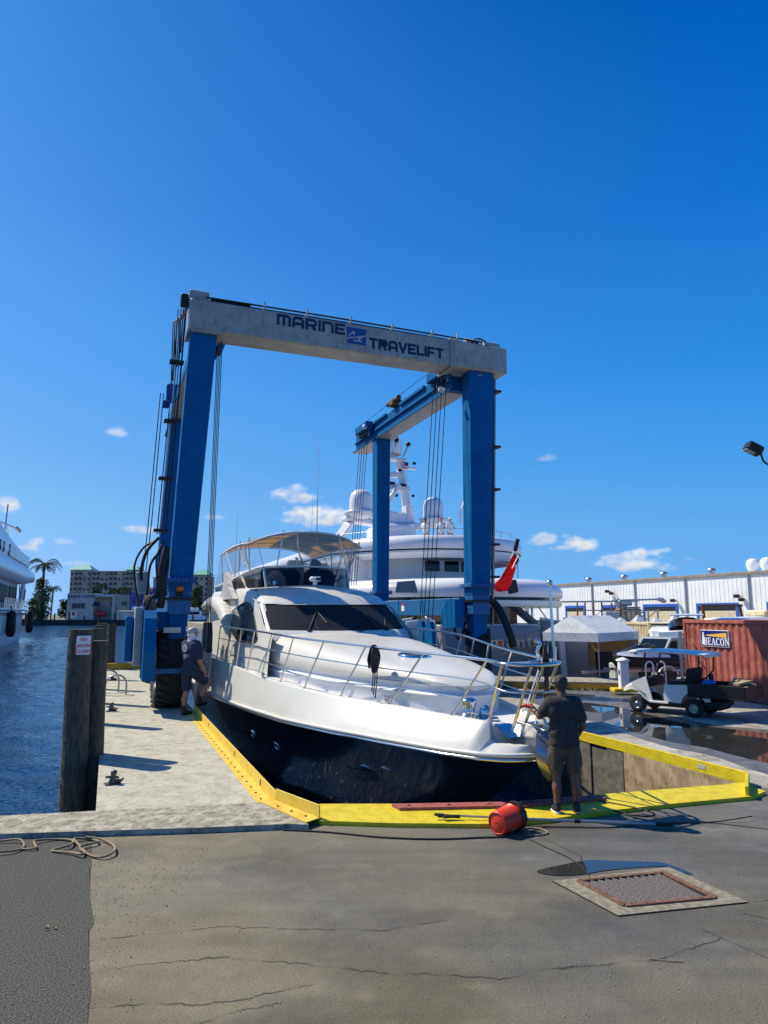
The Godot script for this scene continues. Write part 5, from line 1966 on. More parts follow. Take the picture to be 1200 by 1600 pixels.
	for i in 7:
		var ring := []
		for k in 5:
			var q := hull_at(-1.0, 3.0 + 0.75 * (i / 6.0), lerpf(-0.28, -0.06, k / 4.0) + 0.02 * sin(i))
			ring.append(q + Vector3(-0.008, -0.003, 0.01))
		rings.append(ring)
	loft(s, rings)
	part("hull_window", s, M.dark_glass, t)
	# low coachroof on the foredeck
	var wc := [[1.55, 0.04], [1.6, 0.28], [1.75, 0.48], [2.05, 0.66], [2.6, 0.84], [3.5, 1.06], [5.0, 1.36], [7.0, 1.66], [9.2, 1.9]]
	var hc := [[1.55, 1.34], [1.65, 1.44], [1.85, 1.54], [2.2, 1.62], [3.0, 1.70], [4.1, 1.775], [6.0, 1.95], [8.0, 2.12], [9.2, 2.16]]
	s = begin()
	s.set_smooth_group(0)
	rings = []
	var low := []
	for i in 26:
		var S := 1.55 + pow(i / 25.0, 1.6) * 7.4
		var w := stab(wc, S) if S > 2.0 else tab(wc, S)
		var h := tab(hc, S)
		var ring := []
		var half := [[1.0, 1.44], [1.015, 1.475], [1.0, lerpf(1.475, h, 0.35)], [0.955, lerpf(1.475, h, 0.68)], [0.87, lerpf(1.475, h, 0.88)], [0.72, lerpf(1.475, h, 0.965)], [0.45, h], [0.2, h + 0.012], [0.0, h + 0.015]]
		for c in half:
			ring.append(Y(-w * c[0], minf(c[1], h + 0.015) if h > 1.475 else minf(c[1], h), S))
		for k in range(half.size() - 2, -1, -1):
			ring.append(Y(w * half[k][0], minf(half[k][1], h + 0.015) if h > 1.475 else minf(half[k][1], h), S))
		rings.append(ring)
		low.append([S, w])
	loft(s, rings)
	part("coachroof", s, M.gelcoat, t)
	s = begin()
	s.set_smooth_group(0)
	rings = []
	for e in both_sides(low):
		var S: float = e[1][0]
		var w: float = e[1][1]
		rings.append([Y(e[0] * (w + 0.02), 1.0, S - 0.02), Y(e[0] * (w + 0.015), 1.26, S - 0.015), Y(e[0] * (w + 0.035), 1.28, S - 0.03), Y(e[0] * (w + 0.035), 1.30, S - 0.03), Y(e[0] * (w - 0.02), 1.32, S + 0.02), Y(e[0] * (w - 0.02), 1.43, S + 0.02), Y(e[0] * (w + 0.02), 1.445, S - 0.02)])
	loft(s, rings)
	part("coachroof_side", s, M.ship_white, t)
	# hatch and raised ribs
	s = begin()
	lathe(s, [Vector2(0.31, -0.02), Vector2(0.31, 0.03), Vector2(0.27, 0.05), Vector2(0.25, 0.03), Vector2(0.25, -0.02)], 28, Transform3D(Basis(Vector3.RIGHT, 0.07), Y(0.0, 1.775, 3.9)))
	var hatch := part("deck_hatch", s, M.steel, t)
	s = begin()
	disc(s, Y(0, 1.78, 3.9), 0.26, 0.022, 24, Vector3(0, 1, 0.07))
	part("glass", s, M.dark_glass, hatch)
	for x in [0.38, 0.62]:
		s = begin()
		tube(s, [Y(x, 1.70, 3.9), Y(x - 0.03, 1.68, 3.2), Y(x - 0.12, 1.60, 2.55), Y(x - 0.2, 1.47, 2.2)], [0.02, 0.035, 0.035, 0.01], 8)
		part("rib", s, M.gelcoat, t)
	# cabin side walls with the eye-shaped windows
	var top_h := [[8.15, 2.17], [9.2, 2.80], [10.2, 2.98], [12.0, 3.1], [17.0, 3.14]]
	for sg in [-1.0, 1.0]:
		s = begin()
		s.set_smooth_group(0)
		rings = []
		for i in 22:
			var S := 7.5 + i * 9.5 / 21.0
			var th := tab(top_h, S)
			var ring := []
			for k in 9:
				var h := lerpf(1.1, th, k / 8.0)
				ring.append(Y(sg * (1.99 - 0.125 * (h - 1.2) + 0.03 * sin(k / 8.0 * PI) - 0.06 * maxf(0, 8.4 - S)), h, S))
			rings.append(ring)
		loft(s, rings)
		part("cabin_side", s, M.gelcoat, t)
		var eye := []
		for p in spline([Vector3(8.72, 1.92, 0), Vector3(8.85, 2.12, 0), Vector3(9.8, 2.68, 0), Vector3(10.7, 2.87, 0), Vector3(11.8, 2.78, 0), Vector3(13.2, 2.5, 0), Vector3(13.0, 2.36, 0), Vector3(12.2, 2.05, 0), Vector3(10.9, 1.84, 0), Vector3(9.5, 1.82, 0)], 4, true):
			eye.append(p)
		s = begin()
		var pv := PackedVector2Array()
		for p in eye:
			pv.append(Vector2(p.x, p.y))
		var idx := Geometry2D.triangulate_polygon(pv)
		var on := func(p: Vector2, off: float) -> Vector3: return Y(sg * (1.99 - 0.125 * (p.y - 1.2) + 0.03 * sin(clampf((p.y - 1.1) / (tab(top_h, p.x) - 1.1), 0, 1) * PI) + off), p.y, p.x)
		for k in range(0, idx.size(), 3):
			tri(s, on.call(pv[idx[k]], 0.012), on.call(pv[idx[k + 1]], 0.012), on.call(pv[idx[k + 2]], 0.012))
		for k in pv.size():
			var k2 := (k + 1) % pv.size()
			quad(s, on.call(pv[k], -0.02), on.call(pv[k2], -0.02), on.call(pv[k2], 0.012), on.call(pv[k], 0.012))
		var win := part("side_window", s, M.dark_glass, t)
		s = begin()
		var rim := []
		for p in pv:
			rim.append(on.call(p, 0.01))
		tube(s, rim, 0.014, 6, true)
		tube(s, [on.call(Vector2(10.7, 2.86), 0.013), on.call(Vector2(11.3, 1.9), 0.013)], 0.012, 5)
		part("frame", s, M.black_rubber, win)
		# shell-like quarter moulding at the after end
		s = begin()
		s.set_smooth_group(0)
		rings = []
		for i in 9:
			var q := i / 8.0
			var S := lerpf(12.4, 16.6, q)
			var hh := lerpf(2.5, 2.95, q) + 0.32 * sin(q * PI)
			rings.append([Y(sg * 1.75, hh - 0.75 + 0.3 * q, S), Y(sg * 2.05, hh - 0.5 + 0.25 * q, S), Y(sg * 2.2, hh - 0.15, S), Y(sg * 2.05, hh + 0.05, S), Y(sg * 1.7, hh + 0.1, S)])
		loft(s, rings, true)
		s.set_smooth_group(-1)
		fan(s, rings[0], Vector3(0, 0, 1))
		fan(s, rings[8], Vector3(0, 0, -1))
		plate(s, PackedVector2Array([Vector2(12.0, 3.0), Vector2(12.8, 3.35), Vector2(13.5, 3.85), Vector2(13.9, 3.3), Vector2(14.6, 3.0)]), 0.14, Transform3D(Basis(Vector3(0, 0, -1), Vector3(0, 1, 0), Vector3(1, 0, 0)), Vector3(sg * 1.86, 0, 0)))
		part("quarter_moulding", s, M.gelcoat, t)
	# windscreen
	var row := func(x: float, s0: float, s1: float, h0: float, h1: float) -> Array:
		var out := []
		for i in 17:
			var b := -1.0 + i / 8.0
			out.append(Y(x * b, lerpf(h0, h1, b * b), lerpf(s0, s1, b * b)))
		return out
	s = begin()
	s.set_smooth_group(0)
	loft(s, [row.call(1.80, 7.6, 7.95, 2.05, 1.95), row.call(1.78, 7.78, 8.1, 2.14, 2.15), row.call(1.76, 7.86, 8.16, 2.16, 2.19)])
	part("windscreen_sill", s, M.gelcoat, t)
	s = begin()
	s.set_smooth_group(0)
	loft(s, [row.call(1.73, 7.85, 8.2, 2.15, 2.2), row.call(1.725, 8.35, 8.7, 2.47, 2.51), row.call(1.66, 8.88, 9.22, 2.79, 2.80)])
	var ws := part("windscreen", s, M.screen_mesh, t)
	for b in [-0.36, 0.36]:
		s = begin()
		bar(s, Y(1.73 * b, 2.17, 7.87 + 0.04), Y(1.66 * b, 2.80, 8.9 + 0.04), 0.03, 0.02)
		part("seam", s, M.black_rubber, ws)
	s = begin()
	for sg in [-1.0, 1.0]:
		s.set_smooth_group(0)
		loft(s, [[Y(sg * 1.72, 2.16, 8.16), Y(sg * 1.80, 2.15, 8.18), Y(sg * 1.87, 2.1, 8.3), Y(sg * 1.9, 2.0, 8.6)], [Y(sg * 1.67, 2.56, 8.8), Y(sg * 1.75, 2.56, 8.82), Y(sg * 1.81, 2.52, 8.95), Y(sg * 1.84, 2.4, 9.2)], [Y(sg * 1.65, 2.82, 9.2), Y(sg * 1.71, 2.84, 9.23), Y(sg * 1.78, 2.80, 9.35), Y(sg * 1.8, 2.7, 9.6)]])
	part("pillar", s, M.gelcoat, t)
	var glass := func(b: float, f: float) -> Vector3: return Y(lerpf(1.73, 1.66, f) * b, lerpf(2.15, 2.79, f), lerpf(7.85, 8.88, f) + 0.35 * b * b - 0.045)
	for w in [[-0.50, -0.27, 0.8, 0.2], [0.24, 0.46, 0.62, -0.2], [0.66, 0.86, 0.75, -0.1]]:
		s = begin()
		tube(s, [glass.call(w[0], 0.02), glass.call(w[1], w[2])], 0.018, 5)
		tube(s, [glass.call(w[1] - 0.04, w[2] + 0.12), glass.call(w[1] + 0.07, w[2] - 0.5)], 0.022, 5)
		box(s, glass.call(w[0], 0.02), Vector3(0.12, 0.08, 0.1), Basis.IDENTITY, 0.02)
		part("wiper", s, M.black_metal, t)
	# roof between windscreen and flybridge
	var base := [[0.0, 10.3], [0.35, 10.34], [0.65, 10.45], [0.95, 10.66], [1.2, 10.95], [1.38, 11.35], [1.5, 11.9], [1.57, 12.6], [1.6, 13.5], [1.62, 17.0]]
	var outer := []
	var inner := []
	for side in 2:
		var sg := -1.0 if side == 0 else 1.0
		var o1 := []
		var i1 := []
		for i in 10:
			var b := i / 9.0
			i1.append(Y(sg * base[i][0], 3.36 - 0.05 * base[i][0], base[i][1]))
			if i < 6:
				var bb := i / 5.0
				o1.append(Y(sg * 1.67 * bb, lerpf(2.80, 2.82, bb * bb), lerpf(8.86, 9.2, bb * bb)))
			else:
				var S: float = [10.2, 11.6, 13.5, 17.0][i - 6]
				o1.append(Y(sg * (1.99 - 0.125 * (tab(top_h, S) - 1.2)), tab(top_h, S), S))
		if side == 0:
			o1.reverse()
			i1.reverse()
			outer = o1
			inner = i1
		else:
			outer.append_array(o1.slice(1))
			inner.append_array(i1.slice(1))
	s = begin()
	s.set_smooth_group(0)
	rings = []
	for k in 7:
		var q := k / 6.0
		var ring := []
		for i in outer.size():
			var p: Vector3 = outer[i].lerp(inner[i], q)
			p.y += 0.11 * sin(q * PI) + (0.05 if k == 1 else 0.0)
			ring.append(p)
		rings.append(ring)
	loft(s, rings)
	part("roof", s, M.gelcoat, t)
	s = begin()
	quad(s, inner[0], inner[inner.size() - 1], Y(1.3, 3.2, 11.2), Y(-1.3, 3.2, 11.2))
	quad(s, Y(-1.3, 3.2, 11.2), Y(1.3, 3.2, 11.2), Y(0.4, 3.25, 10.4), Y(-0.4, 3.25, 10.4))
	part("flybridge_floor", s, M.deck_paint, t)
	# smoked flybridge screen and its white rim
	var rim_l := []
	for p in inner:
		rim_l.append(Vector3(p.x * 1.03, tab([[10.3, 3.88], [11.0, 3.86], [11.6, 3.80], [13.0, 3.66], [15.4, 3.55], [17.0, 3.5]], -p.z), p.z - 0.32 * clampf(1.0 - (-p.z - 10.3) / 3.0, 0, 1)))
	s = begin()
	s.set_smooth_group(0)
	loft(s, [inner, rim_l])
	part("smoked_screen", s, M.tinted_screen, t)
	s = begin()
	tube(s, rim_l, 0.03, 8)
	part("screen_rim", s, M.vinyl_edge, t)
	for i in [5, 13]:
		s = begin()
		bar(s, inner[i], rim_l[i], 0.09, 0.03)
		part("screen_post", s, M.vinyl_edge, t)
	# helm, seats and instrument hood behind the screen
	s = begin()
	box(s, Y(-0.6, 3.5, 11.9), Vector3(1.1, 0.75, 0.5), Basis(Vector3.RIGHT, 0.3), 0.08)
	box(s, Y(0.55, 3.55, 11.7), Vector3(0.9, 0.6, 0.5), Basis(Vector3.RIGHT, 0.3), 0.12)
	part("helm_console", s, M.screen_mesh, t)
	s = begin()
	s.set_smooth_group(0)
	lathe(s, [Vector2(0.33, 0), Vector2(0.28, 0.25), Vector2(0.12, 0.42), Vector2(0.01, 0.46)], 14, Transform3D(Basis.IDENTITY, Y(-0.85, 3.35, 11.4)))
	box(s, Y(0.9, 3.7, 12.8), Vector3(0.55, 0.9, 0.16), Basis.IDENTITY, 0.06)
	box(s, Y(0.15, 3.75, 12.9), Vector3(0.55, 0.95, 0.16), Basis.IDENTITY, 0.06)
	box(s, Y(-0.4, 3.4, 14.6), Vector3(2.4, 0.6, 0.7), Basis.IDENTITY, 0.1)
	part("seat", s, M.gelcoat, t)
	s = begin()
	tube(s, [Y(0.45, 3.95, 11.9), Y(0.45, 4.05, 11.75)], 0.17, 14)
	part("instrument_pod", s, M.black_metal, t)
	# bimini top
	s = begin()
	s.set_smooth_group(0)
	rings = []
	for i in 9:
		var q := i / 8.0
		var S := lerpf(11.2, 16.0, q)
		var ring := []
		for k in 17:
			var b := -1.0 + k / 8.0
			ring.append(Y(1.68 * b, 5.02 - 0.33 * pow(abs(b), 2.6) - 0.12 * q * q - 0.16 * pow(1.0 - q, 3) - 0.012 * sin(q * PI * 8.0) * (1.0 - b * b), S - 0.55 * (1.0 - b * b) * (1.0 - q)))
		rings.append(ring)
	loft(s, rings)
	var top := part("bimini_canvas", s, M.canvas_beige, t)
	for i in [0, 2, 4, 6, 8]:
		s = begin()
		var arc := []
		for p in rings[i]:
			arc.append(p - Vector3(0, 0.03, 0))
		tube(s, arc, 0.016, 6)
		part("hoop", s, M.dull_steel, top)
	s = begin()
	var edge := []
	for i in range(8, -1, -1):
		edge.append(rings[i][0])
	edge.append_array(rings[0].slice(1))
	for i in range(1, 9):
		edge.append(rings[i][16])
	tube(s, edge, 0.022, 6)
	part("piping", s, M.vinyl_edge, top)
	for q in [[-1.66, 4.70, 11.3, -1.5, 3.75, 11.9], [1.66, 4.70, 11.3, 1.5, 3.75, 11.9], [-1.66, 4.66, 15.9, -1.62, 3.5, 15.6], [1.66, 4.66, 15.9, 1.62, 3.5, 15.6], [-1.66, 4.72, 12.6, -1.55, 3.7, 13.2], [1.66, 4.72, 12.6, 1.55, 3.7, 13.2], [-0.75, 4.92, 10.95, -0.95, 3.85, 10.9], [0.9, 4.9, 11.0, 1.25, 3.84, 11.2], [1.66, 4.7, 12.4, 1.5, 3.76, 11.6], [1.66, 4.7, 14.0, 1.55, 3.6, 13.4]]:
		s = begin()
		tube(s, [Y(q[0], q[1], q[2]), Y(q[3], q[4], q[5])], 0.02, 7)
		part("bimini_pole", s, M.steel, t)
	s = begin()
	tube(s, spline([Y(-0.3, 4.95, 11.1), Y(-0.28, 4.4, 11.1), Y(-0.1, 4.05, 11.2), Y(0.1, 4.0, 11.4)], 5), 0.024, 7)
	part("bent_pole", s, M.steel, t)
	# clear curtains
	s = begin()
	s.set_smooth_group(0)
	var up2 := []
	var dn := []
	for i in rim_l.size():
		var f: float = i / float(rim_l.size() - 1) * (edge.size() - 1)
		up2.append(edge[int(f)].lerp(edge[min(int(f) + 1, edge.size() - 1)], f - int(f)))
		dn.append(rim_l[i])
	loft(s, [dn, up2])
	part("clear_curtain", s, M.clear_vinyl, t)
	s = begin()
	for i in [1, 3, 5, 13, 15, 17]:
		bar(s, dn[i], up2[i], 0.05, 0.008, 0.0, Vector3.RIGHT)
	tube(s, spline([up2[3] + Vector3(0.03, 0, 0), up2[3].lerp(dn[3], 0.55) + Vector3(0.02, 0, 0.1), up2[3].lerp(dn[3], 0.8) + Vector3(0.02, 0, 0.35), up2[3].lerp(dn[3], 0.4) + Vector3(0.02, 0, 0.5), up2[4]], 5), 0.018, 5)
	part("curtain_hem", s, M.vinyl_edge, t)
	# searchlight, horn, small lamps, whips
	s = begin()
	tube(s, [Y(-0.1, 3.34, 10.0), Y(-0.1, 3.43, 10.0)], 0.06, 10)
	box(s, Y(-0.1, 3.5, 10.0), Vector3(0.3, 0.13, 0.26), Basis.IDENTITY, 0.04)
	var sl := part("searchlight", s, M.white_paint, t)
	s = begin()
	box(s, Y(-0.04, 3.5, 9.865), Vector3(0.15, 0.08, 0.01))
	part("lens", s, M.dark_glass, sl)
	s = begin()
	for k in 2:
		var c := Y(-1.45 - k * 0.12, 3.16, 10.6)
		lathe(s, [Vector2(0.025, -0.2), Vector2(0.03, -0.05), Vector2(0.065, 0.05), Vector2(0.05, 0.05), Vector2(0.01, 0.0)], 12, Transform3D(Basis(Vector3.RIGHT, PI / 2), c))
		box(s, c - Vector3(0, 0.06, 0.1), Vector3(0.04, 0.1, 0.06))
	part("horn", s, M.black_metal, t)
	for q in [[-1.15, 3.2, 10.3], [-0.4, 3.9, 10.8]]:
		s = begin()
		tube(s, [Y(q[0], q[1], q[2]), Y(q[0], q[1] + 0.16, q[2])], 0.015, 6)
		ball(s, Y(q[0], q[1] + 0.2, q[2]), Vector3.ONE * 0.05, 6)
		part("deck_lamp", s, M.white_paint, t)
	for q in [[0.55, 4.6, 12.0, 8.1], [-1.6, 3.6, 13.6, 5.7], [1.72, 3.4, 16.5, 7.0]]:
		s = begin()
		tube(s, [Y(q[0], q[1], q[2]), Y(q[0], lerpf(q[1], q[3], 0.4), q[2]), Y(q[0] + 0.02, q[3], q[2])], [0.016, 0.012, 0.006], 6)
		part("whip_antenna", s, M.white_paint, t)
	# guard rails: stanchions lean forward
	var sb := [1.22, 2.66, 3.93, 5.10, 6.18, 7.28, 8.6, 9.9, 11.2, 12.6]
	var tp := [0.47, 1.81, 3.23, 4.42, 5.48, 6.66, 7.95, 9.3, 10.6, 12.0]
	var rh := [[0.0, 1.87], [0.5, 1.92], [1.8, 1.95], [3.2, 2.0], [4.4, 2.05], [6.6, 2.14], [8.0, 2.18], [12.6, 2.22]]
	for sg in [-1.0, 1.0]:
		for i in sb.size():
			s = begin()
			var foot := Y(sg * (tab(BT, sb[i]) - 0.05), tab(HT, sb[i]) - 0.01, sb[i])
			var head := Y(sg * (tab(BT, tp[i]) - 0.03 if i > 0 else 0.47), tab(rh, tp[i]), tp[i])
			tube(s, [foot, head], 0.017, 7)
			disc(s, foot, 0.04, 0.02, 8)
			part("stanchion", s, M.steel, t)
	for lv in [0.0, 0.36, 0.68]:
		s = begin()
		var pts := []
		var list := []
		for i in range(tp.size() - 1, -1, -1):
			list.append(i)
		for sg in [-1.0, 1.0]:
			var seq := list.duplicate()
			if sg > 0:
				seq.reverse()
			for i in seq:
				var foot := Y(sg * (tab(BT, sb[i]) - 0.05), tab(HT, sb[i]), sb[i])
				var head := Y(sg * (tab(BT, tp[i]) - 0.03 if i > 0 else 0.47), tab(rh, tp[i]), tp[i])
				pts.append(head.lerp(foot, lv))
			if sg < 0 and lv < 0.5:
				pts.append(Y(-0.46, 1.89 - lv, 0.1))
				pts.append(Y(-0.32, 1.88 - lv, -0.1))
				pts.append(Y(0.0, 1.87 - lv, -0.16))
				pts.append(Y(0.32, 1.88 - lv, -0.1))
				pts.append(Y(0.46, 1.89 - lv, 0.1))
			elif sg < 0:
				tube(s, spline(pts, 3), 0.009, 6)
				pts = []
		tube(s, spline(pts, 3), 0.022 if lv == 0.0 else 0.012, 8)
		part("guard_rail", s, M.steel, t)
	for q in [[-0.46, 0.1, -0.40, 0.62], [0.46, 0.1, 0.40, 0.62], [-0.14, -0.14, -0.16, 0.42], [0.04, -0.15, 0.02, 0.42]]:
		s = begin()
		tube(s, [Y(q[0], 1.88, q[1]), Y(q[2], 0.98 if q[3] > 0.45 else 0.82, q[3])], 0.02, 8)
		part("pulpit_leg", s, M.steel, t)
	s = begin()
	quad(s, Y(-0.42, 1.895, 0.25), Y(0.42, 1.895, 0.25), Y(0.3, 1.895, -0.08), Y(-0.3, 1.895, -0.08))
	part("pulpit_seat", s, M.dull_steel, t)
	s = begin()
	tube(s, [Y(0.33, 1.88, 0.0), Y(0.31, 2.95, 0.02)], 0.02, 8)
	ball(s, Y(0.31, 2.99, 0.02), Vector3.ONE * 0.045, 7)
	tube(s, [Y(0.33, 1.88, 0.0), Y(0.33, 2.1, 0.0)], 0.032, 8)
	part("jackstaff", s, M.steel, t)
	s = begin()
	tube(s, spline([Y(-0.02, 1.9, 0.1), Y(0.12, 1.93, 0.05), Y(0.08, 2.05, 0.05), Y(0.14, 2.16, 0.05), Y(0.05, 2.2, 0.08)], 5), 0.022, 8)
	part("rope_hook", s, M.steel, t)
	# windlass, cleats and anchor gear
	s = begin()
	lathe(s, [Vector2(0.16, 0), Vector2(0.16, 0.06), Vector2(0.11, 0.08), Vector2(0.08, 0.16), Vector2(0.12, 0.25), Vector2(0.12, 0.28), Vector2(0.07, 0.31), Vector2(0.01, 0.31)], 18, Transform3D(Basis.IDENTITY, Y(-0.42, 1.02, 1.1)))
	ball(s, Y(-0.2, 1.12, 1.0), Vector3(0.1, 0.11, 0.1), 8)
	box(s, Y(-0.3, 1.04, 0.95), Vector3(0.45, 0.06, 0.3), Basis.IDENTITY, 0.02)
	part("windlass", s, M.steel, t)
	s = begin()
	for i in 16:
		var p := Y(-0.12 + 0.012 * i, 1.045 - 0.012 * i, 0.95 - i * 0.05)
		box(s, p, Vector3(0.05, 0.02, 0.03) if i % 2 == 0 else Vector3(0.02, 0.05, 0.03), Basis(Vector3.UP, 0.2), 0.006)
	part("chain", s, M.steel, t)
	for q in [[-0.98, 2.9], [0.98, 2.9], [-2.15, 7.0], [2.15, 7.0], [-0.5, 0.85], [0.5, 0.85]]:
		s = begin()
		var c := Y(q[0], tab(HT, q[1]) - 0.02, q[1])
		for z in [-0.05, 0.05]:
			tube(s, [c + Vector3(0, 0, z), c + Vector3(0, 0.09, z)], 0.018, 7)
		tube(s, [c + Vector3(0, 0.09, -0.16), c + Vector3(0, 0.1, 0), c + Vector3(0, 0.09, 0.16)], [0.01, 0.022, 0.01], 8)
		part("cleat", s, M.steel, t)
	s = begin()
	for x in [-0.08, 0.14]:
		plate(s, PackedVector2Array([Vector2(-0.55, 0.80), Vector2(0.12, 0.80), Vector2(0.22, 0.98), Vector2(0.05, 1.06), Vector2(-0.45, 1.04)]), 0.015, Transform3D(Basis(Vector3(0, 0, 1), Vector3(0, 1, 0), Vector3(-1, 0, 0)), Vector3(x, 0, 0)))
	tube(s, [Y(-0.1, 0.93, -0.12), Y(0.16, 0.93, -0.12)], 0.05, 10)
	part("bow_roller", s, M.dull_steel, t)
	s = begin()
	bar(s, Y(0.03, 1.02, 0.5), Y(0.03, 0.98, -0.2), 0.05, 0.09, 0.01)
	bar(s, Y(0.03, 0.98, -0.2), Y(0.03, 0.62, -0.24), 0.05, 0.1, 0.01)
	s.set_smooth_group(0)
	rings = []
	for i in 7:
		var q := i / 6.0
		var w := 0.26 * sin(lerpf(0.25, PI * 0.98, q)) + 0.01
		rings.append([Y(0.03 - w, 1.0 - 0.62 * q + 0.06, -0.16 - 0.2 * sin(q * PI) + 0.06), Y(0.03 - w * 0.4, 1.0 - 0.62 * q, -0.2 - 0.22 * sin(q * PI)), Y(0.03 + w * 0.4, 1.0 - 0.62 * q, -0.2 - 0.22 * sin(q * PI)), Y(0.03 + w, 1.0 - 0.62 * q + 0.06, -0.16 - 0.2 * sin(q * PI) + 0.06)])
	loft(s, rings)
	part("anchor", s, M.dull_steel, t)
	s = begin()
	quad(s, Y(-0.36, 1.03, 0.52), Y(-0.1, 1.03, 0.50), Y(-0.06, 0.9, 0.2), Y(-0.3, 0.88, 0.22))
	quad(s, Y(0.2, 1.03, 0.50), Y(0.42, 1.03, 0.52), Y(0.34, 0.9, 0.2), Y(0.16, 0.9, 0.2))
	part("chafe_plate", s, M.steel, t)
	# ropes hung on the rail
	var hangs := [["rope_hank", "dark rope hank hanging on the port bow rail of the motor yacht", Y(-1.19, 1.99, 3.0), 0.34], ["rope_hank", "black rope coil hanging inside the bow pulpit of the motor yacht", Y(0.22, 2.08, 0.12), 0.30]]
	for hi in 2:
		s = begin()
		var r := RandomNumberGenerator.new()
		r.seed = 40 + hi
		for k in 11:
			var lw := r.randf_range(0.05, 0.13)
			var ln: float = hangs[hi][3] * r.randf_range(0.75, 1.15)
			var ox := r.randf_range(-0.05, 0.05)
			tube(s, spline([Vector3(ox, 0.02, 0.03), Vector3(ox - lw * 0.7, -ln * 0.4, 0.05), Vector3(ox - lw * 0.5, -ln, 0.04), Vector3(ox + lw * 0.4, -ln * 1.03, 0.05), Vector3(ox + lw * 0.8, -ln * 0.45, 0.05), Vector3(ox + 0.02, 0.04, 0.0), Vector3(ox - lw * 0.5, -ln * 0.5, -0.04), Vector3(ox, -ln * 0.9, -0.05)], 4), 0.013, 5)
		for k in 3:
			tube(s, spline([Vector3(-0.06 + k * 0.05, -0.2, 0.05), Vector3(-0.07 + k * 0.06, -0.5, 0.05), Vector3(-0.09 + k * 0.05, -0.72 - 0.06 * k, 0.04)], 4), 0.011, 5)
		var o := put(hangs[hi][0], commit(s), M.black_rubber)
		o.position = t.transform * hangs[hi][2]
		o.rotation.y = TH + 0.6
		tag(o, hangs[hi][1], "rope")

# ================================================================ the yard on the right
func hull_shape(ln: float, wd: float, ht: float) -> ArrayMesh:
	var s := begin()
	s.set_smooth_group(0)
	var rings := []
	for i in 12:
		var q := i / 11.0
		var w := wd * 0.5 * sqrt(maxf(1.0 - pow(q, 3.2), 0.0)) + 0.01
		var z := ln * 0.5 - q * ln
		rings.append([Vector3(-w, ht * (1.0 + 0.2 * q), z), Vector3(-w * 0.95, ht * 0.5, z), Vector3(-w * 0.6, ht * 0.12, z + q * q * ln * 0.05), Vector3(0, 0, z + q * q * ln * 0.1), Vector3(w * 0.6, ht * 0.12, z + q * q * ln * 0.05), Vector3(w * 0.95, ht * 0.5, z), Vector3(w, ht * (1.0 + 0.2 * q), z), Vector3(0, ht * (1.0 + 0.2 * q) + 0.05, z)])
	loft(s, rings, true)
	s.set_smooth_group(-1)
	fan(s, rings[0], Vector3(0, 0, 1))
	return commit(s)

func container(called: String, label: String, at: Vector3, turn: float, size: Vector3, m: Material) -> Node3D:
	# size: length along z, height, width along x; the near face is -x
	var t := thing(called, label, "container", at, turn)
	for side in [0.0, 1.0]:
		var s := begin()
		var n := int(size.z / 0.3)
		var line := []
		for k in n:
			var z := -size.z / 2 + 0.12 + (size.z - 0.24) * k / n
			var st := (size.z - 0.24) / n
			for c in [[0.0, 0.0], [0.26, 0.0], [0.5, 0.045], [0.76, 0.045]]:
				line.append([z + c[0] * st, c[1]])
		line.append([size.z / 2 - 0.12, 0.0])
		for i in line.size() - 1:
			var x0: float = line[i][1] if side == 0.0 else size.x - line[i][1]
			var x1: float = line[i + 1][1] if side == 0.0 else size.x - line[i + 1][1]
			quad(s, Vector3(x0 + 0.03 * (1 - 2 * side), 0.16, line[i][0]), Vector3(x1 + 0.03 * (1 - 2 * side), 0.16, line[i + 1][0]), Vector3(x1 + 0.03 * (1 - 2 * side), size.y - 0.1, line[i + 1][0]), Vector3(x0 + 0.03 * (1 - 2 * side), size.y - 0.1, line[i][0]))
		part("corrugated_side", s, m, t)
	var s2 := begin()
	for x in [0.0, size.x - 0.08]:
		span(s2, Vector3(x, 0.02, -size.z / 2), Vector3(x + 0.08, 0.17, size.z / 2), 0.01)
		span(s2, Vector3(x, size.y - 0.11, -size.z / 2), Vector3(x + 0.08, size.y, size.z / 2), 0.01)
		for z in [-size.z / 2, size.z / 2 - 0.12]:
			span(s2, Vector3(x - 0.003, 0.0, z - 0.003), Vector3(x + 0.12, size.y + 0.01, z + 0.123), 0.01)
	part("frame", s2, m, t)
	s2 = begin()
	span(s2, Vector3(0.06, size.y - 0.06, -size.z / 2 + 0.03), Vector3(size.x - 0.06, size.y - 0.02, size.z / 2 - 0.03))
	part("roof", s2, m, t)
	s2 = begin()
	span(s2, Vector3(0.1, 0.1, -size.z / 2 + 0.02), Vector3(size.x - 0.1, size.y - 0.05, -size.z / 2 + 0.06))
	part("end_panel", s2, m, t)
	for k in 2:
		s2 = begin()
		var x0 := 0.12 + k * (size.x - 0.24) / 2
		span(s2, Vector3(x0 + 0.01, 0.18, size.z / 2 - 0.06), Vector3(x0 + (size.x - 0.24) / 2 - 0.01, size.y - 0.12, size.z / 2 - 0.02), 0.01)
		for r in 3:
			span(s2, Vector3(x0 + 0.06, 0.3 + r * size.y * 0.3, size.z / 2 - 0.02), Vector3(x0 + (size.x - 0.24) / 2 - 0.06, 0.3 + r * size.y * 0.3 + size.y * 0.2, size.z / 2 - 0.005), 0.008)
		var door := part("door", s2, m, t)
		s2 = begin()
		for b in [0.25, 0.75]:
			tube(s2, [Vector3(x0 + (size.x - 0.24) * 0.5 * b, 0.15, size.z / 2 + 0.02), Vector3(x0 + (size.x - 0.24) * 0.5 * b, size.y - 0.05, size.z / 2 + 0.02)], 0.02, 6)
		part("lock_rod", s2, M.dull_steel, door)
	return t

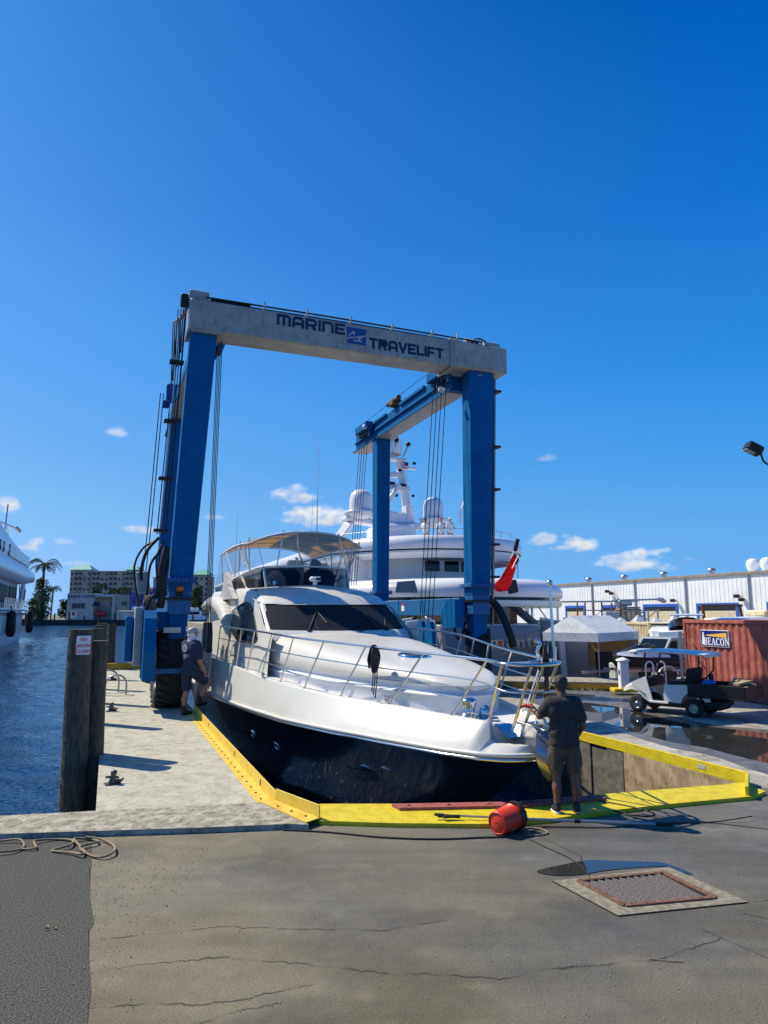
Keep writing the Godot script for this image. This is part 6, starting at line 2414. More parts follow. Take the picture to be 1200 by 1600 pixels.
func right_yard() -> void:
	# red container with its sign
	var dir := Vector3(0.23, 0, 0.973).normalized()
	var ct := container("shipping_container", "rust red corrugated shipping container with a navy and yellow sign", Vector3(10.08, 0, -23.64) + dir * 3.03, atan2(dir.x, dir.z), Vector3(2.44, 2.38, 6.06), M.container_red)
	var s := begin()
	span(s, Vector3(-0.02, 1.54, -2.14), Vector3(0.03, 2.06, -0.86), 0.004)
	var sign_o := part("sign", s, M.white_paint, ct)
	s = begin()
	span(s, Vector3(-0.026, 1.56, -2.12), Vector3(-0.021, 2.04, -0.88))
	part("sign_face", s, flat("sign_navy", lin(0.006, 0.018, 0.17), 0.4), sign_o)
	var face_b := Basis(Vector3(0, 0, 1), Vector3(0, 1, 0), Vector3(-1, 0, 0))
	var bt := words("lettering", "BEACON", 0.23, M.white_paint, sign_o, Transform3D(face_b, Vector3(-0.032, 1.70, -1.40)), 0.84, true, 0.006)
	bt.set_meta("label", "white serif lettering on the navy sign")
	s = begin()
	plate(s, PackedVector2Array([Vector2(-1.86, 1.905), Vector2(-0.93, 1.985), Vector2(-0.93, 1.83), Vector2(-1.86, 1.875)]), 0.004, Transform3D(face_b, Vector3(-0.030, 0, 0)))
	part("light_beam", s, flat("sign_yellow", lin(0.75, 0.45, 0.06), 0.5), sign_o)
	s = begin()
	plate(s, PackedVector2Array([Vector2(-2.07, 1.6), Vector2(-1.92, 1.6), Vector2(-1.95, 1.86), Vector2(-2.04, 1.86)]), 0.004, Transform3D(face_b, Vector3(-0.030, 0, 0)))
	plate(s, PackedVector2Array([Vector2(-2.06, 1.865), Vector2(-1.93, 1.865), Vector2(-1.93, 1.885), Vector2(-2.06, 1.885)]), 0.004, Transform3D(face_b, Vector3(-0.030, 0, 0)))
	plate(s, PackedVector2Array([Vector2(-2.03, 1.89), Vector2(-1.96, 1.89), Vector2(-1.96, 1.97), Vector2(-1.995, 2.0), Vector2(-2.03, 1.97)]), 0.004, Transform3D(face_b, Vector3(-0.030, 0, 0)))
	part("lighthouse", s, M.white_paint, sign_o)
	# cream containers further back
	container("shipping_container", "cream shipping container with its lock-rod doors facing the slip", Vector3(13.3, 0, -38.5), 0.12, Vector3(1.9, 2.12, 5.0), M.container_cream)
	container("shipping_container", "cream shipping container showing its long corrugated side behind the van", Vector3(15.35, 0, -37.5), 0.45, Vector3(2.2, 2.1, 6.0), M.container_cream)
	# golf cart
	golf_cart()
	# van behind the jet ski
	var t := thing("van", "silver blue work van with sloping windscreen, partly hidden behind the jet ski", "van", Vector3(12.35, 0, -31.0), -0.9)
	t.scale = Vector3.ONE * 0.8
	s = begin()
	plate(s, PackedVector2Array([Vector2(-2.4, 0.35), Vector2(2.3, 0.35), Vector2(2.35, 0.95), Vector2(1.6, 1.15), Vector2(0.75, 1.95), Vector2(-2.4, 1.98)]), 1.75, Transform3D(Basis(Vector3(0, 0, -1), Vector3(0, 1, 0), Vector3(1, 0, 0)).rotated(Vector3.UP, PI), Vector3.ZERO))
	part("body", s, mottled("van_silver", lin(0.28, 0.32, 0.36), lin(0.34, 0.38, 0.42), 3.0, 0.25), t)
	s = begin()
	quad(s, Vector3(-0.78, 1.17, 1.62), Vector3(0.78, 1.17, 1.62), Vector3(0.72, 1.88, 0.86), Vector3(-0.72, 1.88, 0.86))
	part("windscreen", s, M.dark_glass, t)
	for x in [-0.885, 0.885]:
		s = begin()
		quad(s, Vector3(x, 1.15, 1.4), Vector3(x, 1.15, 0.2), Vector3(x, 1.8, 0.2), Vector3(x, 1.8, 0.75))
		part("side_window", s, M.dark_glass, t)
		for z in [1.5, -1.6]:
			s = begin()
			disc(s, Vector3(x - sign(x) * 0.2, 0.35, z), 0.35, sign(x) * 0.22, 16, Vector3.RIGHT)
			part("wheel", s, M.rubber, t)
	for x in [-0.62, 0.62]:
		s = begin()
		box(s, Vector3(x, 0.82, 2.33), Vector3(0.36, 0.16, 0.06), Basis.IDENTITY, 0.03)
		part("headlight", s, M.clear_glass, t)
	s = begin()
	box(s, Vector3(-0.55, 1.22, 1.75), Vector3(0.3, 0.08, 0.12), Basis.IDENTITY, 0.03)
	part("beacon_lamp", s, M.orange_lens, t)
	# jet ski on a trailer
	t = thing("trailer", "low grey boat trailer carrying the black and white jet ski", "trailer", Vector3(10.0, 0, -26.7), 1.75)
	for x in [-0.45, 0.45]:
		s = begin()
		bar(s, Vector3(x, 0.48, 1.3), Vector3(x, 0.5, -1.6), 0.07, 0.1, 0.01)
		part("rail", s, M.dull_steel, t)
		s = begin()
		disc(s, Vector3(x * 1.7, 0.27, 0.3), 0.27, sign(x) * 0.14, 14, Vector3.RIGHT)
		part("wheel", s, M.rubber, t)
		s = begin()
		tube(s, bez(Vector3(x * 1.8, 0.35, 0.7), Vector3(x * 1.8, 0.75, 0.6), Vector3(x * 1.8, 0.75, 0.0), Vector3(x * 1.8, 0.35, -0.1), 8), 0.05, 6)
		part("mudguard", s, M.dull_steel, t)
	s = begin()
	bar(s, Vector3(0, 0.46, -1.6), Vector3(0, 0.42, -2.7), 0.08, 0.1, 0.01)
	for z in [1.2, 0.2, -1.2]:
		bar(s, Vector3(-0.5, 0.47, z), Vector3(0.5, 0.47, z), 0.06, 0.06)
	part("frame", s, M.dull_steel, t)
	t = thing("jet_ski", "black and white jet ski sitting on the grey trailer", "jet ski", Vector3(10.0, 0.55, -26.7), 1.75)
	put("hull", hull_shape(2.9, 1.05, 0.38), M.black_rubber, t)
	s = begin()
	s.set_smooth_group(0)
	var rings := []
	for c in [[1.3, 0.25, 0.4, 0.44], [0.9, 0.34, 0.4, 0.6], [0.2, 0.3, 0.4, 0.72], [-0.1, 0.28, 0.4, 0.66], [-0.4, 0.36, 0.42, 0.88], [-0.8, 0.38, 0.44, 0.74], [-1.25, 0.2, 0.46, 0.52], [-1.4, 0.03, 0.46, 0.48]]:
		var ring := []
		for k in 9:
			var a := PI * k / 8.0
			ring.append(Vector3(-cos(a) * c[1] * 1.2, c[2] + (c[3] - c[2]) * pow(sin(a), 0.7), c[0]))
		rings.append(ring)
	loft(s, rings)
	part("seat_cowl", s, M.black_metal, t)
	s = begin()
	for x in [-1.0, 1.0]:
		s.set_smooth_group(0)
		loft(s, [[Vector3(x * 0.53, 0.42, 0.6), Vector3(x * 0.5, 0.5, 0.6)], [Vector3(x * 0.56, 0.42, -0.3), Vector3(x * 0.46, 0.66, -0.3)], [Vector3(x * 0.48, 0.45, -0.9), Vector3(x * 0.34, 0.68, -0.9)], [Vector3(x * 0.2, 0.5, -1.38), Vector3(x * 0.14, 0.58, -1.35)]])
	part("white_flash", s, M.ship_white, t)
	s = begin()
	tube(s, [Vector3(-0.36, 0.92, -0.12), Vector3(0, 0.86, -0.3), Vector3(0.36, 0.92, -0.12)], 0.022, 6)
	part("handlebar", s, M.black_metal, t)
	# tents
	t = thing("tent", "pale grey canopy tent with a long valance beside the superyacht", "tent", Vector3(9.35, 0, -31.5), -0.7)
	s = begin()
	var e := [Vector3(-1.25, 1.78, 2.3), Vector3(1.25, 1.78, 2.3), Vector3(1.25, 1.78, -2.3), Vector3(-1.25, 1.78, -2.3)]
	quad(s, e[0], e[3], Vector3(-0.1, 2.5, -2.3), Vector3(-0.1, 2.5, 2.0))
	quad(s, e[1], e[2], Vector3(-0.1, 2.5, -2.3), Vector3(-0.1, 2.5, 2.0))
	tri(s, e[0], e[1], Vector3(-0.1, 2.5, 2.0))
	part("roof_cloth", s, M.tent_cloth, t)
	s = begin()
	for i in 4:
		var a: Vector3 = e[i]
		var b: Vector3 = e[(i + 1) % 4]
		quad(s, a, b, b - Vector3(0, 0.36, 0), a - Vector3(0, 0.36, 0))
	part("valance", s, M.tent_cloth, t)
	s = begin()
	quad(s, Vector3(-1.2, 0, -2.25), Vector3(1.2, 0, -2.25), Vector3(1.2, 1.5, -2.25), Vector3(-1.2, 1.5, -2.25))
	quad(s, Vector3(1.2, 0, -2.25), Vector3(1.2, 0, -0.9), Vector3(1.2, 1.5, -0.9), Vector3(1.2, 1.5, -2.25))
	part("back_wall", s, M.canvas_beige, t)
	for i in 4:
		s = begin()
		tube(s, [e[i] * Vector3(0.97, 1, 0.97), e[i] * Vector3(0.97, 0, 0.97)], 0.025, 6)
		part("pole", s, M.dull_steel, t)
	s = begin()
	box(s, Vector3(0, 0.4, 0), Vector3(0.75, 0.75, 0.5), Basis.IDENTITY, 0.03)
	box(s, Vector3(0.02, 0.42, 0.255), Vector3(0.6, 0.5, 0.02), Basis.IDENTITY, 0.01)
	var o := put("equipment_case", commit(s), M.black_metal)
	o.position = Vector3(9.7, 0.15, -30.9)
	tag(o, "black equipment case standing under the grey canopy tent", "case")
	s = begin()
	ball(s, Vector3.ZERO, Vector3.ONE * 0.17, 9)
	o = put("buoy", commit(s), M.red_paint)
	o.position = Vector3(9.5, 0.82, -27.9)
	tag(o, "dark red ball buoy at the nose of the jet ski", "buoy")
	s = begin()
	span(s, Vector3(-0.5, 0, -0.4), Vector3(0.5, 0.65, 0.4), 0.04)
	o = put("crate", commit(s), M.grey_box)
	o.position = Vector3(9.5, 0, -27.9)
	tag(o, "low grey crate under the dark red ball buoy", "crate")
	for k in 4:
		t = thing("tent", ["white peaked tent nearest the tent beside the superyacht, far row by the shed", "second white peaked tent of the far row by the shed", "third white peaked tent of the far row, below the timber scaffold", "rightmost white peaked tent of the far row, left of the shed door"][k], "tent", Vector3(18.6 + k * 1.15, 0, -55 + k * 0.6), 0.2)
		s = begin()
		for i in 4:
			var a := Vector3(-0.62, 1.75, 0.62).rotated(Vector3.UP, i * PI / 2)
			var b := Vector3(-0.62, 1.75, 0.62).rotated(Vector3.UP, (i + 1) * PI / 2)
			tri(s, a, b, Vector3(0, 2.35 + 0.18 * (k % 2), 0))
			quad(s, a, b, b - Vector3(0, 0.3, 0), a - Vector3(0, 0.3, 0))
			tube(s, [a, a * Vector3(1, 0, 1)], 0.03, 5)
		part("roof_cloth", s, M.tent_cloth, t)
	# scaffold with stacked timber and a flat cradle on top
	t = thing("scaffold", "grey steel scaffold holding stacked timber in front of the white shed", "scaffold", Vector3(21, 0, -62), 0.1)
	for x in [-3.6, -2.1, -0.4, 1.4, 3.0]:
		for z in [-0.9, 0.9]:
			s = begin()
			tube(s, [Vector3(x, 0, z), Vector3(x, 3.6 if x < 1.0 else 3.0, z)], 0.07, 6)
			part("upright", s, M.rust if x < 0.0 else M.dull_steel, t)
	s = begin()
	for y in [1.7, 2.9]:
		for z in [-0.9, 0.9]:
			tube(s, [Vector3(-3.6, y, z), Vector3(3.0, y, z)], 0.05, 6)
	for x in [-3.6, -2.1, 1.4]:
		tube(s, [Vector3(x, 1.7, 0.9), Vector3(x + 1.5, 2.9, 0.9)], 0.04, 5)
	part("brace", s, M.dull_steel, t)
	for k in 9:
		s = begin()
		var y := 1.95 + k * 0.15
		box(s, Vector3(0.6 + 0.12 * sin(k * 2.7), y, 0.2), Vector3(2.5 - 0.1 * k, 0.13, 1.2), Basis(Vector3.UP, 0.03 * sin(k * 1.9)), 0.02)
		part("plank", s, M.wall_panel, t)
	s = begin()
	bar(s, Vector3(-6.6, 3.62, 0.3), Vector3(1.5, 3.72, 0.3), 0.25, 0.14, 0.02)
	bar(s, Vector3(-0.8, 3.75, 0.3), Vector3(3.9, 3.9, 0.3), 0.3, 0.16, 0.02)
	box(s, Vector3(3.7, 3.8, 0.3), Vector3(0.7, 0.3, 0.5), Basis(Vector3.BACK, -0.4), 0.05)
	box(s, Vector3(0.2, 3.55, 0.2), Vector3(1.3, 0.5, 1.0), Basis.IDENTITY, 0.1)
	part("top_beam", s, M.dull_steel, t)
	s = begin()
	span(s, Vector3(-2.0, 0.6, -0.6), Vector3(-0.8, 1.9, 0.6), 0.05)
	o = put("machine_box", commit(s), M.grey_box)
	o.position = Vector3(21, 0.9, -60.4)
	tag(o, "light grey machine box on the scaffold's left half", "box")
	# brown gantry frame before the shed doors
	t = thing("gantry", "rusty brown gantry frame standing before the shed's right door", "gantry", Vector3(21.8, 0, -45))
	s = begin()
	bar(s, Vector3(-1.35, 3.1, 0), Vector3(1.3, 3.12, 0), 0.16, 0.16, 0.01)
	part("beam", s, M.rust, t)
	for x in [[-1.25, -1.1], [1.15, 1.5]]:
		s = begin()
		bar(s, Vector3(x[0], 3.05, 0), Vector3(x[1], 0, 0), 0.16, 0.16, 0.01)
		part("post", s, M.rust, t)
	# covered boat behind the red container
	t = thing("boat", "white boat under a blue tarpaulin behind the red container", "boat", Vector3(14.7, 0.95, -29.6), -0.45)
	put("hull", hull_shape(6.5, 2.2, 1.1), M.ship_white, t)
	s = begin()
	s.set_smooth_group(0)
	rings = []
	for i in 9:
		var q := i / 8.0
		var w := 1.15 * sqrt(1.0 - pow(q, 3.0)) + 0.06
		var sag := 0.04 * sin(i * 2.4)
		rings.append([Vector3(-w - 0.05, 1.05 + sag, 3.3 - q * 6.8), Vector3(-w, 1.28, 3.3 - q * 6.8), Vector3(-w * 0.4, 1.42 + sag, 3.3 - q * 6.8), Vector3(w * 0.4, 1.42 - sag, 3.3 - q * 6.8), Vector3(w, 1.28, 3.3 - q * 6.8), Vector3(w + 0.05, 1.05 - sag, 3.3 - q * 6.8)])
	loft(s, rings)
	part("tarpaulin", s, M.tarp_blue, t)
	for z in [-1.8, 1.6]:
		s = begin()
		box(s, Vector3(0, -0.38, z), Vector3(1.4, 0.75, 0.3), Basis.IDENTITY, 0.02)
		part("cradle", s, M.rust, t)
	t = thing("boat", "white cabin boat with dark wraparound windscreen showing above the blue tarpaulin", "boat", Vector3(14.9, 0.55, -34.5), -0.4)
	put("hull", hull_shape(7.0, 2.4, 1.2), M.ship_white, t)
	s = begin()
	s.set_smooth_group(0)
	rings = []
	for c in [[-1.6, 0.3, 1.35], [-0.7, 0.75, 1.72], [0.3, 0.85, 1.9], [1.6, 0.85, 1.85], [2.4, 0.8, 1.5]]:
		var ring := []
		for k in 9:
			var a := PI * k / 8.0
			ring.append(Vector3(-cos(a) * c[1], 1.2 + (c[2] - 1.2) * pow(sin(a), 0.6), c[0]))
		rings.append(ring)
	loft(s, rings)
	part("cabin", s, M.dark_glass, t)
	s = begin()
	box(s, Vector3(0, 1.98, 0.9), Vector3(1.5, 0.1, 2.2), Basis.IDENTITY, 0.04)
	part("hardtop", s, M.ship_white, t)
	s = begin()
	box(s, Vector3(0, -0.3, 0), Vector3(1.6, 0.8, 3.0), Basis.IDENTITY, 0.02)
	part("cradle", s, M.rust, t)
	t = thing("boat", "white cruiser cabin with dark window band behind the van", "boat", Vector3(14.2, 0.25, -35.0), -0.5)
	put("hull", hull_shape(5.0, 2.0, 1.0), M.ship_white, t)
	s = begin()
	box(s, Vector3(0, 1.35, 0.3), Vector3(1.5, 0.7, 2.6), Basis.IDENTITY, 0.2)
	part("cabin", s, M.ship_white, t)
	s = begin()
	box(s, Vector3(0, 1.3, 0.3), Vector3(1.53, 0.26, 2.3), Basis.IDENTITY, 0.05)
	part("window_band", s, M.dark_glass, t)
	t = thing("boat", "long white boat at the photo's right edge above the red container", "boat", Vector3(21.5, 1.0, -36), -1.5)
	put("hull", hull_shape(9.0, 2.6, 1.35), M.ship_white, t)
	s = begin()
	box(s, Vector3(0, 1.6, 1), Vector3(1.8, 0.35, 3.0), Basis.IDENTITY, 0.1)
	part("cabin", s, M.container_cream, t)
	s = begin()
	box(s, Vector3(0, -0.45, 0), Vector3(1.6, 1.1, 4.0), Basis.IDENTITY, 0.02)
	part("cradle", s, M.rust, t)
	# power pedestal on its yellow foot
	t = thing("power_pedestal", "white shore power pedestal on a yellow foot beside the far kerb", "pedestal", Vector3(7.75, 0.0, -22.9))
	s = begin()
	box(s, Vector3(0, 0.14, 0), Vector3(0.78, 0.12, 0.5), Basis.IDENTITY, 0.02)
	part("foot", s, M.bright_yellow, t)
	s = begin()
	box(s, Vector3(0, 0.62, 0), Vector3(0.28, 0.86, 0.26), Basis.IDENTITY, 0.02)
	part("post", s, M.white_paint, t)
	s = begin()
	lathe(s, [Vector2(0.24, 0.0), Vector2(0.24, 0.05), Vector2(0.0, 0.13)], 4, Transform3D(Basis(Vector3.UP, PI / 4), Vector3(0, 1.05, 0)))
	part("cap", s, M.white_paint, t)
	s = begin()
	box(s, Vector3(-0.16, 0.72, 0.02), Vector3(0.06, 0.16, 0.12), Basis.IDENTITY, 0.02)
	part("socket", s, M.grey_box, t)
	# hooped ladder rails and a steel post behind the cart
	for q in [[9.02, "left-hand white hooped rail behind the golf cart"], [9.42, "right-hand white hooped rail behind the golf cart"]]:
		s = begin()
		tube(s, spline([Vector3(-0.13, 0, 0), Vector3(-0.13, 0.75, 0), Vector3(-0.1, 0.9, 0), Vector3(0, 0.96, 0), Vector3(0.1, 0.9, 0), Vector3(0.13, 0.75, 0), Vector3(0.13, 0, 0)], 4), 0.028, 7)
		o = put("hoop_rail", commit(s), M.white_paint)
		o.position = Vector3(q[0], 0, -24.0)
		tag(o, q[1], "rail")
	s = begin()
	tube(s, [Vector3.ZERO, Vector3(0, 2.0, 0)], 0.06, 8)
	tube(s, [Vector3(0.3, 0, -0.4), Vector3(0.3, 1.9, -0.4)], 0.03, 8)
	for y in [0.4, 1.0, 1.6, 1.9]:
		tube(s, [Vector3(0, y, 0), Vector3(0.3, y, -0.4)], 0.02, 6)
	o = put("fence_post", commit(s), M.dull_steel)
	o.position = Vector3(9.7, 0, -23.0)
	tag(o, "grey steel fence post at the far end of the red container", "post")
	for k in 4:
		s = begin()
		box(s, Vector3.ZERO, Vector3(2.2 - 0.15 * k, 0.05, 0.24), Basis.IDENTITY, 0.008)
		o = put("board", commit(s), M.ochre if k % 2 == 0 else M.wall_panel)
		o.position = Vector3(9.3 + 0.06 * k, 0.04 + 0.055 * k, -21.6 + 0.05 * k)
		o.rotation.y = 0.2 + 0.05 * k
		tag(o, "weathered orange-brown board stacked on the ground behind the golf cart", "board", "boards stacked behind the golf cart")
	# floodlight on a bracket at the right edge
	t = thing("floodlight", "black floodlight on a curved arm against the sky at the right edge", "floodlight", Vector3(8.4, 0, -14.2))
	s = begin()
	tube(s, [Vector3(0.2, 0, 0), Vector3(0.2, 5.4, 0)], 0.06, 10)
	part("pole", s, M.black_metal, t)
	s = begin()
	tube(s, spline([Vector3(0.2, 5.35, 0), Vector3(0.0, 5.5, 0), Vector3(-0.25, 5.62, 0), Vector3(-0.42, 5.72, 0), Vector3(-0.47, 5.88, 0)], 4), 0.02, 8)
	part("arm", s, M.black_metal, t)
	s = begin()
	box(s, Vector3(-0.62, 6.0, 0), Vector3(0.34, 0.2, 0.24), Basis(Vector3.BACK, -0.5), 0.03)
	part("housing", s, M.black_metal, t)
	s = begin()
	box(s, Vector3(-0.62, 6.0, 0) + Basis(Vector3.BACK, -0.5) * Vector3(-0.06, -0.103, 0), Vector3(0.2, 0.012, 0.18), Basis(Vector3.BACK, -0.5))
	part("lens", s, M.grey_box, t)

func golf_cart() -> void:
	var t := thing("golf_cart", "white golf cart with flat roof and black cargo bed in front of the container", "golf cart", Vector3(7.62, 0, -18.72), 0.78)
	t.scale = Vector3.ONE * 0.96
	var s := begin()
	# side bodywork as cut plates, joined by the floor
	var prof := PackedVector2Array([Vector2(1.18, 0.42), Vector2(1.12, 0.62), Vector2(0.9, 0.72), Vector2(0.7, 0.82), Vector2(0.0, 0.78), Vector2(-0.02, 0.36), Vector2(0.44, 0.34), Vector2(0.50, 0.5), Vector2(0.62, 0.6), Vector2(0.78, 0.63), Vector2(0.95, 0.58), Vector2(1.05, 0.42)])
	for x in [-0.52, 0.52]:
		plate(s, prof, 0.10, Transform3D(Basis(Vector3(0, 0, 1), Vector3(0, 1, 0), Vector3(-1, 0, 0)), Vector3(x, 0, 0)))
	span(s, Vector3(-0.5, 0.66, 0.02), Vector3(0.5, 0.76, 0.7), 0.02)
	var white := mottled("cart_white", lin(0.76, 0.75, 0.68), lin(0.82, 0.81, 0.74), 1.5, 0.3)
	part("rear_body", s, white, t)
	s = begin()
	s.set_smooth_group(0)
	var rings := []
	for c in [[-0.5, 0.5, 0.30, 0.98], [-0.62, 0.52, 0.40, 0.92], [-0.75, 0.53, 0.56, 0.86], [-0.95, 0.53, 0.60, 0.79], [-1.12, 0.48, 0.55, 0.71], [-1.24, 0.38, 0.5, 0.62], [-1.27, 0.3, 0.5, 0.56]]:
		var ring := []
		for k in 11:
			var a := PI * k / 10.0
			ring.append(Vector3(-clampf(cos(a) * 1.35, -1, 1) * c[1], c[2] + (c[3] - c[2]) * pow(sin(a), 0.5), c[0]))
		rings.append(ring)
	loft(s, rings)
	part("front_cowl", s, white, t)
	s = begin()
	for x in [-0.54, 0.54]:
		plate(s, PackedVector2Array([Vector2(-0.95, 0.78), Vector2(-0.5, 0.98), Vector2(-0.34, 0.36), Vector2(-0.46, 0.3), Vector2(-0.52, 0.5), Vector2(-0.75, 0.62)]), 0.03, Transform3D(Basis(Vector3(0, 0, 1), Vector3(0, 1, 0), Vector3(-1, 0, 0)), Vector3(x, 0, 0)))
	part("fender", s, white, t)
	s = begin()
	span(s, Vector3(-0.52, 0.27, -0.5), Vector3(0.52, 0.33, 0.05), 0.01)
	span(s, Vector3(-0.45, 0.2, -0.9), Vector3(0.45, 0.3, 1.1), 0.01)
	part("chassis", s, M.black_metal, t)
	s = begin()
	for x in [-0.55, 0.55]:
		span(s, Vector3(x - 0.025, 0.285, -0.42), Vector3(x + 0.025, 0.345, 0.1), 0.01)
	part("sill_trim", s, white, t)
	s = begin()
	box(s, Vector3(0, 0.83, 0.3), Vector3(0.96, 0.14, 0.48), Basis.IDENTITY, 0.05)
	part("seat", s, M.black_rubber, t)
	s = begin()
	box(s, Vector3(0, 1.06, 0.6), Vector3(0.96, 0.36, 0.1), Basis(Vector3.RIGHT, 0.15), 0.04)
	part("backrest", s, M.black_rubber, t)
	s = begin()
	box(s, Vector3(0, 0.82, -0.5), Vector3(0.98, 0.26, 0.18), Basis(Vector3.RIGHT, -0.4), 0.05)
	part("dashboard", s, M.black_rubber, t)
	s = begin()
	var ring := []
	for k in 16:
		var a := TAU * k / 16.0
		ring.append(Vector3(-0.24 + cos(a) * 0.17, 1.08 + sin(a) * 0.14, -0.22 - sin(a) * 0.09))
	tube(s, ring, 0.016, 6, true)
	tube(s, [Vector3(-0.24, 1.08, -0.22), Vector3(-0.24, 0.8, -0.45)], 0.022, 6)
	part("steering_wheel", s, M.black_metal, t)
	for x in [-0.5, 0.5]:
		s = begin()
		tube(s, [Vector3(x, 0.85, -0.6), Vector3(x, 1.1, -0.62), Vector3(x * 0.98, 1.62, -0.5)], 0.022, 7)
		part("roof_post", s, M.black_metal, t)
		s = begin()
		tube(s, [Vector3(x, 0.8, 0.74), Vector3(x, 0.95, 0.72), Vector3(x, 1.15, 0.92), Vector3(x, 1.6, 0.95)], 0.022, 7)
		part("roof_post", s, M.black_metal, t)
	s = begin()
	s.set_smooth_group(0)
	var rg := []
	for c in [[-0.98, 0.5, 1.635], [-0.9, 0.56, 1.66], [-0.2, 0.58, 1.69], [0.6, 0.58, 1.67], [1.1, 0.56, 1.63], [1.16, 0.5, 1.6]]:
		rg.append([Vector3(-c[1], c[2] - 0.06, c[0]), Vector3(-c[1] - 0.01, c[2] - 0.02, c[0]), Vector3(-c[1] * 0.9, c[2] + 0.01, c[0]), Vector3(0, c[2] + 0.03, c[0]), Vector3(c[1] * 0.9, c[2] + 0.01, c[0]), Vector3(c[1] + 0.01, c[2] - 0.02, c[0]), Vector3(c[1], c[2] - 0.06, c[0])])
	loft(s, rg, true)
	fan(s, rg[0], Vector3(0, 0, -1))
	fan(s, rg[5], Vector3(0, 0, 1))
	part("roof", s, M.ship_white, t)
	s = begin()
	box(s, Vector3(-0.1, 1.76, -0.45), Vector3(0.16, 0.09, 0.14), Basis.IDENTITY, 0.03)
	part("beacon_lamp", s, M.orange_lens, t)
	for q in [[-0.5, -0.78], [0.5, -0.78], [-0.5, 0.76], [0.5, 0.76]]:
		s = begin()
		lathe(s, [Vector2(0.12, -0.09), Vector2(0.2, -0.1), Vector2(0.225, -0.07), Vector2(0.23, 0.0), Vector2(0.225, 0.07), Vector2(0.2, 0.1), Vector2(0.12, 0.09)], 22, Transform3D(Basis(Vector3.BACK, PI / 2), Vector3(q[0], 0.23, q[1])))
		var w := part("wheel", s, M.rubber, t)
		s = begin()
		var sg: float = sign(q[0])
		lathe(s, [Vector2(0.125, 0.085), Vector2(0.11, 0.05), Vector2(0.06, 0.04), Vector2(0.05, 0.075), Vector2(0.002, 0.08)], 18, Transform3D(Basis(Vector3.BACK, -sg * PI / 2), Vector3(q[0], 0.23, q[1])))
		part("rim", s, M.container_cream if q[1] > 0 else M.dull_steel, w)
	# cargo bed
	s = begin()
	span(s, Vector3(-0.66, 0.52, 0.66), Vector3(0.66, 0.56, 2.06), 0.01)
	span(s, Vector3(-0.66, 0.56, 0.66), Vector3(-0.63, 0.87, 2.06), 0.008)
	span(s, Vector3(0.63, 0.56, 0.66), Vector3(0.66, 0.87, 2.06), 0.008)
	span(s, Vector3(-0.63, 0.56, 0.66), Vector3(0.63, 0.92, 0.69), 0.008)
	part("cargo_bed", s, M.black_metal, t)
	s = begin()
	span(s, Vector3(-0.66, 0.53, 2.064), Vector3(0.66, 0.86, 2.094), 0.008)
	part("tailgate", s, M.black_metal, t)
	s = begin()
	box(s, Vector3(0.1, 1.0, 1.0), Vector3(0.16, 0.2, 0.08), Basis.IDENTITY, 0.02)
	tube(s, [Vector3(-0.6, 0.93, 0.7), Vector3(0.6, 0.93, 0.7)], 0.02, 6)
	part("bed_frame", s, M.black_metal, t)
	s = begin()
	box(s, Vector3(0, 0.33, 1.12), Vector3(0.8, 0.26, 0.5), Basis.IDENTITY, 0.04)
	bar(s, Vector3(-0.4, 0.36, 1.4), Vector3(0.4, 0.36, 1.4), 0.08, 0.1)
	part("engine", s, M.black_rubber, t)
	s = begin()
	box(s, Vector3(-0.56, 0.7, 1.06), Vector3(0.04, 0.08, 0.08), Basis.IDENTITY, 0.01)
	part("tail_light", s, M.red_paint, t)
	var base := t.transform
	var r := RandomNumberGenerator.new()
	r.seed = 17
	for k in 7:
		s = begin()
		box(s, Vector3.ZERO, Vector3(r.randf_range(0.15, 0.3), r.randf_range(0.05, 0.12), r.randf_range(0.35, 0.6)), Basis.IDENTITY, 0.01)
		var o := put("timber_offcut", commit(s), M.wall_panel if k % 3 else M.rope)
		o.transform = base * Transform3D(Basis(Vector3.UP, r.randf() * 3.0) * Basis(Vector3.RIGHT, r.randf_range(-0.2, 0.2)), Vector3(r.randf_range(-0.35, 0.4), 0.72 + 0.04 * k, r.randf_range(1.45, 1.85)))
		tag(o, "rough timber offcut heaped in the golf cart's cargo bed", "offcut", "timber offcuts in the cargo bed")
	s = begin()
	box(s, Vector3.ZERO, Vector3(0.5, 0.14, 0.34), Basis.IDENTITY, 0.06)
	var ob := put("folded_tarpaulin", commit(s), M.tarp_blue)
	ob.transform = base * Transform3D(Basis(Vector3.UP, 0.3), Vector3(-0.2, 0.88, 1.05))
	tag(ob, "folded blue tarpaulin lying in the golf cart's cargo bed", "tarpaulin")

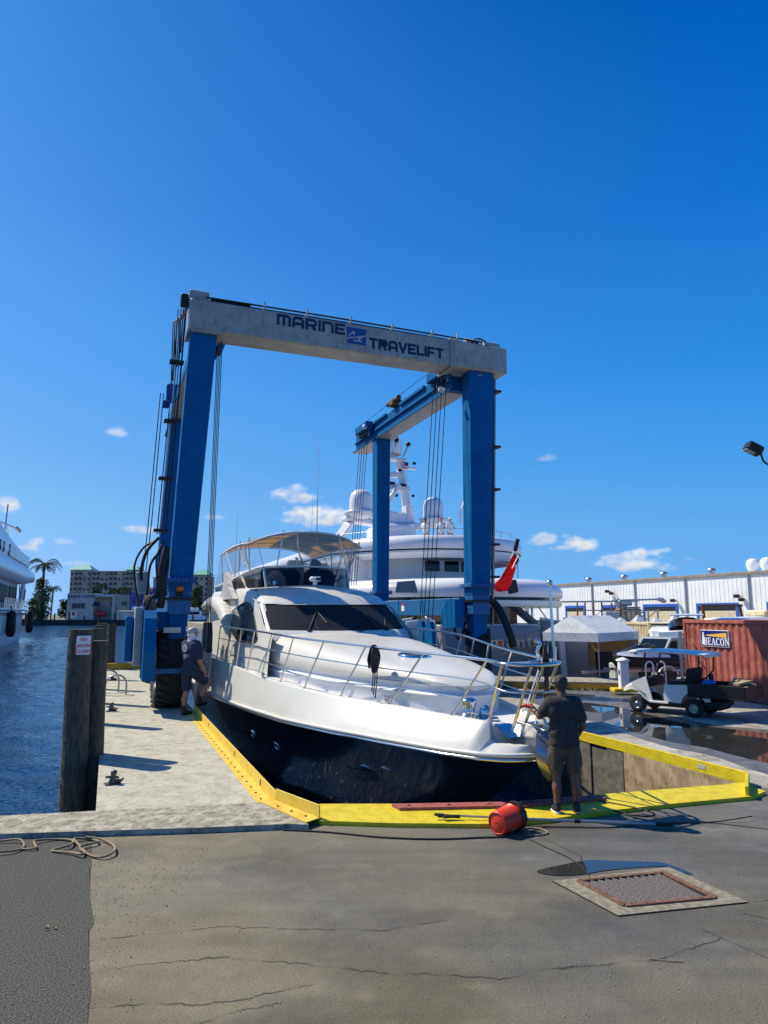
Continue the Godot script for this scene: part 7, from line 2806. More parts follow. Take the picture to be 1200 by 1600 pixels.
# ================================================================ figures: one surface from a field of tapered capsules
func body_mesh(bones: Array, cell: float, k: float) -> ArrayMesh:
	# bones: [from, to, radius, radius]; the field is a sum of falling exponentials, so limbs join smoothly
	var lo := Vector3.INF
	var hi := -Vector3.INF
	for b in bones:
		var r: float = max(b[2], b[3]) + 4.0 * k + cell * 2
		for p in [b[0], b[1]]:
			lo = lo.min(p - Vector3.ONE * r)
			hi = hi.max(p + Vector3.ONE * r)
	var nx := int((hi.x - lo.x) / cell) + 2
	var ny := int((hi.y - lo.y) / cell) + 2
	var nz := int((hi.z - lo.z) / cell) + 2
	var f := PackedFloat32Array()
	f.resize(nx * ny * nz)
	for b in bones:
		var a: Vector3 = b[0]
		var ab: Vector3 = b[1] - a
		var l2 := maxf(ab.length_squared(), 1e-9)
		var rad: float = max(b[2], b[3]) + 4.0 * k
		var l := (a.min(b[1]) - Vector3.ONE * rad - lo) / cell
		var h := (a.max(b[1]) + Vector3.ONE * rad - lo) / cell
		for z in range(maxi(int(l.z), 0), mini(int(h.z) + 1, nz - 1)):
			for y in range(maxi(int(l.y), 0), mini(int(h.y) + 1, ny - 1)):
				var row := (z * ny + y) * nx
				for x in range(maxi(int(l.x), 0), mini(int(h.x) + 1, nx - 1)):
					var p := Vector3(x, y, z) * cell + lo - a
					var t := clampf(p.dot(ab) / l2, 0.0, 1.0)
					var d: float = (p - ab * t).length() - lerpf(b[2], b[3], t)
					if d < 4.0 * k:
						f[row + x] += exp(-maxf(d, -8.0 * k) / k)
	var at := {}
	var verts := PackedVector3Array()
	var off := [0, 1, nx, nx + 1, nx * ny, nx * ny + 1, nx * ny + nx, nx * ny + nx + 1]
	var edges := [[0, 1], [2, 3], [4, 5], [6, 7], [0, 2], [1, 3], [4, 6], [5, 7], [0, 4], [1, 5], [2, 6], [3, 7]]
	var corner := [Vector3(0, 0, 0), Vector3(1, 0, 0), Vector3(0, 1, 0), Vector3(1, 1, 0), Vector3(0, 0, 1), Vector3(1, 0, 1), Vector3(0, 1, 1), Vector3(1, 1, 1)]
	for z in nz - 1:
		for y in ny - 1:
			var row := (z * ny + y) * nx
			for x in nx - 1:
				var i := row + x
				var inside := f[i] > 1.0
				var mixed := false
				for c in range(1, 8):
					if (f[i + off[c]] > 1.0) != inside:
						mixed = true
						break
				if not mixed:
					continue
				var sum := Vector3.ZERO
				var n := 0
				for e in edges:
					var fa := f[i + off[e[0]]]
					var fb := f[i + off[e[1]]]
					if (fa > 1.0) != (fb > 1.0):
						var la := log(maxf(fa, 1e-6))
						var lb := log(maxf(fb, 1e-6))
						sum += corner[e[0]].lerp(corner[e[1]], la / (la - lb))
						n += 1
				at[i] = verts.size()
				verts.append((Vector3(x, y, z) + sum / n) * cell + lo)
	var s := begin()
	s.set_smooth_group(0)
	for v in verts:
		s.add_vertex(v)
	for i in at:
		var here := f[i] > 1.0
		for d in [[1, nx, nx * ny], [nx, nx * ny, 1], [nx * ny, 1, nx]]:
			var j: int = i + d[0]
			if j < f.size() and (f[j] > 1.0) != here and at.has(i - d[1]) and at.has(i - d[2]) and at.has(i - d[1] - d[2]):
				var q := [at[i], at[i - d[1]], at[i - d[1] - d[2]], at[i - d[2]]]
				if here:
					q.reverse()
				for w in [0, 1, 2, 0, 2, 3]:
					s.add_index(q[w])
	s.generate_normals()
	return s.commit()

func hand_bones(wrist: Vector3, dir: Vector3, palm_n: Vector3, curl: float, thumb_side: float) -> Array:
	var d := dir.normalized()
	var n := (palm_n - d * palm_n.dot(d)).normalized()
	var w := d.cross(n)
	var out := [[wrist, wrist + d * 0.035, 0.026, 0.028]]
	for i in 4:
		var o := wrist + d * 0.03 + w * (0.03 - i * 0.02)
		var k := wrist + d * 0.088 + w * (0.036 - i * 0.024)
		out.append([o, k, 0.015, 0.0125])
		var ln: float = [0.040, 0.046, 0.043, 0.034][i]
		var a := curl * 0.7
		var p1 := k + (d * cos(a) + n * sin(a)) * ln
		var p2 := p1 + (d * cos(a * 2.2) + n * sin(a * 2.2)) * ln * 0.7
		var p3 := p2 + (d * cos(a * 3.0) + n * sin(a * 3.0)) * ln * 0.5
		out.append([k, p1, 0.0105, 0.0095])
		out.append([p1, p2, 0.0095, 0.0088])
		out.append([p2, p3, 0.0088, 0.0078])
	var t0 := wrist + d * 0.028 + w * thumb_side * 0.026
	var t1 := t0 + (d * 0.6 + w * thumb_side * 0.75 + n * 0.25).normalized() * 0.042
	var t2 := t1 + (d * 0.85 + w * thumb_side * 0.25 + n * 0.45).normalized() * 0.034
	out.append([t0, t1, 0.0145, 0.0115])
	out.append([t1, t2, 0.0115, 0.009])
	return out

func grow(list: Array, by: float) -> Array:
	var out := []
	for b in list:
		out.append([b[0], b[1], b[2] + by, b[3] + by])
	return out

func head_bones(c: Vector3, fwd: Vector3) -> Array:
	# c is the middle of the head (eyes level); fwd is where the face looks
	var r := fwd.cross(Vector3.UP).normalized()
	var u := r.cross(fwd).normalized()
	return [
		[c + u * 0.035 - fwd * 0.022, c + u * 0.03 + fwd * 0.02, 0.083, 0.078], [c - u * 0.03 + fwd * 0.025, c - u * 0.075 + fwd * 0.042, 0.062, 0.042],
		[c - u * 0.085 + fwd * 0.06, c - u * 0.09 + fwd * 0.068, 0.02, 0.018], [c - u * 0.01 + fwd * 0.09, c - u * 0.035 + fwd * 0.112, 0.010, 0.0155],
		[c - u * 0.062 + fwd * 0.082 - r * 0.016, c - u * 0.062 + fwd * 0.082 + r * 0.016, 0.009, 0.009],
		[c + u * 0.014 + fwd * 0.082 - r * 0.035, c + u * 0.014 + fwd * 0.085 - r * 0.028, 0.012, 0.012], [c + u * 0.014 + fwd * 0.082 + r * 0.035, c + u * 0.014 + fwd * 0.085 + r * 0.028, 0.012, 0.012],
		[c + r * 0.083 + u * 0.012, c + r * 0.084 - u * 0.022, 0.014, 0.010], [c - r * 0.083 + u * 0.012, c - r * 0.084 - u * 0.022, 0.014, 0.010],
		[c - u * 0.07 - fwd * 0.01, c - u * 0.16 - fwd * 0.015, 0.05, 0.056]]

func add_eyes(c: Vector3, fwd: Vector3, parent: Node3D) -> void:
	var r := fwd.cross(Vector3.UP).normalized()
	for sg in [-1.0, 1.0]:
		var s := begin()
		ball(s, c + r * sg * 0.032 + fwd * 0.088 + Vector3.UP * 0.006, Vector3.ONE * 0.0105, 6)
		part("eye", s, M.white_paint, parent)

func people() -> void:
	# ---- the man at the bow, seen from behind
	var at := Vector3(2.33, 0.05, -9.28)
	var t := thing("person", "person in dark t-shirt and brown shorts standing at the bow with one red glove", "person", at)
	var V := func(x: float, y: float, z: float) -> Vector3: return Vector3(x, y, z)
	t.scale = Vector3.ONE * 0.925
	var hc := Vector3(-0.02, 1.715, -0.03)
	var fwd := Vector3(-0.35, -0.12, -1).normalized()
	var legs := [[V.call(-0.10, 0.90, 0), V.call(-0.125, 0.50, -0.02), 0.088, 0.058], [V.call(-0.125, 0.50, -0.02), V.call(-0.13, 0.33, 0.02), 0.056, 0.058], [V.call(-0.13, 0.33, 0.02), V.call(-0.135, 0.09, 0.02), 0.056, 0.036], [V.call(-0.135, 0.06, 0.03), V.call(-0.15, 0.04, -0.13), 0.036, 0.03],
		[V.call(0.10, 0.90, 0), V.call(0.125, 0.50, -0.03), 0.088, 0.058], [V.call(0.125, 0.50, -0.03), V.call(0.13, 0.33, 0.01), 0.056, 0.058], [V.call(0.13, 0.33, 0.01), V.call(0.135, 0.09, 0.0), 0.056, 0.036], [V.call(0.135, 0.06, 0.01), V.call(0.17, 0.04, -0.15), 0.036, 0.03]]
	var torso := [[V.call(-0.07, 0.93, 0), V.call(0.07, 0.93, 0), 0.115, 0.115], [V.call(0, 0.95, 0), V.call(0, 1.15, 0.0), 0.13, 0.125], [V.call(-0.07, 1.18, 0.0), V.call(0.07, 1.18, 0.0), 0.11, 0.11], [V.call(-0.1, 1.36, 0.0), V.call(0.1, 1.36, 0.0), 0.118, 0.118], [V.call(-0.15, 1.47, 0.01), V.call(0.15, 1.47, 0.01), 0.075, 0.075], [V.call(0, 1.48, 0), V.call(0, 1.60, -0.015), 0.066, 0.056]]
	var arm_l := [[V.call(-0.20, 1.47, 0.0), V.call(-0.315, 1.285, -0.06), 0.062, 0.047], [V.call(-0.315, 1.285, -0.06), V.call(-0.37, 1.345, -0.20), 0.045, 0.036], [V.call(-0.37, 1.345, -0.20), V.call(-0.385, 1.385, -0.27), 0.036, 0.028]]
	var arm_r := [[V.call(0.20, 1.47, 0.0), V.call(0.265, 1.16, 0.03), 0.062, 0.046], [V.call(0.265, 1.16, 0.03), V.call(0.235, 1.03, -0.13), 0.044, 0.036], [V.call(0.235, 1.03, -0.13), V.call(0.19, 1.02, -0.22), 0.036, 0.027]]
	var all := legs + torso + arm_l + arm_r + head_bones(hc, fwd)
	put("body", body_mesh(all, 0.0125, 0.011), M.skin_dark, t)
	put("right_hand", body_mesh(hand_bones(V.call(0.19, 1.02, -0.22), V.call(-0.7, 0.1, -0.7), V.call(-0.5, -0.8, 0.3), 0.55, -1.0), 0.0042, 0.003), M.skin_dark, t)
	put("glove", body_mesh(grow(hand_bones(V.call(-0.385, 1.385, -0.27), V.call(-0.75, 0.1, -0.6), V.call(0.1, -1.0, -0.1), 0.45, -1.0), 0.003), 0.0045, 0.003), M.red_paint, t)
	add_eyes(hc, fwd, t)
	var shirt := grow(torso.slice(1, 5), 0.020) + [[V.call(-0.08, 0.93, 0.0), V.call(0.08, 0.93, 0.0), 0.135, 0.135], [V.call(-0.09, 1.05, 0.0), V.call(0.09, 1.05, 0.0), 0.125, 0.125], [V.call(-0.19, 1.475, 0.0), V.call(-0.275, 1.345, -0.035), 0.078, 0.082], [V.call(0.19, 1.475, 0.0), V.call(0.25, 1.27, 0.02), 0.078, 0.078], [V.call(-0.1, 1.45, 0.02), V.call(0.1, 1.45, 0.02), 0.105, 0.105],
		[V.call(-0.12, 1.1, 0.11), V.call(0.02, 1.2, 0.125), 0.018, 0.012], [V.call(0.1, 1.28, 0.11), V.call(0.05, 1.08, 0.12), 0.016, 0.012], [V.call(-0.15, 0.92, 0.08), V.call(0.05, 0.95, 0.12), 0.02, 0.016]]
	put("t_shirt", body_mesh(shirt, 0.0125, 0.012), M.cloth_black, t)
	var shorts := [[V.call(-0.08, 0.88, 0), V.call(0.08, 0.88, 0), 0.125, 0.125], [V.call(-0.10, 0.85, 0), V.call(-0.12, 0.60, -0.01), 0.112, 0.102], [V.call(0.10, 0.85, 0), V.call(0.12, 0.60, -0.02), 0.112, 0.102], [V.call(-0.2, 0.78, 0.0), V.call(-0.21, 0.64, 0.0), 0.035, 0.035], [V.call(0.2, 0.78, 0.0), V.call(0.21, 0.64, 0.0), 0.035, 0.035]]
	put("shorts", body_mesh(shorts, 0.0125, 0.01), M.cloth_brown, t)
	var r0 := fwd.cross(Vector3.UP).normalized()
	var hair := [[hc + Vector3(0, 0.052, 0) - fwd * 0.03, hc + Vector3(0, 0.058, 0) + fwd * 0.012, 0.084, 0.078], [hc - fwd * 0.045 + Vector3(0, 0.0, 0), hc - fwd * 0.05 - Vector3(0, 0.05, 0), 0.07, 0.052]]
	var hr := RandomNumberGenerator.new()
	hr.seed = 2
	for i in 46:
		var d := Vector3(hr.randfn(), hr.randfn() * 0.8 + 0.5, hr.randfn()).normalized()
		if d.dot(fwd) < 0.45:
			var q := hc + Vector3(0, 0.035, 0) - fwd * 0.02 + d * 0.088
			hair.append([q, q + d * 0.004, 0.017, 0.013])
	put("hair", body_mesh(hair, 0.008, 0.006), M.hair_grey, t)
	for sg in [-1.0, 1.0]:
		var fx: float = sg * 0.137
		var toe := V.call(fx + sg * 0.03, 0.035, -0.15)
		put("shoe", body_mesh([[V.call(fx, 0.06, 0.045), V.call(fx, 0.055, -0.03), 0.046, 0.046], [V.call(fx, 0.045, 0.0), toe, 0.044, 0.034], [V.call(fx, 0.09, 0.025), V.call(fx, 0.12, 0.02), 0.048, 0.046]], 0.01, 0.008), M.black_rubber, t)
		put("sole", body_mesh([[V.call(fx, 0.016, 0.065), toe + Vector3(0, -0.018, -0.01), 0.024, 0.022], [V.call(fx - 0.025, 0.014, 0.05), toe + Vector3(-0.02, -0.02, 0.02), 0.018, 0.018], [V.call(fx + 0.025, 0.014, 0.05), toe + Vector3(0.02, -0.02, 0.02), 0.018, 0.018]], 0.008, 0.005), M.ship_white if sg < 0 else M.dull_steel, t)
	# ---- the man by the hoist wheel, one foot up on the kerb
	t = thing("person", "person in white cap, neck scarf and navy clothes leaning by the hoist's left wheel", "person", W(2.03, 0.0, 18.75), TH - 0.95)
	t.scale = Vector3.ONE * 1.21
	hc = Vector3(0.0, 1.70, -0.02)
	fwd = Vector3(0.25, -0.1, -1).normalized()
	legs = [[V.call(-0.10, 0.92, 0), V.call(-0.12, 0.50, -0.03), 0.088, 0.06], [V.call(-0.12, 0.50, -0.03), V.call(-0.12, 0.34, 0.02), 0.058, 0.062], [V.call(-0.12, 0.34, 0.02), V.call(-0.12, 0.09, 0.03), 0.06, 0.038], [V.call(-0.12, 0.06, 0.03), V.call(-0.13, 0.04, -0.13), 0.036, 0.03],
		[V.call(0.10, 0.92, 0), V.call(0.14, 0.66, -0.36), 0.09, 0.062], [V.call(0.14, 0.66, -0.36), V.call(0.13, 0.5, -0.28), 0.06, 0.062], [V.call(0.13, 0.5, -0.28), V.call(0.12, 0.28, -0.17), 0.06, 0.038], [V.call(0.12, 0.24, -0.17), V.call(0.13, 0.2, -0.33), 0.036, 0.03]]
	torso = [[V.call(-0.07, 0.95, 0), V.call(0.07, 0.95, 0), 0.115, 0.115], [V.call(0, 0.97, 0), V.call(0, 1.17, 0.0), 0.13, 0.125], [V.call(-0.07, 1.2, 0.0), V.call(0.07, 1.2, 0.0), 0.11, 0.11], [V.call(-0.1, 1.37, -0.01), V.call(0.1, 1.37, -0.01), 0.118, 0.118], [V.call(-0.15, 1.47, 0.0), V.call(0.15, 1.47, 0.0), 0.075, 0.075], [V.call(0, 1.48, 0), V.call(0, 1.60, -0.015), 0.066, 0.056]]
	arm_l = [[V.call(-0.2, 1.47, 0), V.call(-0.24, 1.18, -0.1), 0.062, 0.046], [V.call(-0.24, 1.18, -0.1), V.call(-0.12, 1.1, -0.27), 0.044, 0.035], [V.call(-0.12, 1.1, -0.27), V.call(-0.08, 1.09, -0.31), 0.035, 0.028]]
	arm_r = [[V.call(0.2, 1.47, 0), V.call(0.27, 1.15, 0.0), 0.062, 0.047], [V.call(0.27, 1.15, 0.0), V.call(0.24, 0.92, -0.17), 0.045, 0.036], [V.call(0.24, 0.92, -0.17), V.call(0.22, 0.86, -0.21), 0.036, 0.028]]
	all = legs + torso + arm_l + arm_r + head_bones(hc, fwd)
	put("body", body_mesh(all, 0.0125, 0.011), M.skin_tan, t)
	put("right_hand", body_mesh(hand_bones(V.call(0.22, 0.86, -0.21), V.call(-0.2, -0.8, -0.5), V.call(-0.8, -0.1, 0.2), 0.45, 1.0), 0.005, 0.003), M.skin_tan, t)
	put("left_hand", body_mesh(hand_bones(V.call(-0.08, 1.09, -0.31), V.call(0.8, -0.1, -0.5), V.call(0, -0.6, 0.5), 0.5, -1.0), 0.005, 0.003), M.skin_tan, t)
	add_eyes(hc, fwd, t)
	shirt = grow(torso.slice(1, 5), 0.020) + [[V.call(-0.08, 0.98, 0.0), V.call(0.08, 0.98, 0.0), 0.13, 0.13], [V.call(-0.19, 1.475, 0.0), V.call(-0.235, 1.25, -0.07), 0.078, 0.078], [V.call(0.19, 1.475, 0.0), V.call(0.26, 1.22, 0.0), 0.078, 0.08], [V.call(-0.1, 1.45, 0.01), V.call(0.1, 1.45, 0.01), 0.105, 0.105]]
	put("t_shirt", body_mesh(shirt, 0.0135, 0.012), M.cloth_navy, t)
	shorts = [[V.call(-0.08, 0.92, 0), V.call(0.08, 0.92, 0), 0.125, 0.125], [V.call(-0.10, 0.88, 0), V.call(-0.12, 0.58, -0.02), 0.114, 0.104], [V.call(0.10, 0.9, 0), V.call(0.135, 0.71, -0.27), 0.114, 0.1]]
	put("shorts", body_mesh(shorts, 0.0135, 0.01), M.cloth_navy, t)
	put("cap", body_mesh([[hc + Vector3(0, 0.045, 0.025), hc + Vector3(0, 0.05, -0.01), 0.092, 0.09], [hc + fwd * 0.09 + Vector3(-0.04, 0.04, 0), hc + fwd * 0.09 + Vector3(0.04, 0.04, 0), 0.018, 0.018], [hc + fwd * 0.13 + Vector3(-0.03, 0.035, 0), hc + fwd * 0.13 + Vector3(0.03, 0.035, 0), 0.016, 0.016]], 0.01, 0.008), M.dull_cloth if M.has("dull_cloth") else M.grey_box, t)
	put("neck_scarf", body_mesh([[hc + Vector3(0, -0.02, 0.02), hc + Vector3(0, -0.1, 0.0), 0.09, 0.082], [hc + Vector3(0, -0.1, 0.0), hc + Vector3(0, -0.2, 0.01), 0.078, 0.098], [hc + Vector3(-0.05, -0.22, 0.04), hc + Vector3(0.05, -0.22, 0.04), 0.06, 0.06]], 0.011, 0.01), M.ship_white, t)
	for q in [[-0.12, 0.0, 0.0], [0.12, 0.19, -0.2]]:
		put("boot", body_mesh([[V.call(q[0], 0.05 + q[1], 0.05 + q[2]), V.call(q[0], 0.05 + q[1], -0.03 + q[2]), 0.05, 0.05], [V.call(q[0], 0.045 + q[1], q[2]), V.call(q[0] + 0.01, 0.038 + q[1], -0.16 + q[2]), 0.048, 0.036], [V.call(q[0], 0.1 + q[1], 0.03 + q[2]), V.call(q[0], 0.17 + q[1], 0.03 + q[2]), 0.052, 0.052]], 0.011, 0.008), M.black_rubber, t)
	var s := begin()
	var bk := Transform3D(Basis.IDENTITY, Vector3(0, 0, 0.162))
	var arc := PackedVector2Array()
	for k in 15:
		var a := TAU * k / 14.0
		arc.append(Vector2(-0.02 + cos(a) * 0.062, 1.40 + sin(a) * 0.07))
	for pg in Geometry2D.offset_polyline(arc, 0.014, Geometry2D.JOIN_ROUND, Geometry2D.END_BUTT):
		plate(s, pg, 0.006, bk)
	for pg in [[-0.06, 1.37, 0.028, 0.05], [0.01, 1.37, 0.028, 0.05]]:
		plate(s, PackedVector2Array([Vector2(pg[0], pg[1]), Vector2(pg[0] + pg[2], pg[1]), Vector2(pg[0] + pg[2], pg[1] + pg[3]), Vector2(pg[0], pg[1] + pg[3])]), 0.007, bk)
	for k in 4:
		plate(s, PackedVector2Array([Vector2(-0.08 + 0.012 * k, 1.25 - 0.026 * k), Vector2(0.06 - 0.015 * k, 1.255 - 0.026 * k), Vector2(0.05 - 0.015 * k, 1.267 - 0.026 * k), Vector2(-0.07 + 0.012 * k, 1.262 - 0.026 * k)]), 0.006, Transform3D(Basis.IDENTITY, Vector3(0, 0, 0.15)))
	part("back_print", s, M.tent_cloth, t)
	# ---- three small figures on the superyacht's sun deck
	var crew := [["person in white shirt and dark cap on the superyacht's sun deck, leftmost of three", W(17.3, 6.62, 37.2)], ["person in pale blue shirt on the superyacht's sun deck, middle of three", W(18.15, 6.62, 36.8)], ["person in white cap on the superyacht's sun deck, rightmost of three", W(18.6, 6.62, 36.5)]]
	for i in 3:
		t = thing("person", crew[i][0], "person", crew[i][1], 2.6 + i * 0.4)
		hc = Vector3(0, 1.5, 0)
		fwd = Vector3(0, -0.15, -1).normalized()
		put("body", body_mesh([[Vector3(-0.1, 0.8, 0), Vector3(-0.1, 0.05, 0), 0.08, 0.05], [Vector3(0.1, 0.8, 0), Vector3(0.1, 0.05, 0), 0.08, 0.05], [Vector3(0, 0.8, 0), Vector3(0, 1.2, 0), 0.14, 0.15], [Vector3(-0.16, 1.26, 0), Vector3(-0.24, 0.95, -0.15), 0.055, 0.04], [Vector3(0.16, 1.26, 0), Vector3(0.24, 0.95, -0.15), 0.055, 0.04]] + head_bones(hc, fwd), 0.022, 0.014), M.skin_tan, t)
		put("shirt", body_mesh([[Vector3(0, 0.82, 0), Vector3(0, 1.16, 0), 0.165, 0.17], [Vector3(-0.15, 1.26, 0), Vector3(0.15, 1.26, 0), 0.09, 0.09], [Vector3(-0.17, 1.24, 0), Vector3(-0.22, 1.05, -0.08), 0.07, 0.065], [Vector3(0.17, 1.24, 0), Vector3(0.22, 1.05, -0.08), 0.07, 0.065]], 0.025, 0.016), [M.ship_white, M.tent_cloth, M.ship_white][i], t)
		put("cap", body_mesh([[hc + Vector3(0, 0.06, 0.01), hc + Vector3(0, 0.06, -0.02), 0.09, 0.088]], 0.02, 0.01), [M.black_metal, M.red_paint, M.ship_white][i], t)

# ================================================================ things on the quay
func pile_mesh(r: float, h: float, sd: int) -> ArrayMesh:
	var s := begin()
	s.set_smooth_group(0)
	var q := RandomNumberGenerator.new()
	q.seed = sd
	var rings := []
	var wob := []
	for k in 24:
		wob.append(1.0 + q.randf_range(-0.045, 0.03))
	for i in 9:
		var ring := []
		for k in 24:
			var a := TAU * k / 24.0
			var rr: float = r * wob[k] * (1.06 - 0.06 * i / 8.0)
			ring.append(Vector3(cos(a) * rr + 0.02 * sin(i * 0.7), WATER - 0.6 + (h - WATER + 0.6) * i / 8.0, sin(a) * rr))
		rings.append(ring)
	loft(s, rings, true)
	s.set_smooth_group(-1)
	fan(s, rings[8], Vector3.UP)
	return commit(s)

func cleat_mesh() -> ArrayMesh:
	var s := begin()
	box(s, Vector3(0, 0.012, 0), Vector3(0.26, 0.024, 0.16), Basis.IDENTITY, 0.01)
	lathe(s, [Vector2(0.07, 0.02), Vector2(0.05, 0.06), Vector2(0.04, 0.14), Vector2(0.055, 0.19), Vector2(0.05, 0.225), Vector2(0.005, 0.24)], 12, Transform3D(Basis(Vector3.BACK, -0.18), Vector3(-0.02, 0, 0)))
	tube(s, [Vector3(-0.12, 0.13, 0.0), Vector3(0, 0.12, 0), Vector3(0.1, 0.1, 0.02)], [0.015, 0.028, 0.015], 8)
	tube(s, [Vector3(0.0, 0.05, 0), Vector3(0.13, 0.05, 0.02), Vector3(0.17, 0.09, 0.02)], [0.035, 0.028, 0.02], 8)
	return commit(s)

func quay_things() -> void:
	var timber := mottled("pile_wood", lin(0.045, 0.043, 0.033), lin(0.115, 0.105, 0.075), 1.1, 0.9, 0.03, norm_tex(0.03, 6.0, 4, 61), 0.7)
	timber.uv1_scale = Vector3(2.4, 0.35, 2.4)
	# pair at the pier's left edge
	var first := put("mooring_pile", pile_mesh(0.215, 2.28, 1), timber)
	first.position = Vector3(-5.55, 0, -12.9)
	tag(first, "thick weathered timber pile carrying the white no-landing sign", "pile")
	var o := put("mooring_pile", pile_mesh(0.175, 2.06, 2), timber)
	o.position = Vector3(-5.36, 0, -13.25)
	tag(o, "shorter timber pile tucked behind the sign pile, right of it", "pile")
	var us := [18.2, 22.3, 26.4, 30.4]
	for i in us.size():
		o = put("mooring_pile", pile_mesh(0.17, 2.22, 4 + i % 2), timber)
		o.position = W(-0.2, 0, us[i])
		o.rotation.y = i * 1.3
		tag(o, "timber pile in the receding row along the pier's left edge", "pile", "row of piles along the left pier")
	o = put("mooring_pile", pile_mesh(0.19, 2.1, 9), timber)
	o.position = W(0.2, 0, 35.75)
	tag(o, "lone timber pile at the far end of the left pier", "pile")
	# sign
	var t := thing("sign", "white no-landing sign with red lettering on the front pile", "sign", Vector3(-5.425, 2.0, -12.70), 0.55)
	t.scale = Vector3.ONE * 1.2
	var s := begin()
	var rect := PackedVector2Array()
	for c in [[1, 1, 0], [-1, 1, 90], [-1, -1, 180], [1, -1, 270]]:
		for k in 4:
			var a := deg_to_rad(c[2] + k * 30.0)
			rect.append(Vector2(c[0] * 0.083 + cos(a) * 0.018, c[1] * 0.122 + sin(a) * 0.018))
	plate(s, rect, 0.006)
	part("panel", s, M.white_paint, t)
	words("lettering", "NO", 0.05, M.red_paint, t, Transform3D(Basis.IDENTITY, Vector3(0, 0.082, 0.004)), 1.0, false, 0.003)
	words("lettering", "LANDING", 0.05, M.red_paint, t, Transform3D(Basis.IDENTITY, Vector3(0, -0.008, 0.004)), 0.75, false, 0.003)
	words("lettering", "ALLOWED", 0.05, M.red_paint, t, Transform3D(Basis.IDENTITY, Vector3(0, -0.092, 0.004)), 0.72, false, 0.003)
	for y in [0.128, -0.128]:
		s = begin()
		disc(s, Vector3(0, y, 0.003), 0.008, 0.006, 8, Vector3(0, 0, 1))
		part("screw", s, M.dull_steel, t)
	# cleats and hoops on the pier
	var cm := cleat_mesh()
	var cl := [["grey iron mooring cleat nearest on the left pier", Vector3(-4.12, 0, -10.98)], ["second grey iron mooring cleat on the left pier, before the hoop rails", Vector3(-7.26, 0, -18.95)], ["small dark mooring cleat beyond the hoop rails on the left pier", Vector3(-10.6, 0, -27.6)]]
	for i in 3:
		o = put("mooring_cleat", cm, M.iron)
		o.position = cl[i][1]
		o.rotation.y = TH + 0.2
		o.scale = Vector3.ONE * [0.9, 1.0, 1.1][i]
		tag(o, cl[i][0], "cleat")
	for q in [["near hooped ladder rail on the left pier's edge", Vector3(-8.6, 0, -22.75), 0.62, 0.62], ["far hooped ladder rail on the left pier's edge", Vector3(-9.2, 0, -23.5), 0.75, 0.72]]:
		s = begin()
		var w: float = q[2]
		var h: float = q[3]
		for z in [0.0, 0.09]:
			tube(s, spline([Vector3(-w / 2, 0, z), Vector3(-w / 2, h * 0.6, z), Vector3(-w * 0.3, h * 0.93, z), Vector3(0, h, z), Vector3(w * 0.3, h * 0.93, z), Vector3(w / 2, h * 0.6, z), Vector3(w / 2, 0, z)], 4), 0.026, 7)
		o = put("ladder_rail", commit(s), M.dull_steel)
		o.position = q[1]
		o.rotation.y = TH
		tag(o, q[0], "rail")
	# drain in the foreground
	mottled("collar_concrete", lin(0.17, 0.155, 0.115), lin(0.27, 0.25, 0.19), 0.7, 0.9, 0.03)
	t = thing("drain", "square drain with rusty plate and jagged rear edge set in a pale concrete collar", "drain", Vector3(2.42, 0, -6.9))
	var c := Vector3(2.42, 0, -6.9)
	var outl := [[1.63, -7.11], [2.90, -7.48], [3.25, -6.62], [2.00, -6.34]]
	var innr := [[1.87, -7.10], [2.77, -7.31], [3.00, -6.70], [2.12, -6.52]]
	for i in 4:
		s = begin()
		var a: Array = outl[i]
		var b: Array = outl[(i + 1) % 4]
		var d: Array = innr[(i + 1) % 4]
		var e: Array = innr[i]
		slab(s, poly([[a[0] - c.x, a[1] - c.z], [b[0] - c.x, b[1] - c.z], [d[0] - c.x, d[1] - c.z], [e[0] - c.x, e[1] - c.z]]), -0.1, 0.011)
		part("collar", s, M.collar_concrete, t)
	s = begin()
	for i in 4:
		var a: Array = outl[i]
		var b: Array = outl[(i + 1) % 4]
		bar(s, Vector3(a[0] - c.x, 0.006, a[1] - c.z), Vector3(b[0] - c.x, 0.006, b[1] - c.z), 0.016, 0.004)
	part("joint", s, M.pit_black, t)
	s = begin()
	for i in 4:
		var a: Array = innr[i]
		var b: Array = innr[(i + 1) % 4]
		bar(s, Vector3(a[0] - c.x, 0.012, a[1] - c.z), Vector3(b[0] - c.x, 0.012, b[1] - c.z), 0.05, 0.03, 0.004)
	part("frame", s, M.rust, t)
	s = begin()
	var pit := []
	for p in innr:
		pit.append([p[0] - c.x, p[1] - c.z])
	sheet(s, pit, 0.009)
	part("pit", s, M.pit_black, t)
	s = begin()
	var saw := []
	var A := Vector2(innr[0][0] - c.x, innr[0][1] - c.z)
	var B := Vector2(innr[1][0] - c.x, innr[1][1] - c.z)
	var inw := Vector2(0.10, 0.30).normalized()
	for k in 21:
		var p := A.lerp(B, 0.04 + 0.84 * k / 20.0) + inw * (0.025 if k % 2 == 0 else 0.085)
		saw.append([p.x, p.y])
	saw.append([innr[1][0] - c.x - 0.05, innr[1][1] - c.z + 0.04])
	saw.append([innr[2][0] - c.x - 0.10, innr[2][1] - c.z - 0.0])
	saw.append([innr[3][0] - c.x + 0.01, innr[3][1] - c.z - 0.03])
	slab(s, poly(saw), 0.013, 0.021)
	part("plate", s, M.grate_plate, t)
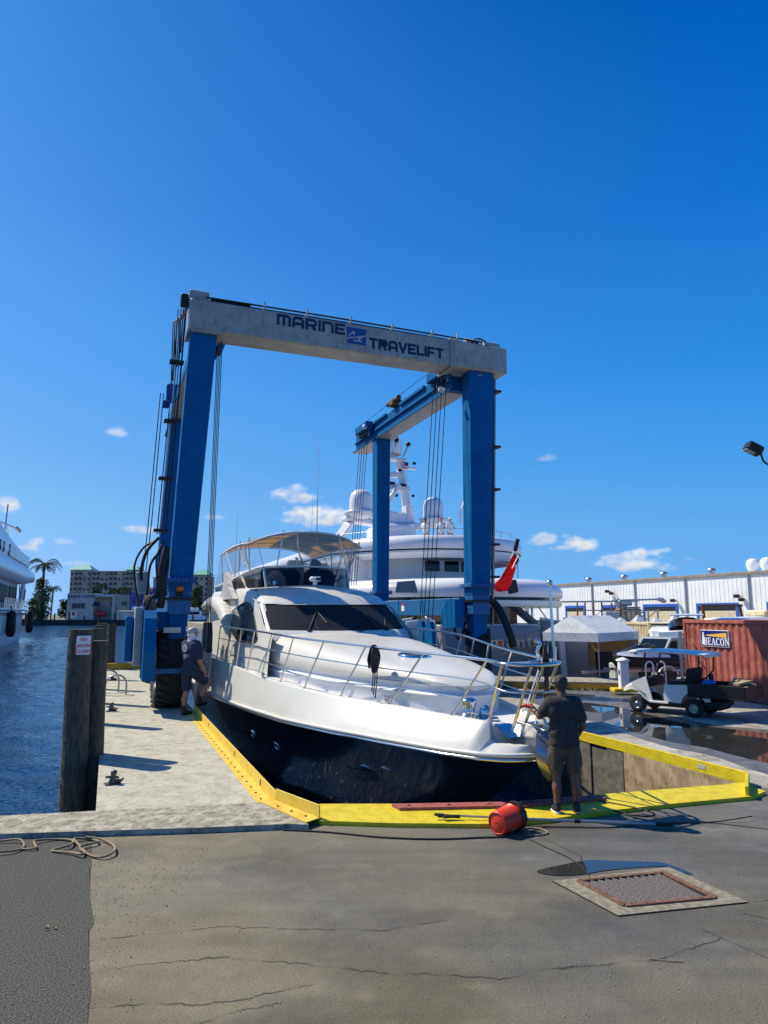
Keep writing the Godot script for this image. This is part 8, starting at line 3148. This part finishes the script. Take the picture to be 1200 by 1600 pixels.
	# red wood strips on the sill
	for q in [["long red-painted wooden strip lying on the yellow sill below the bow", [[0.10, -9.56], [0.20, -9.36], [1.62, -9.47], [1.62, -9.66]], 0.0], ["second red-painted wooden strip on the yellow sill behind the standing person's feet", [[1.80, -9.48], [1.84, -9.70], [2.95, -10.02], [3.02, -9.86]], 0.0]]:
		t = thing("wood_strip", q[0], "wood strip", Vector3(q[1][0][0], 0.052, q[1][0][1]))
		s = begin()
		var pl := []
		for p in q[1]:
			pl.append([p[0] - q[1][0][0], p[1] - q[1][0][1]])
		slab(s, poly(pl), 0.0, 0.035)
		part("strip", s, M.red_wood, t)
		for k in 3:
			s = begin()
			var f := 0.12 + 0.36 * k
			var p := Vector2(pl[0][0] + pl[1][0], pl[0][1] + pl[1][1]).lerp(Vector2(pl[2][0] + pl[3][0], pl[2][1] + pl[3][1]), f) * 0.5
			disc(s, Vector3(p.x, 0.033, p.y), 0.028, 0.005, 9)
			part("bolt_hole", s, M.pit_black, t)

func small_things() -> void:
	# bucket lying on its side
	var t := thing("bucket", "red plastic bucket lying on its side with its rim to the back", "bucket", Vector3(1.45, 0.155, -8.62))
	t.basis = Basis(Vector3(0.62, 0.0, 0.78).normalized(), -1.42) * Basis(Vector3.UP, 0.4)
	t.basis = Basis.looking_at(Vector3(0.66, 0.06, -0.62)) * Basis(Vector3.RIGHT, -PI / 2)
	var s := begin()
	lathe(s, [Vector2(0.001, -0.185), Vector2(0.125, -0.185), Vector2(0.132, -0.178), Vector2(0.134, -0.17), Vector2(0.147, 0.09), Vector2(0.153, 0.092), Vector2(0.153, 0.1), Vector2(0.148, 0.102), Vector2(0.150, 0.13), Vector2(0.156, 0.132), Vector2(0.156, 0.142), Vector2(0.151, 0.185), Vector2(0.157, 0.187), Vector2(0.157, 0.195), Vector2(0.146, 0.195), Vector2(0.128, -0.165), Vector2(0.001, -0.168)], 40)
	part("shell", s, M.bucket_red, t)
	s = begin()
	lathe(s, [Vector2(0.112, -0.1852), Vector2(0.118, -0.193), Vector2(0.124, -0.1852)], 36)
	lathe(s, [Vector2(0.014, -0.1852), Vector2(0.017, -0.189), Vector2(0.02, -0.1852)], 16)
	part("foot_ring", s, M.bucket_red, t)
	s = begin()
	for k in 2:
		var ring := []
		for i in 2:
			var row := []
			for j in 9:
				var a := lerpf(0.5, 1.35, j / 8.0) + k * 1.35
				var y := -0.06 + 0.07 * i + k * 0.02
				var r := lerpf(0.134, 0.147, (y + 0.17) / 0.26) + 0.0015
				row.append(Vector3(cos(a) * r, y, -sin(a) * r))
			ring.append(row)
		s.set_smooth_group(0)
		loft(s, ring)
	part("faded_print", s, mottled("print_fade", lin(0.55, 0.25, 0.2), lin(0.62, 0.06, 0.03), 0.05, 0.6, 0.05), t)
	s = begin()
	var hnd := []
	for k in 13:
		var a := PI * k / 12.0
		hnd.append(Vector3(cos(a) * 0.16, 0.12 + sin(a) * 0.1, sin(a) * 0.12))
	tube(s, hnd, 0.004, 5)
	part("handle", s, M.dull_steel, t)
	s = begin()
	s.set_smooth_group(0)
	var rings := []
	for i in 5:
		var row := []
		for j in 17:
			var a := TAU * j / 16.0
			var rr: float = [0.13, 0.158, 0.165, 0.16, 0.168][i] * (1.0 + 0.06 * sin(j * 3.0 + i) * (i / 4.0))
			row.append(Vector3(cos(a) * rr, [0.17, 0.2, 0.19, 0.16, 0.11 + 0.02 * sin(j * 2.0)][i], -sin(a) * rr))
		rings.append(row)
	loft(s, rings)
	tag(put("bin_liner", commit(s), M.black_rubber), "black liner folded over the rim of the red bucket", "liner").transform = t.transform
	# pole with a brush clamp
	t = thing("pole", "long silver telescopic pole with black clamp lying on the yellow sill", "pole", Vector3(0.66, 0.095, -8.98))
	var dirv := Vector3(3.42 - 0.66, -0.05, -8.80 + 8.98)
	s = begin()
	tube(s, [Vector3(0.24, 0, 0), dirv * 0.36], 0.013, 9)
	tube(s, [dirv * 0.34, dirv], 0.019, 9)
	part("tube", s, M.dull_steel, t)
	for q in [[0.0, 0.1, 0.022], [0.34, 0.37, 0.024], [0.60, 0.625, 0.027], [0.95, 1.02, 0.024]]:
		s = begin()
		tube(s, [dirv * q[0], dirv * q[1]], q[2], 9)
		part("grip", s, M.black_rubber, t)
	s = begin()
	box(s, Vector3(0.14, 0.0, 0.045), Vector3(0.16, 0.03, 0.035), Basis(Vector3.UP, 0.2), 0.008)
	box(s, Vector3(0.02, 0.012, 0.0), Vector3(0.12, 0.03, 0.04), Basis(Vector3.UP, -0.1), 0.008)
	part("clamp", s, M.black_rubber, t)
	# cables and hoses on the ground
	var cab := [["black cable running along the foot of the yellow sill", M.black_rubber, 0.011, [[-1.2, -8.70], [-0.9, -8.66], [-0.60, -8.60], [0.0, -8.42], [0.59, -8.36], [1.18, -8.42], [1.4, -8.44]]], ["thin black cable stretching right from behind the red bucket", M.black_rubber, 0.007, [[1.72, -8.62], [1.95, -8.80], [2.33, -8.80], [2.8, -8.81], [3.25, -8.98], [4.0, -9.0], [4.6, -9.1]]], ["tan hose loop beside the red bucket", M.rope, 0.010, [[1.62, -8.74], [1.78, -8.78], [1.9, -8.70], [1.92, -8.58], [1.8, -8.5], [1.66, -8.5]]], ["thin dark cord trailing from the bucket down to the drain", M.black_rubber, 0.005, [[1.66, -8.36], [1.78, -8.1], [1.95, -7.75], [2.02, -7.4], [2.0, -7.15]]], ["loose black hose loop on the yellow sill right of the person", M.black_rubber, 0.010, [[2.75, -9.9], [3.0, -9.75], [3.3, -9.45], [3.42, -9.2], [3.3, -9.1], [3.1, -9.15], [2.95, -9.35]]]]
	for q in cab:
		s = begin()
		var pts := []
		for p in q[3]:
			pts.append(Vector3(p[0], 0.011 + (0.045 if p[1] < -9.0 else 0.0), p[1]))
		tube(s, spline(pts, 6), q[2], 6)
		tag(put("cable" if q[1] == M.black_rubber else "hose", commit(s), q[1]), q[0], "cable" if q[1] == M.black_rubber else "hose")
	var ropes := [["tan rope loops lying at the photo's left edge below the quay cap", [[-4.6, -8.14], [-4.30, -8.24], [-4.10, -8.24], [-3.97, -8.08], [-3.98, -7.92], [-4.15, -7.83], [-4.5, -7.8]]], ["tangled tan rope on the joint between asphalt and concrete", [[-3.95, -7.99], [-3.80, -8.0], [-3.91, -8.2], [-3.72, -8.33], [-3.51, -8.25], [-3.46, -8.05], [-3.6, -7.95], [-3.35, -7.85], [-3.2, -7.76], [-3.22, -7.9], [-3.42, -8.16], [-3.5, -8.28], [-3.35, -8.33], [-3.2, -8.2], [-3.32, -8.0], [-3.12, -7.8], [-2.95, -7.72], [-2.89, -7.86], [-3.0, -8.12], [-3.2, -8.29], [-3.4, -8.33]]]]
	for q in ropes:
		s = begin()
		var pts := []
		var i := 0
		for p in q[1]:
			pts.append(Vector3(p[0], 0.018 + 0.012 * (i % 3), p[1]))
			i += 1
		tube(s, spline(pts, 6), 0.0125, 7)
		tag(put("rope", commit(s), M.rope), q[0], "rope")
	# a dry leaf, a twig and grit
	s = begin()
	for k in 4:
		var a := k * 1.7
		var p := Vector3(cos(a) * 0.03, 0.012, sin(a) * 0.02)
		quad(s, p, p + Vector3(cos(a) * 0.05, 0.025, sin(a) * 0.05), p + Vector3(cos(a + 0.5) * 0.085, 0.008, sin(a + 0.5) * 0.07), p + Vector3(cos(a + 0.9) * 0.04, 0.02, sin(a + 0.9) * 0.04))
	var o := put("dry_leaf", commit(s), M.rope)
	o.position = Vector3(-2.73, 0.004, -6.1)
	o.scale = Vector3.ONE * 0.6
	tag(o, "crumpled dry leaf lying on the dark asphalt", "leaf")
	s = begin()
	tube(s, spline([Vector3(0, 0.006, 0), Vector3(0.12, 0.01, 0.04), Vector3(0.24, 0.006, 0.05)], 4), 0.004, 5)
	o = put("twig", commit(s), M.rope)
	o.position = Vector3(1.98, 0.0, -5.6)
	tag(o, "thin pale twig lying on the foreground concrete", "twig")
	s = begin()
	box(s, Vector3.ZERO, Vector3(0.34, 0.1, 0.14), Basis.IDENTITY, 0.03)
	o = put("wheel_chock", commit(s), M.rust)
	o.position = Vector3(9.0, 0.06, -15.6)
	tag(o, "small dark brown chock on the apron at the photo's right edge", "chock")
	var r := RandomNumberGenerator.new()
	r.seed = 77
	var mm := MultiMesh.new()
	mm.transform_format = MultiMesh.TRANSFORM_3D
	mm.instance_count = 2600
	s = begin()
	ball(s, Vector3.ZERO, Vector3(1, 0.6, 0.85), 3)
	mm.mesh = commit(s)
	for i in 2600:
		var p := Vector3(r.randf_range(-4.6, 5.5), 0.004, r.randf_range(-8.6, -4.0))
		if i < 1700:
			p = Vector3(r.randf_range(-4.6, -1.9), 0.007, r.randf_range(-8.1, -4.4))
		mm.set_instance_transform(i, Transform3D(Basis(Vector3.UP, r.randf() * TAU).scaled(Vector3.ONE * r.randf_range(0.0025, 0.007)), p))
	var g := MultiMeshInstance3D.new()
	g.name = "grit"
	g.multimesh = mm
	g.material_override = M.cap_concrete
	add_child(g)
	tag(g, "loose pale grit scattered over the asphalt and concrete", "grit")
	g.set_meta("kind", "stuff")
